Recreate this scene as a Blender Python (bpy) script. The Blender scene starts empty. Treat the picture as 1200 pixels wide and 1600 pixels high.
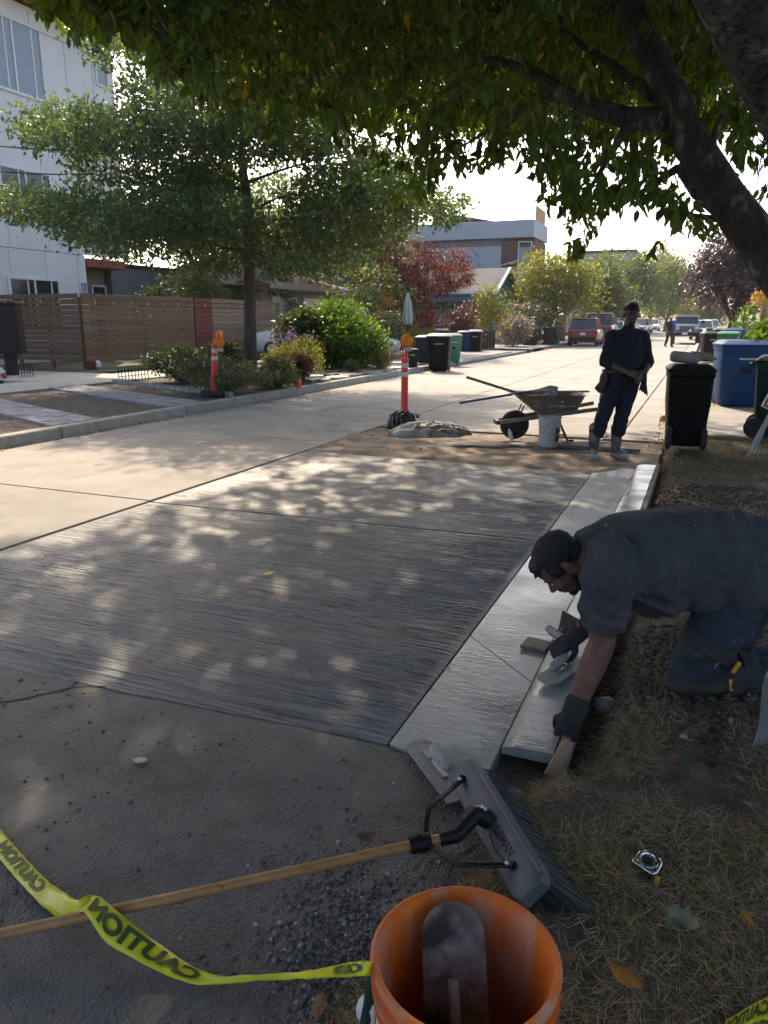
import bpy, bmesh, math, random
import numpy as np
from mathutils import Vector, Matrix, Euler, noise as mnoise

SC = bpy.context.scene
COL = SC.collection
R = math.radians
# ------------------------------------------------------------------ camera, sky, sun, exposure
F_PX, CAM_H = 1165.0, 1.55                       # focal length in photo pixels (1600 tall), eye height
PITCH = math.atan(300 / F_PX)
YAW = R(22.8)                                    # the street runs along +Y, the camera looks 22.8 deg left of it
cd = bpy.data.cameras.new('camera')
cam = bpy.data.objects.new('camera', cd); COL.objects.link(cam)
cam.location = (0, 0, CAM_H)
cam.rotation_euler = (math.pi / 2 - PITCH, 0, YAW)
cd.sensor_fit = 'VERTICAL'; cd.sensor_height = 24.0; cd.lens = 24.0 * F_PX / 1600
cd.clip_start = 0.05; cd.clip_end = 3000
SC.camera = cam

SUN_EL, SUN_AZ = R(41), R(-36)                  # azimuth from +Y, clockwise
wd = bpy.data.worlds.new('World'); SC.world = wd; wd.use_nodes = True
wn = wd.node_tree.nodes; bg = wn['Background']
sky = wn.new('ShaderNodeTexSky'); sky.sky_type = 'NISHITA'; sky.sun_disc = False
sky.sun_elevation = SUN_EL; sky.sun_rotation = SUN_AZ
sky.air_density = 0.8; sky.dust_density = 3.4; sky.ozone_density = 0.0
wd.node_tree.links.new(sky.outputs[0], bg.inputs[0]); bg.inputs[1].default_value = 0.15
sd = bpy.data.lights.new('sun', 'SUN'); sd.energy = 2.9; sd.angle = R(0.7); sd.color = (1.0, 0.82, 0.61)
sun = bpy.data.objects.new('sun', sd); COL.objects.link(sun)
SUNV = Vector((math.sin(SUN_AZ) * math.cos(SUN_EL), math.cos(SUN_AZ) * math.cos(SUN_EL), math.sin(SUN_EL)))
sun.rotation_euler = SUNV.to_track_quat('Z', 'Y').to_euler()
SC.view_settings.view_transform = 'Standard'; SC.view_settings.look = 'None'
SC.view_settings.exposure = 1.4; SC.view_settings.gamma = 1.0; SC.view_settings.use_curve_mapping = False
SC.render.engine = 'CYCLES'
SC.cycles.max_bounces = 6; SC.cycles.diffuse_bounces = 3; SC.cycles.glossy_bounces = 3
SC.cycles.transmission_bounces = 4; SC.cycles.transparent_max_bounces = 6
SC.cycles.use_denoising = True
try: SC.cycles.denoiser = 'OPENIMAGEDENOISE'
except Exception: pass

# ------------------------------------------------------------------ survey helpers: photo pixel -> place in the street
_c, _s = math.cos(YAW), math.sin(YAW)
def _ray(x, y):
    dx, dy = x - 600, 800 - y
    fw = F_PX * math.cos(PITCH) + dy * math.sin(PITCH); up = dy * math.cos(PITCH) - F_PX * math.sin(PITCH)
    return dx, fw, up
def gp(x, y, z=0.0):
    """the point of the level z seen at photo pixel x, y"""
    dx, fw, up = _ray(x, y); t = (z - CAM_H) / up
    return Vector(((dx * _c - fw * _s) * t, (fw * _c + dx * _s) * t, z))
def af(x, y, d):
    """the point at level distance d ahead seen at photo pixel x, y"""
    dx, fw, up = _ray(x, y); t = d / fw
    return Vector(((dx * _c - fw * _s) * t, (fw * _c + dx * _s) * t, CAM_H + up * t))
def proj(p):
    fw = p[1] * _c - p[0] * _s; dx = p[0] * _c + p[1] * _s; up = p[2] - CAM_H
    d = fw * math.cos(PITCH) - up * math.sin(PITCH); v = fw * math.sin(PITCH) + up * math.cos(PITCH)
    return (600 + F_PX * dx / d, 800 - F_PX * v / d, d)
CR = Vector((_c, _s, 0)); CF = Vector((-_s, _c, 0)); UP = Vector((0, 0, 1))   # camera right / ahead on the level

# ------------------------------------------------------------------ scene helpers
def prop(o, label=None, cat=None, group=None, kind=None):
    if label: o['label'] = label
    if cat: o['category'] = cat
    if group: o['group'] = group
    if kind: o['kind'] = kind
    return o
def thing(name, label, cat, loc=(0, 0, 0), rotz=0.0, group=None):
    o = bpy.data.objects.new(name, None); COL.objects.link(o)
    o.empty_display_size = 0.1; o.location = loc; o.rotation_euler = (0, 0, rotz)
    return prop(o, label, cat, group)
def link(name, me, parent=None, mat=None):
    o = bpy.data.objects.new(name, me); COL.objects.link(o)
    if mat is not None:
        me.materials.clear(); me.materials.append(mat)
    if parent: o.parent = parent
    return o
def kids(o): return [c for c in bpy.data.objects if c.parent == o]
def copy_tree(o, loc=None, rotz=None, label=None, swap=None):
    """copy of a thing with copies of its parts and sub-parts; swap maps part name -> material"""
    def rec(src, par):
        c = src.copy(); COL.objects.link(c)
        if par: c.parent = par
        base = src.name.split('.')[0]
        if swap and base in swap and src.type == 'MESH':
            c.data = src.data.copy(); c.data.materials.clear(); c.data.materials.append(swap[base])
        for k in KIDS.get(src.name, None) or kids(src): rec(k, c)
        return c
    r = rec(o, None)
    if loc is not None: r.location = loc
    if rotz is not None: r.rotation_euler = (0, 0, rotz)
    if label: r['label'] = label
    return r
KIDS = {}

class MB:
    """collects shapes and links them as ONE mesh object"""
    def __init__(s): s.v = []; s.f = []; s.sm = []
    def add(s, vs, fs, M=None, smooth=False):
        b = len(s.v)
        s.v += [tuple(M @ Vector(v)) if M else tuple(v) for v in vs]
        s.f += [tuple(b + i for i in f) for f in fs]; s.sm += [smooth] * len(fs); return s
    def box(s, c, d, rot=None, M=None):
        x, y, z = d[0] / 2, d[1] / 2, d[2] / 2
        vs = [Vector((a * x, b * y, e * z)) for a in (-1, 1) for b in (-1, 1) for e in (-1, 1)]
        if rot is not None:
            m = rot if isinstance(rot, Matrix) else Euler(rot).to_matrix()
            vs = [m @ v for v in vs]
        vs = [v + Vector(c) for v in vs]
        return s.add(vs, [(0, 1, 3, 2), (4, 6, 7, 5), (0, 4, 5, 1), (2, 3, 7, 6), (0, 2, 6, 4), (1, 5, 7, 3)], M)
    def tbox(s, c, bot, top, h, M=None, off=(0, 0)):
        """tapered box: bottom centre c, bottom (x,y) size, top size, height, top offset"""
        vs = []
        for (w, d), z, o in ((bot, 0, (0, 0)), (top, h, off)):
            vs += [(c[0] + a * w / 2 + o[0], c[1] + b * d / 2 + o[1], c[2] + z) for a, b in ((-1, -1), (1, -1), (1, 1), (-1, 1))]
        return s.add(vs, [(3, 2, 1, 0), (4, 5, 6, 7)] + [(i, (i + 1) % 4, 4 + (i + 1) % 4, 4 + i) for i in range(4)], M)
    def tube(s, pts, rad, n=8, caps=True, M=None, flat=1.0, smooth=True):
        pts = [Vector(p) for p in pts]
        if not hasattr(rad, '__len__'): rad = [rad] * len(pts)
        vs, fs = [], []; prev = None
        for i, p in enumerate(pts):
            t = (pts[min(i + 1, len(pts) - 1)] - pts[max(i - 1, 0)])
            if t.length < 1e-9: t = Vector((0, 0, 1))
            t.normalize()
            if prev is None:
                a = t.orthogonal().normalized()
                if abs(t.z) < .9: a = t.cross(UP).normalized()
            else:
                a = prev - t * prev.dot(t)
                a = a.normalized() if a.length > 1e-6 else t.orthogonal().normalized()
            prev = a; b = t.cross(a)
            for k in range(n):
                an = 2 * math.pi * k / n
                vs.append(p + (a * math.cos(an) + b * math.sin(an) * flat) * rad[i])
        for i in range(len(pts) - 1):
            for k in range(n):
                fs.append((i * n + k, i * n + (k + 1) % n, (i + 1) * n + (k + 1) % n, (i + 1) * n + k))
        s.add(vs, fs, M, smooth)
        if caps:
            b0 = len(s.v) - len(vs); e0 = b0 + (len(pts) - 1) * n
            s.f.append(tuple(b0 + k for k in reversed(range(n)))); s.sm.append(False)
            s.f.append(tuple(e0 + k for k in range(n))); s.sm.append(False)
        return s
    def cyl(s, p0, p1, r0, r1=None, n=16, M=None): return s.tube([p0, p1], [r0, r0 if r1 is None else r1], n, True, M)
    def lathe(s, prof, n=32, c=(0, 0, 0), M=None, close=False):
        vs, fs = [], []
        for r, z in prof:
            for k in range(n):
                a = 2 * math.pi * k / n; vs.append((c[0] + r * math.cos(a), c[1] + r * math.sin(a), c[2] + z))
        m = len(prof)
        for i in range(m if close else m - 1):
            for k in range(n):
                j = (i + 1) % m; fs.append((i * n + k, i * n + (k + 1) % n, j * n + (k + 1) % n, j * n + k))
        return s.add(vs, fs, M, True)
    def prism(s, poly, h, M=None, z=0.0):
        n = len(poly); vs = [(p[0], p[1], z) for p in poly] + [(p[0], p[1], z + h) for p in poly]
        return s.add(vs, [tuple(reversed(range(n))), tuple(range(n, 2 * n))] + [(i, (i + 1) % n, n + (i + 1) % n, n + i) for i in range(n)], M)
    def loft(s, rings, M=None, smooth=True, caps=True):
        n = len(rings[0]); vs = [p for r in rings for p in r]; fs = []
        for i in range(len(rings) - 1):
            for k in range(n): fs.append((i * n + k, i * n + (k + 1) % n, (i + 1) * n + (k + 1) % n, (i + 1) * n + k))
        s.add(vs, fs, M, smooth)
        if caps:
            b = len(s.v) - len(vs); e = b + (len(rings) - 1) * n
            s.f.append(tuple(b + k for k in reversed(range(n)))); s.f.append(tuple(e + k for k in range(n))); s.sm += [False, False]
        return s
    def ball(s, c, r, sub=2, M=None, jit=0.0, seed=0, rot=None):
        bm = bmesh.new(); bmesh.ops.create_icosphere(bm, subdivisions=sub, radius=1.0)
        rr = r if hasattr(r, '__len__') else (r, r, r)
        vs = []
        for v in bm.verts:
            k = 1 + jit * mnoise.noise(v.co * 1.7 + Vector((seed * 7.3, seed, 0))) if jit else 1
            q = Vector((v.co.x * rr[0] * k, v.co.y * rr[1] * k, v.co.z * rr[2] * k))
            if rot is not None: q = rot @ q
            vs.append(q + Vector(c))
        fs = [tuple(v.index for v in f.verts) for f in bm.faces]; bm.free()
        return s.add(vs, fs, M, True)
    def mesh(s, name):
        me = bpy.data.meshes.new(name); me.from_pydata(s.v, [], s.f)
        me.polygons.foreach_set('use_smooth', s.sm); me.update(); return me
    def build(s, name, mat, parent=None, bevel=0.0, sharp=35, seg=2):
        me = s.mesh(name); fix_normals(me)
        o = link(name, me, parent, mat)
        if bevel:
            b = o.modifiers.new('bevel', 'BEVEL'); b.width = bevel; b.segments = seg; b.limit_method = 'ANGLE'; b.angle_limit = R(40)
        try: me.set_sharp_from_angle(angle=R(sharp))
        except Exception: pass
        return o
def fix_normals(me):
    bm = bmesh.new(); bm.from_mesh(me); bmesh.ops.recalc_face_normals(bm, faces=bm.faces[:]); bm.to_mesh(me); bm.free()

def text_mesh(txt, size, name='lettering', depth=0.0, bold=0.0):
    cu = bpy.data.curves.new(name, 'FONT'); cu.body = txt; cu.size = size; cu.align_x = 'CENTER'; cu.align_y = 'CENTER'; cu.extrude = depth; cu.offset = bold
    cu.resolution_u = 3
    o = bpy.data.objects.new(name, cu); COL.objects.link(o)
    me = bpy.data.meshes.new_from_object(o.evaluated_get(bpy.context.evaluated_depsgraph_get()))
    bpy.data.objects.remove(o); return me

# ------------------------------------------------------------------ materials
def _nt(name):
    m = bpy.data.materials.new(name); m.use_nodes = True; nt = m.node_tree
    return m, nt, nt.nodes, nt.links, nt.nodes['Principled BSDF']
def rgb(h): return h if len(h) == 4 else (*h, 1.0)
def M_(name, c1, c2=None, scale=4.0, rough=0.7, bump=0.0, bscale=60.0, metal=0.0, spec=0.5, coord='Object',
       stretch=None, detail=6.0, rnd=0.0, rough2=None, lo=.35, hi=.65, bdist=0.01, c3=None, s3=30.0, lo3=.6, hi3=.7, coat=0.0):
    """principled material: two colours mixed by noise, a third as spots, bump, per-object value jitter"""
    m, nt, N, L, P = _nt(name)
    P.inputs['Roughness'].default_value = rough; P.inputs['Metallic'].default_value = metal
    P.inputs['Specular IOR Level'].default_value = spec; P.inputs['Coat Weight'].default_value = coat
    tc = N.new('ShaderNodeTexCoord'); vec = tc.outputs[coord]
    if stretch:
        mp = N.new('ShaderNodeMapping'); mp.inputs['Scale'].default_value = stretch; L.new(vec, mp.inputs[0]); vec = mp.outputs[0]
    col = None
    if c2 is not None:
        nz = N.new('ShaderNodeTexNoise'); nz.inputs['Scale'].default_value = scale; nz.inputs['Detail'].default_value = detail
        nz.inputs['Roughness'].default_value = .62; L.new(vec, nz.inputs['Vector'])
        mr = N.new('ShaderNodeMapRange'); mr.inputs[1].default_value = lo; mr.inputs[2].default_value = hi; L.new(nz.outputs[0], mr.inputs[0])
        mx = N.new('ShaderNodeMix'); mx.data_type = 'RGBA'; L.new(mr.outputs[0], mx.inputs[0])
        mx.inputs[6].default_value = rgb(c1); mx.inputs[7].default_value = rgb(c2); col = mx.outputs[2]
        if rough2 is not None:
            r2 = N.new('ShaderNodeMapRange'); L.new(mr.outputs[0], r2.inputs[0]); r2.inputs[3].default_value = rough; r2.inputs[4].default_value = rough2
            L.new(r2.outputs[0], P.inputs['Roughness'])
        if c3 is not None:
            n3 = N.new('ShaderNodeTexNoise'); n3.inputs['Scale'].default_value = s3; n3.inputs['Detail'].default_value = 3; L.new(vec, n3.inputs['Vector'])
            m3 = N.new('ShaderNodeMapRange'); m3.inputs[1].default_value = lo3; m3.inputs[2].default_value = hi3; L.new(n3.outputs[0], m3.inputs[0])
            x3 = N.new('ShaderNodeMix'); x3.data_type = 'RGBA'; L.new(m3.outputs[0], x3.inputs[0]); L.new(col, x3.inputs[6]); x3.inputs[7].default_value = rgb(c3); col = x3.outputs[2]
    if rnd:
        oi = N.new('ShaderNodeObjectInfo'); mr = N.new('ShaderNodeMapRange'); L.new(oi.outputs['Random'], mr.inputs[0])
        mr.inputs[3].default_value = 1 - rnd; mr.inputs[4].default_value = 1 + rnd
        hs = N.new('ShaderNodeHueSaturation'); L.new(mr.outputs[0], hs.inputs['Value'])
        if col is not None: L.new(col, hs.inputs['Color'])
        else: hs.inputs['Color'].default_value = rgb(c1)
        col = hs.outputs[0]
    if col is not None: L.new(col, P.inputs['Base Color'])
    else: P.inputs['Base Color'].default_value = rgb(c1)
    if bump:
        nb = N.new('ShaderNodeTexNoise'); nb.inputs['Scale'].default_value = bscale; nb.inputs['Detail'].default_value = 5; L.new(vec, nb.inputs['Vector'])
        bp = N.new('ShaderNodeBump'); bp.inputs['Strength'].default_value = bump; bp.inputs['Distance'].default_value = bdist
        L.new(nb.outputs[0], bp.inputs['Height']); L.new(bp.outputs[0], P.inputs['Normal'])
    return m
def leaf_mat(name, c1, c2, c3=None, p3=0.06, trans=0.4, rough=0.45, tcol=None, spec=0.4):
    """leaf: colour differs from leaf to leaf, light passes through"""
    m, nt, N, L, P = _nt(name)
    ge = N.new('ShaderNodeNewGeometry')
    rp = N.new('ShaderNodeValToRGB'); L.new(ge.outputs['Random Per Island'], rp.inputs[0]); e = rp.color_ramp.elements
    e[0].color = rgb(c1); e[1].color = rgb(c2); e[1].position = 1 - p3 - .01 if c3 else 1.0
    if c3: n = e.new(1 - p3); n.color = rgb(c3)
    P.inputs['Roughness'].default_value = rough; P.inputs['Specular IOR Level'].default_value = spec
    L.new(rp.outputs[0], P.inputs['Base Color'])
    tr = N.new('ShaderNodeBsdfTranslucent')
    mx = N.new('ShaderNodeMix'); mx.data_type = 'RGBA'; mx.blend_type = 'MULTIPLY'; mx.inputs[0].default_value = 1.0
    L.new(rp.outputs[0], mx.inputs[6]); mx.inputs[7].default_value = rgb(tcol or (2.6, 2.4, .8)); L.new(mx.outputs[2], tr.inputs[0])
    ms = N.new('ShaderNodeMixShader'); ms.inputs[0].default_value = trans
    L.new(P.outputs[0], ms.inputs[1]); L.new(tr.outputs[0], ms.inputs[2]); L.new(ms.outputs[0], N['Material Output'].inputs[0])
    return m
def glass_mat(name, c=(.02, .025, .03), rough=.06):
    m, nt, N, L, P = _nt(name); P.inputs['Base Color'].default_value = rgb(c); P.inputs['Roughness'].default_value = rough
    P.inputs['Specular IOR Level'].default_value = .9; return m
# ------------------------------------------------------------------ shared materials
def slab_mat(name, c1, c2, groove, along, rough, amp=.8, axis='Y', patch=1.6, dist=.010, dark=.5, warp=.0):
    """broomed or trowelled concrete: noise drawn out along the stroke, drier and wetter patches"""
    m, nt, N, L, P = _nt(name); tc = N.new('ShaderNodeTexCoord'); O = tc.outputs['Object']
    wn_ = N.new('ShaderNodeTexNoise'); wn_.inputs['Scale'].default_value = 1.3; wn_.inputs['Detail'].default_value = 2; L.new(O, wn_.inputs['Vector'])
    wv = N.new('ShaderNodeVectorMath'); wv.operation = 'MULTIPLY_ADD'; L.new(wn_.outputs['Color'], wv.inputs[0]); wv.inputs[1].default_value = (warp, warp, 0); L.new(O, wv.inputs[2])
    def streak(a, g, det):
        mp = N.new('ShaderNodeMapping'); L.new(wv.outputs[0], mp.inputs[0]); mp.inputs['Scale'].default_value = (a, g, 1) if axis == 'Y' else (g, a, 1)
        n = N.new('ShaderNodeTexNoise'); n.inputs['Scale'].default_value = 1.0; n.inputs['Detail'].default_value = det; n.inputs['Roughness'].default_value = .6; L.new(mp.outputs[0], n.inputs['Vector']); return n.outputs[0]
    n1, n1b = streak(along, groove, 4), streak(along * 5, groove * 2.1, 3)
    n2 = N.new('ShaderNodeTexNoise'); n2.inputs['Scale'].default_value = patch; n2.inputs['Detail'].default_value = 8; L.new(O, n2.inputs['Vector'])
    n3 = N.new('ShaderNodeTexNoise'); n3.inputs['Scale'].default_value = 160; n3.inputs['Detail'].default_value = 3; L.new(O, n3.inputs['Vector'])
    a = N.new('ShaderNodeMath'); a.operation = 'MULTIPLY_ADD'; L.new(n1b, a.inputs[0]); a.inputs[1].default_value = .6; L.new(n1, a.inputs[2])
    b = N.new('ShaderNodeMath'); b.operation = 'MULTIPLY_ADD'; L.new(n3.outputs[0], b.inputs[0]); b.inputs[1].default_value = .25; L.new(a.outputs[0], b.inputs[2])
    bp = N.new('ShaderNodeBump'); bp.inputs['Strength'].default_value = amp; bp.inputs['Distance'].default_value = dist
    L.new(b.outputs[0], bp.inputs['Height']); L.new(bp.outputs[0], P.inputs['Normal'])
    mr = N.new('ShaderNodeMapRange'); mr.inputs[1].default_value = .36; mr.inputs[2].default_value = .64; L.new(n2.outputs[0], mr.inputs[0])
    mx = N.new('ShaderNodeMix'); mx.data_type = 'RGBA'; L.new(mr.outputs[0], mx.inputs[0]); mx.inputs[6].default_value = rgb(c1); mx.inputs[7].default_value = rgb(c2)
    m4 = N.new('ShaderNodeMapRange'); m4.inputs[1].default_value = .58; m4.inputs[2].default_value = .98; m4.inputs[3].default_value = 1 - dark; m4.inputs[4].default_value = 1 + dark * .55; L.new(a.outputs[0], m4.inputs[0])  # groove shade painted into the colour: streak lows darker, ridges lighter
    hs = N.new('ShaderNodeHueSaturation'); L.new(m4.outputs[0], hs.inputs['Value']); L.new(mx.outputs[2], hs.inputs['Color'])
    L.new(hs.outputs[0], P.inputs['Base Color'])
    rr = N.new('ShaderNodeMapRange'); L.new(mr.outputs[0], rr.inputs[0]); rr.inputs[3].default_value = rough; rr.inputs[4].default_value = min(1, rough + .28); L.new(rr.outputs[0], P.inputs['Roughness'])
    P.inputs['Specular IOR Level'].default_value = .38 if rough > .3 else .5
    return m
MT = {}
MT['earth_base'] = M_('earth_base', (.06, .05, .04), (.10, .09, .06), 3, .95, .3, 30)
MT['joint'] = M_('joint', (.02, .018, .016), (.04, .035, .03), 20, .9)
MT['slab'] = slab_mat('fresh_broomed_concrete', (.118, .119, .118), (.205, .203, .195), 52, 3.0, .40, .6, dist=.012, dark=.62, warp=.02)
MT['gutter_brushed'] = slab_mat('brushed_gutter_concrete', (.28, .28, .27), (.38, .375, .36), 110, 1.6, .40, .6, axis='X', dist=.006, dark=.35)
MT['gutter_wet'] = slab_mat('troweled_wet_concrete', (.23, .23, .22), (.36, .355, .335), 30, 8, .12, .32, patch=2.6, dist=.006, dark=.12, warp=.08)
MT['curb_new'] = slab_mat('new_curb_concrete', (.24, .24, .23), (.37, .365, .345), 28, 9, .13, .34, patch=3, dist=.006, dark=.18, warp=.08)
MT['road'] = M_('old_concrete_road', (.215, .195, .17), (.285, .262, .228), 1.2, .82, .35, 90, c3=(.135, .118, .098), s3=1.7, lo3=.54, hi3=.80, rnd=.06, bdist=.006)
MT['road_far'] = M_('old_concrete_road_far', (.22, .20, .178), (.28, .258, .23), .8, .85, .2, 40, c3=(.25, .22, .19), s3=.5, lo3=.55, hi3=.75)
MT['dirt_slab'] = M_('muddy_concrete', (.17, .12, .08), (.33, .26, .19), 1.6, .9, .7, 45, c3=(.09, .065, .045), s3=3.5, lo3=.52, hi3=.70, stretch=(.8, 1.6, 1), bdist=.02)
def asphalt_mat():
    m, nt, N, L, P = _nt('worn_asphalt'); tc = N.new('ShaderNodeTexCoord'); V = tc.outputs['Object']
    vo = N.new('ShaderNodeTexVoronoi'); vo.inputs['Scale'].default_value = 95; L.new(V, vo.inputs['Vector'])
    v2 = N.new('ShaderNodeTexVoronoi'); v2.inputs['Scale'].default_value = 210; L.new(V, v2.inputs['Vector'])
    n1 = N.new('ShaderNodeTexNoise'); n1.inputs['Scale'].default_value = 2.3; n1.inputs['Detail'].default_value = 9; n1.inputs['Roughness'].default_value = .65; L.new(V, n1.inputs['Vector'])
    n2 = N.new('ShaderNodeTexNoise'); n2.inputs['Scale'].default_value = 38; n2.inputs['Detail'].default_value = 8; L.new(V, n2.inputs['Vector'])
    base = N.new('ShaderNodeValToRGB'); L.new(n1.outputs[0], base.inputs[0]); e = base.color_ramp.elements
    e[0].position = .33; e[0].color = (.052, .049, .044, 1); e[1].position = .68; e[1].color = (.160, .144, .122, 1)
    k = e.new(.5); k.color = (.104, .101, .094, 1)
    # single pale stones in the binder
    sp = N.new('ShaderNodeMapRange'); L.new(vo.outputs['Color'], sp.inputs[0]); sp.inputs[1].default_value = .80; sp.inputs[2].default_value = .92
    sd_ = N.new('ShaderNodeMapRange'); L.new(vo.outputs['Distance'], sd_.inputs[0]); sd_.inputs[1].default_value = .42; sd_.inputs[2].default_value = .25
    mm = N.new('ShaderNodeMath'); mm.operation = 'MULTIPLY'; L.new(sp.outputs[0], mm.inputs[0]); L.new(sd_.outputs[0], mm.inputs[1])
    mx = N.new('ShaderNodeMix'); mx.data_type = 'RGBA'; L.new(mm.outputs[0], mx.inputs[0]); L.new(base.outputs[0], mx.inputs[6]); mx.inputs[7].default_value = (.21, .20, .18, 1)
    L.new(mx.outputs[2], P.inputs['Base Color']); P.inputs['Roughness'].default_value = .62
    s1 = N.new('ShaderNodeMath'); s1.operation = 'MULTIPLY_ADD'; L.new(vo.outputs['Distance'], s1.inputs[0]); s1.inputs[1].default_value = -.9; L.new(n2.outputs[0], s1.inputs[2])
    s2 = N.new('ShaderNodeMath'); s2.operation = 'MULTIPLY_ADD'; L.new(v2.outputs['Distance'], s2.inputs[0]); s2.inputs[1].default_value = -.35; L.new(s1.outputs[0], s2.inputs[2])
    bp = N.new('ShaderNodeBump'); bp.inputs['Strength'].default_value = .75; bp.inputs['Distance'].default_value = .006; L.new(s2.outputs[0], bp.inputs['Height']); L.new(bp.outputs[0], P.inputs['Normal'])
    return m
MT['asphalt'] = asphalt_mat()
MT['kerb'] = M_('old_kerb_concrete', (.24, .22, .19), (.33, .31, .27), 5, .85, .4, 70, rnd=.08)
MT['walk'] = M_('sidewalk_concrete', (.36, .34, .30), (.44, .42, .38), 3, .85, .3, 80, rnd=.05)
MT['paver'] = M_('grey_paver', (.17, .175, .19), (.25, .25, .265), 9, .8, .4, 60, rnd=.18)
MT['soil'] = M_('dry_soil', (.055, .040, .030), (.115, .088, .066), 7, .95, .9, 40, c3=(.17, .14, .11), s3=26, lo3=.60, hi3=.68, bdist=.03)
MT['dark_soil'] = M_('dark_soil', (.060, .043, .030), (.13, .097, .066), 11, .95, .9, 60, bdist=.02)
MT['lawn_dry'] = M_('parched_verge', (.22, .175, .10), (.15, .14, .07), 2, .95, .6, 40)
MT['yard'] = M_('yard_ground', (.09, .085, .05), (.07, .085, .035), 1.5, .95, .5, 40)
MT['stone'] = M_('field_stone', (.20, .19, .17), (.32, .30, .27), 8, .85, .5, 40, rnd=.2)
MT['flagstone'] = M_('pale_flagstone', (.40, .35, .28), (.50, .45, .37), 5, .8, .4, 40, rnd=.1)
MT['wood_new'] = M_('sawn_lumber', (.25, .14, .075), (.36, .22, .12), 3, .65, .3, 30, stretch=(14, 1.2, 14))
MT['wood_grey'] = M_('weathered_lumber', (.13, .105, .085), (.22, .185, .15), 3, .8, .4, 40, stretch=(1.2, 14, 14))
MT['steel'] = M_('trowel_steel', (.42, .42, .42), (.30, .30, .29), 9, .32, .15, 60, metal=.9, rough2=.6)
MT['cement_steel'] = M_('cement_caked_steel', (.30, .295, .28), (.20, .195, .185), 8, .6, .4, 50, metal=.25)
MT['cement'] = M_('dried_cement', (.27, .26, .24), (.36, .35, .33), 8, .85, .5, 50)
MT['black_plastic'] = M_('black_plastic', (.006, .006, .0065), (.011, .011, .0115), 12, .5, .1, 90, spec=.25)
MT['black_rubber'] = M_('black_rubber', (.014, .014, .014), (.03, .029, .027), 10, .8, .3, 60)
MT['white'] = M_('white_paint', (.72, .72, .70), (.62, .62, .60), 3, .5)
MT['glass'] = glass_mat('dark_window_glass')
MT['glass_pale'] = glass_mat('sky_tinted_window_glass', (.20, .24, .27), .05)  # pale base colour holds the reflected sky and the curtains behind
MT['dark_metal'] = M_('dark_metal', (.02, .02, .02), (.035, .03, .028), 10, .5, metal=.5)

# ------------------------------------------------------------------ ground, road, kerbs
XL, XR = -7.9, -0.96            # left kerb face, gutter joint
g0 = MB(); g0.add([(-900, -40, -.25), (900, -40, -.25), (900, 1600, -.25), (-900, 1600, -.25)], [(0, 1, 2, 3)])
prop(g0.build('ground', MT['earth_base']), kind='structure')
sb = MB(); sb.box((-4.1, 300, -.145), (8.6, 620, .1)); prop(sb.build('road_base', MT['joint']), kind='structure')

road = thing('road', None, None); prop(road, kind='structure')
def panel(x0, x1, y0, y1, m, top=0.0, name='concrete_panel', par=road, gap=.011, b=.006):
    p = MB(); p.box(((x0 + x1) / 2, (y0 + y1) / 2, top - .045), (x1 - x0 - 2 * gap, y1 - y0 - 2 * gap, .09))
    return p.build(name, m, par, bevel=b)
ys = [-9.0, -5.2, -1.4, 2.2, 5.12, 8.7, 12.4, 16.4, 21.0, 26.0, 31.5, 38, 46, 56]
for i in range(len(ys) - 1):                                         # the left lane, old concrete panels
    panel(XL, -4.4, ys[i], ys[i + 1], MT['road'])
for y0, y1 in ((10.35, 12.4), (12.4, 16.4), (16.4, 21), (21, 26), (26, 31.5), (31.5, 38), (38, 46), (46, 56)):
    panel(-4.4, XR, y0, y1, MT['road'])
for y0, y1 in ((10.35, 13.6), (13.6, 18), (18, 23), (23, 29), (29, 37), (37, 46), (46, 56)):
    panel(XR, -.36, y0, y1, MT['road'])
panel(XL, -.36, 56, 600, MT['road_far'])
# the fresh pour: two broomed slabs
fresh = thing('fresh_slab', None, None); prop(fresh, kind='structure')
def quadslab(pts, m, par, name='concrete_panel', top=0.0, h=.1, b=.007):
    p = MB(); p.prism([(q[0], q[1]) for q in pts], h, z=top - h); return p.build(name, m, par, bevel=b)
def broomed(pts, nx, ny, amp):
    """a poured slab: body plus its ridged top, drawn by the broom across the street"""
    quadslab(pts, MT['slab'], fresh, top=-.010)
    (ax, ay), (bx, by), (cx, cy), (dx, dy) = pts; v = []; e = .004
    for j in range(ny):
        t = j / (ny - 1)
        for i in range(nx):
            u = i / (nx - 1); x = (ax + e) * (1 - u) + (bx - e) * u; y = (ay * (1 - u) + by * u + e) * (1 - t) + (dy * (1 - u) + cy * u - e) * t
            w = y + .012 * mnoise.noise(Vector((x * .9, y * .9, 3))); k = .75 + .5 * mnoise.noise(Vector((x * .8, y * 1.1, 6)))
            r = mnoise.noise(Vector((x * 1.3, w * 52, 0))) + .5 * math.sin(w * 330 + 5 * mnoise.noise(Vector((x * .8, w * 3, 2)))); z = amp * k * (r * .75 + .5 * mnoise.noise(Vector((x * 5, w * 80, 4))) + .40 * mnoise.noise(Vector((x * 45, w * 95, 8))))
            ed = min(1, min(u, 1 - u) * 60, min(t, 1 - t) * 60)
            v.append((x, y, -.004 - .006 * (1 - ed) + z * ed))
    me = bpy.data.meshes.new('broomed_surface'); me.from_pydata(v, [], [(j * nx + i, j * nx + i + 1, (j + 1) * nx + i + 1, (j + 1) * nx + i) for j in range(ny - 1) for i in range(nx - 1)])
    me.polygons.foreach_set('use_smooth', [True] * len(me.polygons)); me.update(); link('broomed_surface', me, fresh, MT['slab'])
broomed([(-4.39, 2.16), (-.966, 2.325), (-.966, 5.24), (-4.39, 5.10)], 200, 680, .0060)
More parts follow.
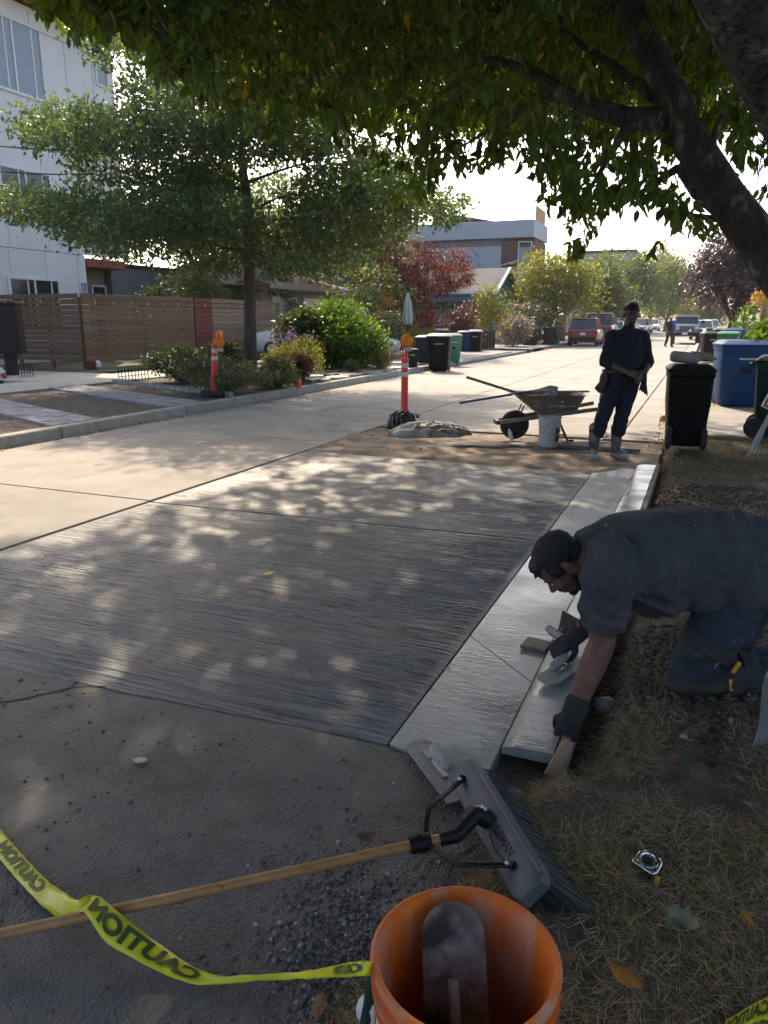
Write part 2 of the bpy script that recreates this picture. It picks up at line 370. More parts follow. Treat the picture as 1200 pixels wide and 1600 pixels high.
broomed([(-4.39, 5.125), (-.966, 5.265), (-.966, 7.86), (-4.39, 8.02)], 140, 480, .0055)
# muddy strip still to be poured
def gridsheet(name, x0, x1, y0, y1, nx, ny, hf, mat, parent=None, kind='structure', xs=None, ys_=None):
    X = xs if xs is not None else np.linspace(x0, x1, nx); Y = ys_ if ys_ is not None else np.linspace(y0, y1, ny)
    nx, ny = len(X), len(Y)
    v = [(x, y, hf(x, y)) for y in Y for x in X]
    f = [(j * nx + i, j * nx + i + 1, (j + 1) * nx + i + 1, (j + 1) * nx + i) for j in range(ny - 1) for i in range(nx - 1)]
    me = bpy.data.meshes.new(name); me.from_pydata(v, [], f); me.polygons.foreach_set('use_smooth', [True] * len(f)); me.update()
    o = link(name, me, parent, mat)
    if parent is None: prop(o, kind=kind)
    return o
def mud_h(x, y):
    e = min(1, max(0, (y - 8.05) / .12)) * min(1, max(0, (10.38 - y) / .2))
    return -.03 + e * (.022 + .030 * mnoise.fractal(Vector((x * 1.4, y * 2.2, 3)), 1, 2, 5))
gridsheet('mud_strip', -4.42, -.36, 7.85, 10.4, 90, 70, mud_h, MT['dirt_slab'])
# foreground: the old asphalt beside the pour
def asp_h(x, y):
    return -.006 + .010 * mnoise.fractal(Vector((x * 1.1, y * 1.1, 0)), 1, 2, 4) + .0035 * mnoise.noise(Vector((x * 14, y * 14, 5)))
nx, ny = 150, 110
AX = np.linspace(-7.9, -.42, nx); v = []; 
for j in range(ny):
    for i in range(nx):
        t = j / (ny - 1); x = AX[i]
        yt = 2.325 + (x + .96) * .0475
        if x > -.96: yt = 2.31 - (x + .96) * .12
        yt -= .012; y = -3 + (yt + 3) * t
        v.append((x, y, asp_h(x, y)))
me = bpy.data.meshes.new('old_asphalt'); me.from_pydata(v, [], [(j * nx + i, j * nx + i + 1, (j + 1) * nx + i + 1, (j + 1) * nx + i) for j in range(ny - 1) for i in range(nx - 1)])
me.polygons.foreach_set('use_smooth', [True] * len(me.polygons)); me.update()
prop(link('old_asphalt', me, None, MT['asphalt']), kind='structure')
ck = MB()
def crack(pts, w=.006):
    for i in range(len(pts) - 1):
        a, b = Vector(pts[i]), Vector(pts[i + 1]); n = 7
        prevs = None
        for k in range(n + 1):
            t = k / n; q = a.lerp(b, t); d = (b - a).normalized(); s_ = Vector((-d.y, d.x, 0))
            q = q + s_ * .02 * mnoise.noise(q * 9); ww = w * (.6 + .8 * abs(mnoise.noise(q * 13)))
            zz = asp_h(q.x, q.y) + .0015
            cur = ((q + s_ * ww).to_tuple()[:2] + (zz,), (q - s_ * ww).to_tuple()[:2] + (zz,))
            if prevs: ck.add([prevs[0], prevs[1], cur[1], cur[0]], [(0, 1, 2, 3)])
            prevs = cur
crack([gp(-20, 1102), gp(50, 1088), gp(112, 1074), gp(165, 1068)], .009); crack([gp(112, 1074), gp(120, 1064)], .007)
crack([gp(695, 1385), gp(712, 1340), gp(742, 1320)], .003); crack([gp(742, 1320), gp(790, 1310)], .002)
prop(ck.build('pavement_crack', MT['joint']), kind='structure')
# gutter pan and rolled curb, freshly placed
gut = thing('gutter', None, None); prop(gut, kind='structure')
quadslab([(-.955, 2.325), (-.56, 2.24), (-.56, 3.02), (-.955, 3.4)], MT['gutter_wet'], gut, 'gutter_section', b=.004)
quadslab([(-.955, 3.403), (-.56, 3.023), (-.56, 5.35), (-.955, 5.35)], MT['gutter_wet'], gut, 'gutter_section', b=.003)
quadslab([(-.955, 5.355), (-.56, 5.355), (-.56, 8.4), (-.955, 7.9)], MT['gutter_brushed'], gut, 'gutter_section', b=.004)
curb = thing('curb', None, None); prop(curb, kind='structure')
def curb_len(y0, y1, m, h=.028, x0=-.552, x1=-.362, bot=-.16):
    prof = [(x0, bot), (x0, .012), (x0 + .018, h * .72), (x0 + .05, h), (x1, h + .004), (x1, bot)]
    n = max(2, int((y1 - y0) / .12)); rings = []
    for i in range(n + 1):
        y = y0 + (y1 - y0) * i / n
        rings.append([(px + .004 * mnoise.noise(Vector((px * 9, y * 5, 1))), y, pz + (.006 * mnoise.noise(Vector((px * 6, y * 4, 2))) if pz > .03 else 0)) for px, pz in prof])
    p = MB(); p.loft(rings, smooth=False); return p.build('curb_section', m, curb, sharp=50)
curb_len(2.44, 2.72, MT['curb_new'], bot=-.012); curb_len(2.722, 5.35, MT['curb_new']); curb_len(5.354, 8.45, MT['curb_new']); 
for y0, y1 in ((12.5, 16), (16, 20), (20, 26), (26, 34), (34, 46), (46, 80)): curb_len(y0, y1, MT['kerb'], .10)

# left kerb, stone by stone
kl = thing('kerb', None, None); prop(kl, kind='structure')
def kerb_x(y): return -7.9 - max(0, y - 15) * .012
yk = -4.0
for L_ in [3.0, 2.9, 3.05, 2.62, 2.7, 2.4, 2.9, 2.3, 2.0, 2.6, 2.5, 2.7, 2.2, 2.4]:
    y1 = yk + L_; xa, xb = kerb_x(yk), kerb_x(y1); n = 5; rings = []
    for i in range(n + 1):
        t = i / n; y = yk + .01 + (L_ - .02) * t; x = xa + (xb - xa) * t
        rings.append([(x, y, -.1), (x - .02, y, .125), (x - .045, y, .15), (x - .17, y, .155), (x - .17, y, -.1)])
    p = MB(); p.loft(rings); p.build('kerb_stone', MT['kerb'], kl, bevel=.004, sharp=50); yk = y1
YK_END = yk
far_kerb = MB()
far_kerb.loft([[(kerb_x(y) + (0 if y < 39.6 else 1.0), y, -.1), (kerb_x(y), y, .13), (kerb_x(y) - .17, y, .14), (kerb_x(y) - .17, y, -.1)] for y in (38.5, 39.5)])
for y0, y1 in ((25.6, 29.6), (41.5, 56), (60, 100), (104, 190)):
    far_kerb.loft([[(kerb_x(28), y, -.1), (kerb_x(28) - .02, y, .13), (kerb_x(28) - .17, y, .14), (kerb_x(28) - .17, y, -.1)] for y in (y0, y1)])
prop(far_kerb.build('far_kerb', MT['kerb']), kind='structure')

# left side: planting strip soil, sidewalk, yards
def soil_h(x, y):
    return .125 + .02 * mnoise.fractal(Vector((x * .9, y * .9, 7)), 1, 2, 5)
gridsheet('planting_strip', -12.75, -8.02, -3, 24, 80, 260, soil_h, MT['soil'])
sw = thing('sidewalk', None, None); prop(sw, kind='structure')
for i in range(14):
    y0 = -2 + i * 1.9
    panel(-14.6, -12.7, y0, y0 + 1.9, MT['walk'], .155, 'sidewalk_panel', sw, .005)
for i in range(6):
    panel(-22 + i * 1.24, -22 + (i + 1) * 1.24, 13.2, 15.9, MT['walk'], .154, 'sidewalk_panel', sw, .004)
yd = MB()
yd.box((-60, 150, .04), (89, 330, .2)); prop(yd.build('yard', MT['yard']), kind='structure')
dv = MB()
dv.box((-11.4, 29.0, .145), (6.6, 11, .03)); dv.box((-11.2, 44, .125), (6.3, 12.0, .05)); dv.box((-9.4, 30.5, .06), (2.9, 12.6, .10))
prop(dv.build('driveway', MT['road_far']), kind='structure')
# paver wheel strips across the planting strip
D_ = Vector((-.927, .375, 0)); N_ = Vector((.375, .927, 0)); RZ = math.atan2(.375, -.927)
base_paver = None
def paver_strip(y_at_kerb, width, length, nm):
    global base_paver
    st = thing('paver_strip', None, None); prop(st, kind='structure')
    rows = 4; pw = width / rows; pl = .24; o0 = Vector((-8.02, y_at_kerb, 0))
    for r_ in range(rows):
        k = 0; s0 = (r_ % 2) * pl / 2 - .05
        while s0 + k * pl < length:
            c = o0 + N_ * (pw * (r_ + .5)) + D_ * (s0 + (k + .5) * pl + .25 * (rows - r_ - 1) * pw)
            if -12.68 < c.x < -8.12:
                if base_paver is None:
                    b = MB(); b.box((0, 0, 0), (pl - .010, pw - .010, .07)); o = b.build('paver', MT['paver'], st, bevel=.006, seg=1); base_paver = o
                else:
                    o = base_paver.copy(); COL.objects.link(o); o.parent = st
                o.location = (c.x, c.y, .128 + random.uniform(-.004, .004)); o.rotation_euler = (random.uniform(-.01, .01), random.uniform(-.01, .01), RZ + random.uniform(-.01, .01))
            k += 1
random.seed(4)
paver_strip(7.55, .78, 5.4, 'a'); paver_strip(10.05, .80, 5.4, 'b')
# stepping flagstones at the kerb beyond the bed
fs = thing('flagstone_path', None, None); prop(fs, kind='structure')
random.seed(8)
for i in range(6):
    for j in range(3):
        c = Vector((-8.42 - j * .62 + random.uniform(-.08, .08), 16.0 + i * 1.0 + random.uniform(-.1, .1), 0))
        n = random.randint(5, 7); ph = random.random() * 6
        poly = [(c.x + (.27 + .05 * random.random()) * math.cos(ph + 6.283 * k / n), c.y + (.44 + .08 * random.random()) * math.sin(ph + 6.283 * k / n)) for k in range(n)]
        p = MB(); p.prism(poly, .05, z=.13 + random.uniform(0, .012)); p.build('flagstone', MT['flagstone'], fs, bevel=.01, seg=1)

# right verge: trampled grass and dug soil near the curb
def xe(y):
    pts = [(-3, -.80), (1.0, -.72), (1.35, -.66), (1.62, -.60), (2.0, -.50), (2.2, -.47), (2.46, -.34), (11, -.32), (40, -.32)]
    for (a, b), (c, d) in zip(pts, pts[1:]):
        if y <= c: return b + (d - b) * (y - a) / (c - a)
    return -.32
def verge_h(x, y):
    e = x - xe(y) + (.06 * mnoise.noise(Vector((x * 5, y * 5, 9))) if y < 2.5 else 0)
    k = min(1, max(0, (e + .02) / .22)); k = k * k * (3 - 2 * k)
    h = -.05 + k * .105 + .018 * mnoise.fractal(Vector((x * 2.4, y * 2.4, 1)), 1, 2, 5) * k
    if 2.0 < y < 6.5 and x < 1.6:                                   # dug trench behind the curb, clods heaped beside it
        tr = math.exp(-((x + .25) / .12) ** 2) * min(1, max(0, (y - 2.25) / .2)); h -= .07 * tr
        md = math.exp(-((x - .22) / .33) ** 2 - ((y - 2.95) / .62) ** 2)
        h += md * (.05 + .05 * mnoise.fractal(Vector((x * 9, y * 9, 4)), 1, 2, 4))
    return h
def soilness(x, y):
    s_ = math.exp(-(((x - .25) / .62) ** 2 + ((y - 3.2) / .62) ** 2) ** 2) + math.exp(-(((x - .3) / .6) ** 2 + ((y - 6.2) / 2.0) ** 2) ** 2)
    return min(1, s_)
vx = np.concatenate([np.linspace(-.95, 1.2, 96), np.linspace(1.24, 7, 40)])
vy = np.concatenate([np.linspace(-3, .9, 24), np.linspace(.93, 4.2, 140), np.linspace(4.25, 10.4, 120)])
verge = gridsheet('verge', 0, 0, 0, 0, 0, 0, verge_h, MT['dark_soil'], xs=vx, ys_=vy)
vr = MB(); vr.box((20.2, 190, .02), (40.9, 359, .16)); prop(vr.build('verge_far', MT['lawn_dry']), kind='structure')
ap = thing('driveway_apron', None, None); prop(ap, kind='structure')
for y0, y1 in ((10.55, 12.4), (12.4, 14.3), (14.3, 16.1)): panel(-.33, 3.6, y0, y1, MT['road'], .108, 'concrete_panel', ap)
for i in range(10): panel(1.9, 3.5, 16.2 + i * 2, 18.2 + i * 2, MT['walk'], .107, 'sidewalk_panel', ap, .005)
# ------------------------------------------------------------------ trees and plants
def leaf_cloud(P, D, Nn, Ls, ratio=.45, oval=False, fold=.22, name='foliage'):
    """one mesh of many folded leaves: base point, direction, normal, length per leaf"""
    P = np.asarray(P, float); n = len(P)
    D = D / (np.linalg.norm(D, axis=1, keepdims=True) + 1e-9)
    S = np.cross(D, Nn); S /= (np.linalg.norm(S, axis=1, keepdims=True) + 1e-9)
    U = np.cross(S, D); Ls = np.asarray(Ls)[:, None]; W = Ls * ratio * .5
    if oval:
        pts = [P, P + D * Ls * .28 + S * W * .92 + U * W * fold, P + D * Ls * .66 + S * W * .70 + U * W * fold * .6, P + D * Ls - U * Ls * .10,
               P + D * Ls * .66 - S * W * .70 + U * W * fold * .6, P + D * Ls * .28 - S * W * .92 + U * W * fold]
        nv = 6; faces = [(0, 3, 2, 1), (0, 5, 4, 3)]
    else:
        pts = [P, P + D * Ls * .45 + S * W + U * W * fold, P + D * Ls, P + D * Ls * .45 - S * W + U * W * fold]
        nv = 4; faces = [(0, 2, 1), (0, 3, 2)]
    V = np.stack(pts, 1).reshape(-1, 3)
    fl = len(faces[0]); F = (np.arange(n)[:, None, None] * nv + np.array(faces)[None]).reshape(-1, fl)
    me = bpy.data.meshes.new(name)
    me.vertices.add(len(V)); me.vertices.foreach_set('co', V.astype(np.float32).ravel())
    me.loops.add(F.size); me.loops.foreach_set('vertex_index', F.astype(np.int32).ravel())
    me.polygons.add(len(F)); me.polygons.foreach_set('loop_start', np.arange(0, F.size, fl, dtype=np.int32))
    me.polygons.foreach_set('loop_total', np.full(len(F), fl, np.int32))
    me.update(calc_edges=True); return me
RNG = np.random.default_rng(11)
def unit(n):
    v = RNG.normal(size=(n, 3)); return v / np.linalg.norm(v, axis=1, keepdims=True)
def pads_leaves(pads, per, size, shell=.55, droop=.1, updir=.5, jit=.35):
    """leaves of ellipsoid pads (cx,cy,cz,rx,ry,rz[,weight]) gathered in small sprays"""
    Ps, Ds, Ns, Ls = [], [], [], []
    for pd in pads:
        c = np.array(pd[:3]); r = np.array(pd[3:6]); w = pd[6] if len(pd) > 6 else 1
        n = int(per * w); k = max(4, n // 14)
        u = unit(k); rad = (shell + (1 - shell) * RNG.random(k)) ** .6
        cc = c + u * rad[:, None] * r
        idx = RNG.integers(0, k, n); spread = .16 * r.mean() + size * .6
        p = cc[idx] + RNG.normal(size=(n, 3)) * spread * np.array([1, 1, .55])
        d = u[idx] * .7 + unit(n) * .9; d[:, 2] -= droop
        nn = unit(n) * (1 - updir); nn[:, 2] += updir
        Ps.append(p); Ds.append(d); Ns.append(nn); Ls.append(size * (1 + jit * RNG.normal(size=n)).clip(.45, 1.8))
    return np.concatenate(Ps), np.concatenate(Ds), np.concatenate(Ns), np.concatenate(Ls)
def foliage(name, pads, per, size, mat, parent, ratio=.45, oval=False, **k):
    me = leaf_cloud(*pads_leaves(pads, per, size, **k), ratio=ratio, oval=oval, name=name)
    return link(name, me, parent, mat)
MT['bark'] = M_('grey_bark', (.075, .062, .052), (.125, .108, .09), 6, .9, .9, 30, stretch=(6, 6, 1.2), bdist=.03)
MT['bark_dark'] = M_('dark_cherry_bark', (.040, .030, .025), (.085, .066, .054), 5, .85, 1.0, 9, stretch=(2.2, 2.2, 1.2), bdist=.09, c3=(.19, .165, .14), s3=5, lo3=.58, hi3=.68)
LM = {
 'cherry': leaf_mat('broad_green_leaf', (.038, .062, .014), (.082, .122, .022), (.30, .17, .02), .004, .44, .45, (2.9, 2.8, .7)),
 'oak': leaf_mat('blue_green_oak_leaf', (.042, .070, .052), (.092, .128, .092), (.16, .17, .04), .10, .36, .52, (2.0, 2.2, .6), .4),
 'lime': leaf_mat('bright_green_leaf', (.05, .10, .015), (.11, .18, .03), None, 0, .4, .5, (1.9, 1.9, .5), .2),
 'dark': leaf_mat('dark_green_leaf', (.022, .040, .018), (.055, .080, .035), None, 0, .3, .4),
 'mid': leaf_mat('mid_green_leaf', (.050, .075, .030), (.105, .130, .055), (.20, .19, .08), .12, .35, .45),
 'olive': leaf_mat('olive_yellow_leaf', (.105, .122, .022), (.18, .195, .036), (.26, .21, .03), .08, .4, .5, (1.7, 1.6, .5)),
 'far': leaf_mat('far_green_leaf', (.085, .11, .045), (.15, .18, .07), None, 0, .35, .5, (1.7, 1.7, .6)),
 'maple': leaf_mat('red_maple_leaf', (.042, .018, .016), (.095, .034, .024), (.25, .085, .033), .22, .20, .55, (2.2, .9, .5), .15),
 'plum': leaf_mat('purple_plum_leaf', (.035, .022, .030), (.075, .045, .055), (.13, .10, .11), .15, .25, .35, (1.6, .9, 1.0), .7),
 'burgundy': leaf_mat('burgundy_leaf', (.055, .025, .022), (.12, .055, .04), (.18, .10, .06), .1, .25, .5, (1.6, 1.0, .6)),
 'red': leaf_mat('red_shrub_leaf', (.16, .035, .025), (.28, .07, .04), None, 0, .35, .5, (1.6, 1.0, .6)),
 'pink': leaf_mat('fading_hydrangea_leaf', (.10, .115, .07), (.19, .165, .13), (.36, .25, .25), .35, .3, .5, (1.4, 1.3, .8)),
 'yellow': leaf_mat('yellow_orange_leaf', (.30, .22, .03), (.46, .26, .04), (.5, .2, .03), .2, .35, .5, (1.3, 1.2, .6)),
 'lavender': leaf_mat('lavender_flower', (.28, .23, .33), (.42, .35, .46), (.22, .24, .16), .3, .3, .7, (1.2, 1.1, 1.2)),
 'straw': leaf_mat('straw_grass_blade', (.20, .15, .07), (.36, .28, .15), (.08, .10, .03), .2, .25, .6, (1.3, 1.2, .9)),
 'sage': leaf_mat('grey_green_leaf', (.075, .085, .05), (.13, .14, .085), (.5, .48, .42), .015, .25, .5),
}
def branchy(b, p0, p1, r0, r1, seg=6, wob=.08, n=8):
    p0, p1 = Vector(p0), Vector(p1); pts, rr = [], []
    for i in range(seg + 1):
        t = i / seg; q = p0.lerp(p1, t); w = wob * (p1 - p0).length * math.sin(math.pi * t)
        q += Vector((mnoise.noise(q * .9 + Vector((3, 0, 0))), mnoise.noise(q * .9 + Vector((0, 7, 0))), .6 * mnoise.noise(q * .9))) * w
        pts.append(q); rr.append(r0 + (r1 - r0) * t)
    b.tube(pts, rr, n); return pts

# --- the big tree over the pavement: trunk out of frame on the right, its limbs and drooping leaves fill the top of the picture
BT = thing('street_tree', 'large broad crowned tree whose dark limbs arch over the fresh concrete', 'tree', (2.55, 4.3, .05))
BTL = Vector(BT.location)
def px3(*a): return af(*a)
tb = MB()
fork = af(1262, 470, 4.55)
trunk_pts = [Vector((2.55, 4.3, -.15)), Vector((2.5, 4.35, .5)), Vector((2.3, 4.4, 1.15)), fork]
tb.tube([p - BTL for p in trunk_pts], [.34, .27, .235, .20], 14)
tb.build('trunk', MT['bark_dark'], BT)
lb = MB()
main = [fork, af(1200, 400, 4.7), af(1135, 310, 4.85), af(1075, 215, 5.0), af(1035, 120, 5.1), af(990, 25, 5.2), af(955, -60, 5.3), af(900, -200, 5.5)]
lb.tube([p - BTL for p in main], [.16, .135, .114, .106, .095, .084, .074, .05], 12)
l2 = [af(1045, 188, 5.02), af(985, 186, 5.2), af(930, 170, 5.4), af(880, 145, 5.6), af(835, 115, 5.9), af(780, 95, 6.3), af(700, 90, 6.9)]
lb.tube([p - BTL for p in l2], [.075, .068, .06, .052, .042, .032, .018], 10)
l3 = [af(1022, 150, 5.1), af(990, 128, 5.3), af(955, 100, 5.5), af(920, 78, 5.8), af(860, 30, 6.2)]
lb.tube([p - BTL for p in l3], [.042, .036, .03, .024, .012], 8)
l4 = [af(1255, 430, 4.5), af(1150, 345, 5.3), af(1090, 300, 5.6), af(1060, 262, 5.9)]
lb.tube([p - BTL for p in l4], [.12, .07, .05, .03], 8)
for a, b_ in (((840, 118, 5.9), (600, 60, 7.6)), ((700, 90, 6.9), (430, 120, 8.6)), ((880, 145, 5.6), (720, 230, 6.3)), ((985, 186, 5.2), (900, 330, 5.4)), ((1060, 262, 5.9), (960, 330, 6.2)),
              ((990, 25, 5.2), (640, -60, 6.3)), ((955, -60, 5.3), (380, -30, 5.6)), ((640, -60, 6.3), (330, 20, 6.2)), ((1100, 260, 4.9), (1180, 120, 5.6)), ((1160, 350, 4.8), (1040, 330, 5.2))):
    branchy(lb, af(*a) - BTL, af(*b_) - BTL, .032, .006, 8, .10, 6)
lb.build('limb', MT['bark_dark'], BT)
nb = MB()                                                             # the second stem leans over the camera
st2 = [Vector((2.42, 4.38, .85)), af(1330, 330, 3.6), af(1215, 95, 2.55), af(1135, -75, 2.35), af(1010, -420, 2.2), Vector((-1.4, .4, 4.8))]
nb.tube([p - BTL for p in st2], [.20, .165, .128, .120, .10, .05], 14)
st3 = [af(1330, 340, 4.0), af(1215, 165, 4.2), af(1150, 62, 4.4), af(1095, -30, 4.6), af(1000, -220, 5)]
nb.tube([p - BTL for p in st3], [.13, .115, .10, .09, .05], 12)
nb.build('limb', MT['bark_dark'], BT)
EDGE = [(60, 0), (80, 30), (105, 85), (125, 62), (150, 45), (180, 40), (205, 55), (240, 100), (268, 140), (300, 120), (330, 165), (385, 205), (420, 215), (450, 240), (470, 210), (500, 185),
        (535, 225), (570, 272), (600, 300), (615, 352), (640, 352), (665, 322), (700, 285), (740, 262), (775, 282), (800, 230), (822, 245), (850, 318), (880, 345), (895, 405), (912, 412), (932, 365),
        (965, 330), (1000, 352), (1030, 395), (1060, 378), (1100, 372), (1140, 395), (1170, 330), (1210, 320)]
EX, EY = [a for a, _ in EDGE], [b for _, b in EDGE]
LIMB_PX = [([proj(p) for p in pts_], w_) for pts_, w_ in ((main[1:], 62), (l2, 34), (l3, 24), (st2[1:4], 95), (st3, 60))]
def limb_near(x, y, d):
    for pl, w_ in LIMB_PX:
        for (x0, y0, d0), (x1, y1, d1) in zip(pl, pl[1:]):
            ux, uy = x1 - x0, y1 - y0; t = min(1, max(0, ((x - x0) * ux + (y - y0) * uy) / (ux * ux + uy * uy + 1e-9)))
            if math.hypot(x - x0 - ux * t, y - y0 - uy * t) < w_ and d < d0 + (d1 - d0) * t + .35: return True
    return False
def canopy():
    Ps, Ds, Ns, Ls = [], [], [], []; tw = MB()
    def spray(c, n, size, hang):
        """one hanging spray: leaves along a short drooping twig"""
        ax = RNG.normal(size=3); ax[2] = -abs(ax[2]) * .6 - hang; ax /= np.linalg.norm(ax); ln = size * (1.3 + RNG.random())
        t = RNG.random(n); p = c - ax * ln * .5 + ax * ln * t[:, None] + RNG.normal(size=(n, 3)) * size * .22
        d = RNG.normal(size=(n, 3)) * .62 + ax * .4; d[:, 2] -= .75 + hang * .5
        nn = RNG.normal(size=(n, 3)); nn[:, 2] += .3
        Ps.append(p); Ds.append(d); Ns.append(nn); Ls.append(size * RNG.uniform(.7, 1.25, n))
        return ax, ln
    # leaves in view, hanging from the underside of the crown
    N = 0
    while N < 1600:
        x = RNG.uniform(60, 1215); ye = np.interp(x, EX, EY); y = RNG.uniform(-60, ye)
        if x < 330: d = RNG.uniform(3.7, 6.4)
        elif x < 800: d = RNG.uniform(4.2, 9.5)
        else: d = RNG.uniform(4.0, 8.0)
        if x > 760 and limb_near(x, y, d): continue
        q = af(x, y, d); below = ye - y
        if q.z > 7.5 or q.z < 1.9: continue
        # gaps: a few sky holes near the lower rim
        g_ = mnoise.noise(Vector((x * .021, y * .021, d * .12)))
        if g_ > .20 - (.10 if below < 70 else 0) and below < 260: continue
        if below < 26 and RNG.random() < .35: continue
        sz = RNG.uniform(.072, .105)
        if x < 800 and d > 5.5 and RNG.random() < .35: continue
        # let a whole spray stay above the rim
        rad = sz * 1.1 * F_PX / d
        if below < rad * .75: 
            y -= rad * .75; q = af(x, y, d)
        ax, ln = spray(np.array(q), RNG.integers(7, 13), sz, .35); N += 1
        if N % 3 == 0:
            a = Vector(np.array(q) - ax * ln * .55); bq = a + Vector((RNG.normal() * .12, RNG.normal() * .12, RNG.uniform(.1, .35)))
            tw.tube([Vector(np.array(q) + ax * ln * .4) - BTL, a - BTL, bq - BTL], [.0016, .003, .005], 4, caps=False)
    # the rest of the crown, above and behind the camera and over the verge
    M = 0
    while M < 33000:
        p = np.array([RNG.uniform(-9, 6), RNG.uniform(-5.5, 17.0), RNG.uniform(3.6, 7.8)])
        e = ((p[0] + 1.3) / 7.3) ** 2 + ((p[1] - 5.7) / 11.3) ** 2
        if e > 1 or p[2] > 8.0 - 1.6 * e or p[2] < 3.9 + 1.2 * e: continue
        X, Y, dd = proj(p)
        if dd > .3 and -40 < X < 1240 and -40 < Y < 1640 and Y > np.interp(X, EX, EY, left=-99) - 30: continue
        if dd > .3 and -20 < X < 1220 and -20 < Y and RNG.random() < .28: continue
        if dd > .3 and limb_near(X, Y, dd): continue
        if mnoise.noise(Vector(p * 1.5)) > .40: continue
        spray(p, 13, .125, .3); M += 1
    return np.concatenate(Ps), np.concatenate(Ds), np.concatenate(Ns), np.concatenate(Ls), tw
cP, cD, cN, cL, ctw = canopy()
cP = cP - np.array(BTL)
fw_ = (cP[:, 1] + BTL.y) * _c - (cP[:, 0] + BTL.x) * _s
pr = np.array([proj(p + np.array(BTL))[:2] for p in cP[:24000]])
vis = np.where((pr[:, 0] > 10) & (pr[:, 0] < 1190) & (pr[:, 1] > 5) & (pr[:, 1] < 420))[0]
near = vis[np.argsort(fw_[vis] + np.where(pr[vis, 1] > 60, 0, .8))[:300]]
keep = np.ones(len(cP), bool); keep[near] = False
cr = link('crown', leaf_cloud(cP[keep], cD[keep], cN[keep], cL[keep], .46, True, name='crown'), BT, LM['cherry']); prop(cr, kind='stuff')
tw = ctw.build('twig', MT['bark_dark'], BT); prop(tw, kind='stuff')
one = leaf_cloud(np.zeros((1, 3)), np.array([[0, 1., 0]]), np.array([[0, 0, 1.]]), [1.0], .46, True, name='leaf'); one.materials.append(LM['cherry'])
for i in near:                                                       # the nearest hanging leaves, one by one
    o = bpy.data.objects.new('leaf', one); COL.objects.link(o); o.parent = BT
    d = Vector(cD[i]).normalized(); s_ = d.cross(Vector(cN[i])).normalized(); u = s_.cross(d)
    m = Matrix((s_, d, u)).transposed().to_4x4() @ Matrix.Scale(cL[i], 4); m.translation = Vector(cP[i]); o.matrix_local = m

# --- generic trees
def tree(name, label, cat, base, trunk, limbs, pads, per, size, lm, bark='bark', group=None, ratio=.45, oval=False, **k):
    t = thing(name, label, cat, base, 0, group); b = MB(); B = Vector(base)
    b.tube([Vector(p) for p, r in trunk], [r for p, r in trunk], 10)
    for a, e, r0, r1 in limbs: branchy(b, a, e, r0, r1)
    b.build('trunk', MT[bark], t)
    c = foliage('crown', pads, per, size, LM[lm], t, ratio, oval, **k); prop(c, kind='stuff'); return t
OB = Vector((-10.05, 15.6, .15)); OD = 18.35                         # street oak on the left, layered crown
def rel(x, y, d, dd=0): return af(x, y, d + dd) - OB
opads = []
for (x, y, rx, ry, w) in [(60, 325, 75, 28, 1.1), (150, 335, 95, 42, 2.0), (250, 330, 95, 45, 2.2), (330, 345, 80, 42, 1.7), (215, 385, 100, 28, 1.4), (430, 360, 70, 40, 1.5), (505, 345, 70, 48, 1.5), (580, 325, 75, 50, 1.5), (650, 312, 45, 22, .45),
                          (130, 185, 70, 28, 1.0), (200, 215, 95, 35, 1.6), (290, 225, 95, 48, 2.2), (380, 215, 85, 45, 2.0), (470, 210, 65, 42, 1.3), (60, 195, 35, 12, .25), (110, 225, 60, 18, .6), (530, 250, 55, 35, .9), (600, 265, 50, 30, .7),
                          (330, 150, 85, 50, 1.7), (420, 140, 70, 50, 1.5), (250, 135, 60, 42, 1.1), (190, 85, 45, 30, .6), (300, 70, 80, 60, 1.2), (420, 60, 80, 70, 1.2), (540, 170, 60, 50, .9), (350, 405, 55, 22, .6), (520, 292, 70, 26, 1.1), (605, 292, 60, 22, .9), (255, 278, 70, 24, .9), (330, 280, 60, 26, .9), (690, 330, 35, 18, .4), (160, 270, 60, 18, .4), (470, 405, 60, 22, .7), (540, 395, 50, 22, .6)]:
    for s_ in (-1, 0, 1):
        dd = s_ * 1.7 + RNG.normal() * .6
        q = rel(x + RNG.normal() * 12, y + RNG.normal() * 8, OD, dd); k = (OD + dd) / F_PX
        opads.append((q.x, q.y, q.z, rx * k * .9, rx * k * .9, ry * k * .62, w / 3))
olimbs = []
for (x0, y0, x1, y1, dd, r) in [(388, 395, 150, 345, 0, .05), (386, 380, 250, 330, -1.5, .045), (390, 385, 560, 335, .5, .055), (392, 400, 500, 362, -1.8, .04), (384, 300, 200, 215, .5, .05), (386, 290, 300, 225, -1.5, .04), (392, 330, 470, 300, 1, .04),
                                (388, 285, 520, 240, 0, .04), (382, 230, 300, 150, 1, .03), (385, 220, 440, 140, -1, .03), (394, 410, 330, 345, 2, .04)]:
    olimbs.append((rel(x0, y0, OD), rel(x1, y1, OD, dd), r, .012))
tree('oak_tree', 'young layered blue green oak with slim straight trunk in the left kerbside bed', 'tree', OB,
     [((0, 0, -.1), .24), ((0, 0, .15), .165), (rel(391, 500, OD), .145), (rel(390, 410, OD), .13), (rel(385, 300, OD), .105), (rel(378, 250, OD), .08), (rel(384, 120, OD), .03)],
     olimbs, opads, 2500, .105, 'oak', ratio=.5, droop=.05, updir=.35)

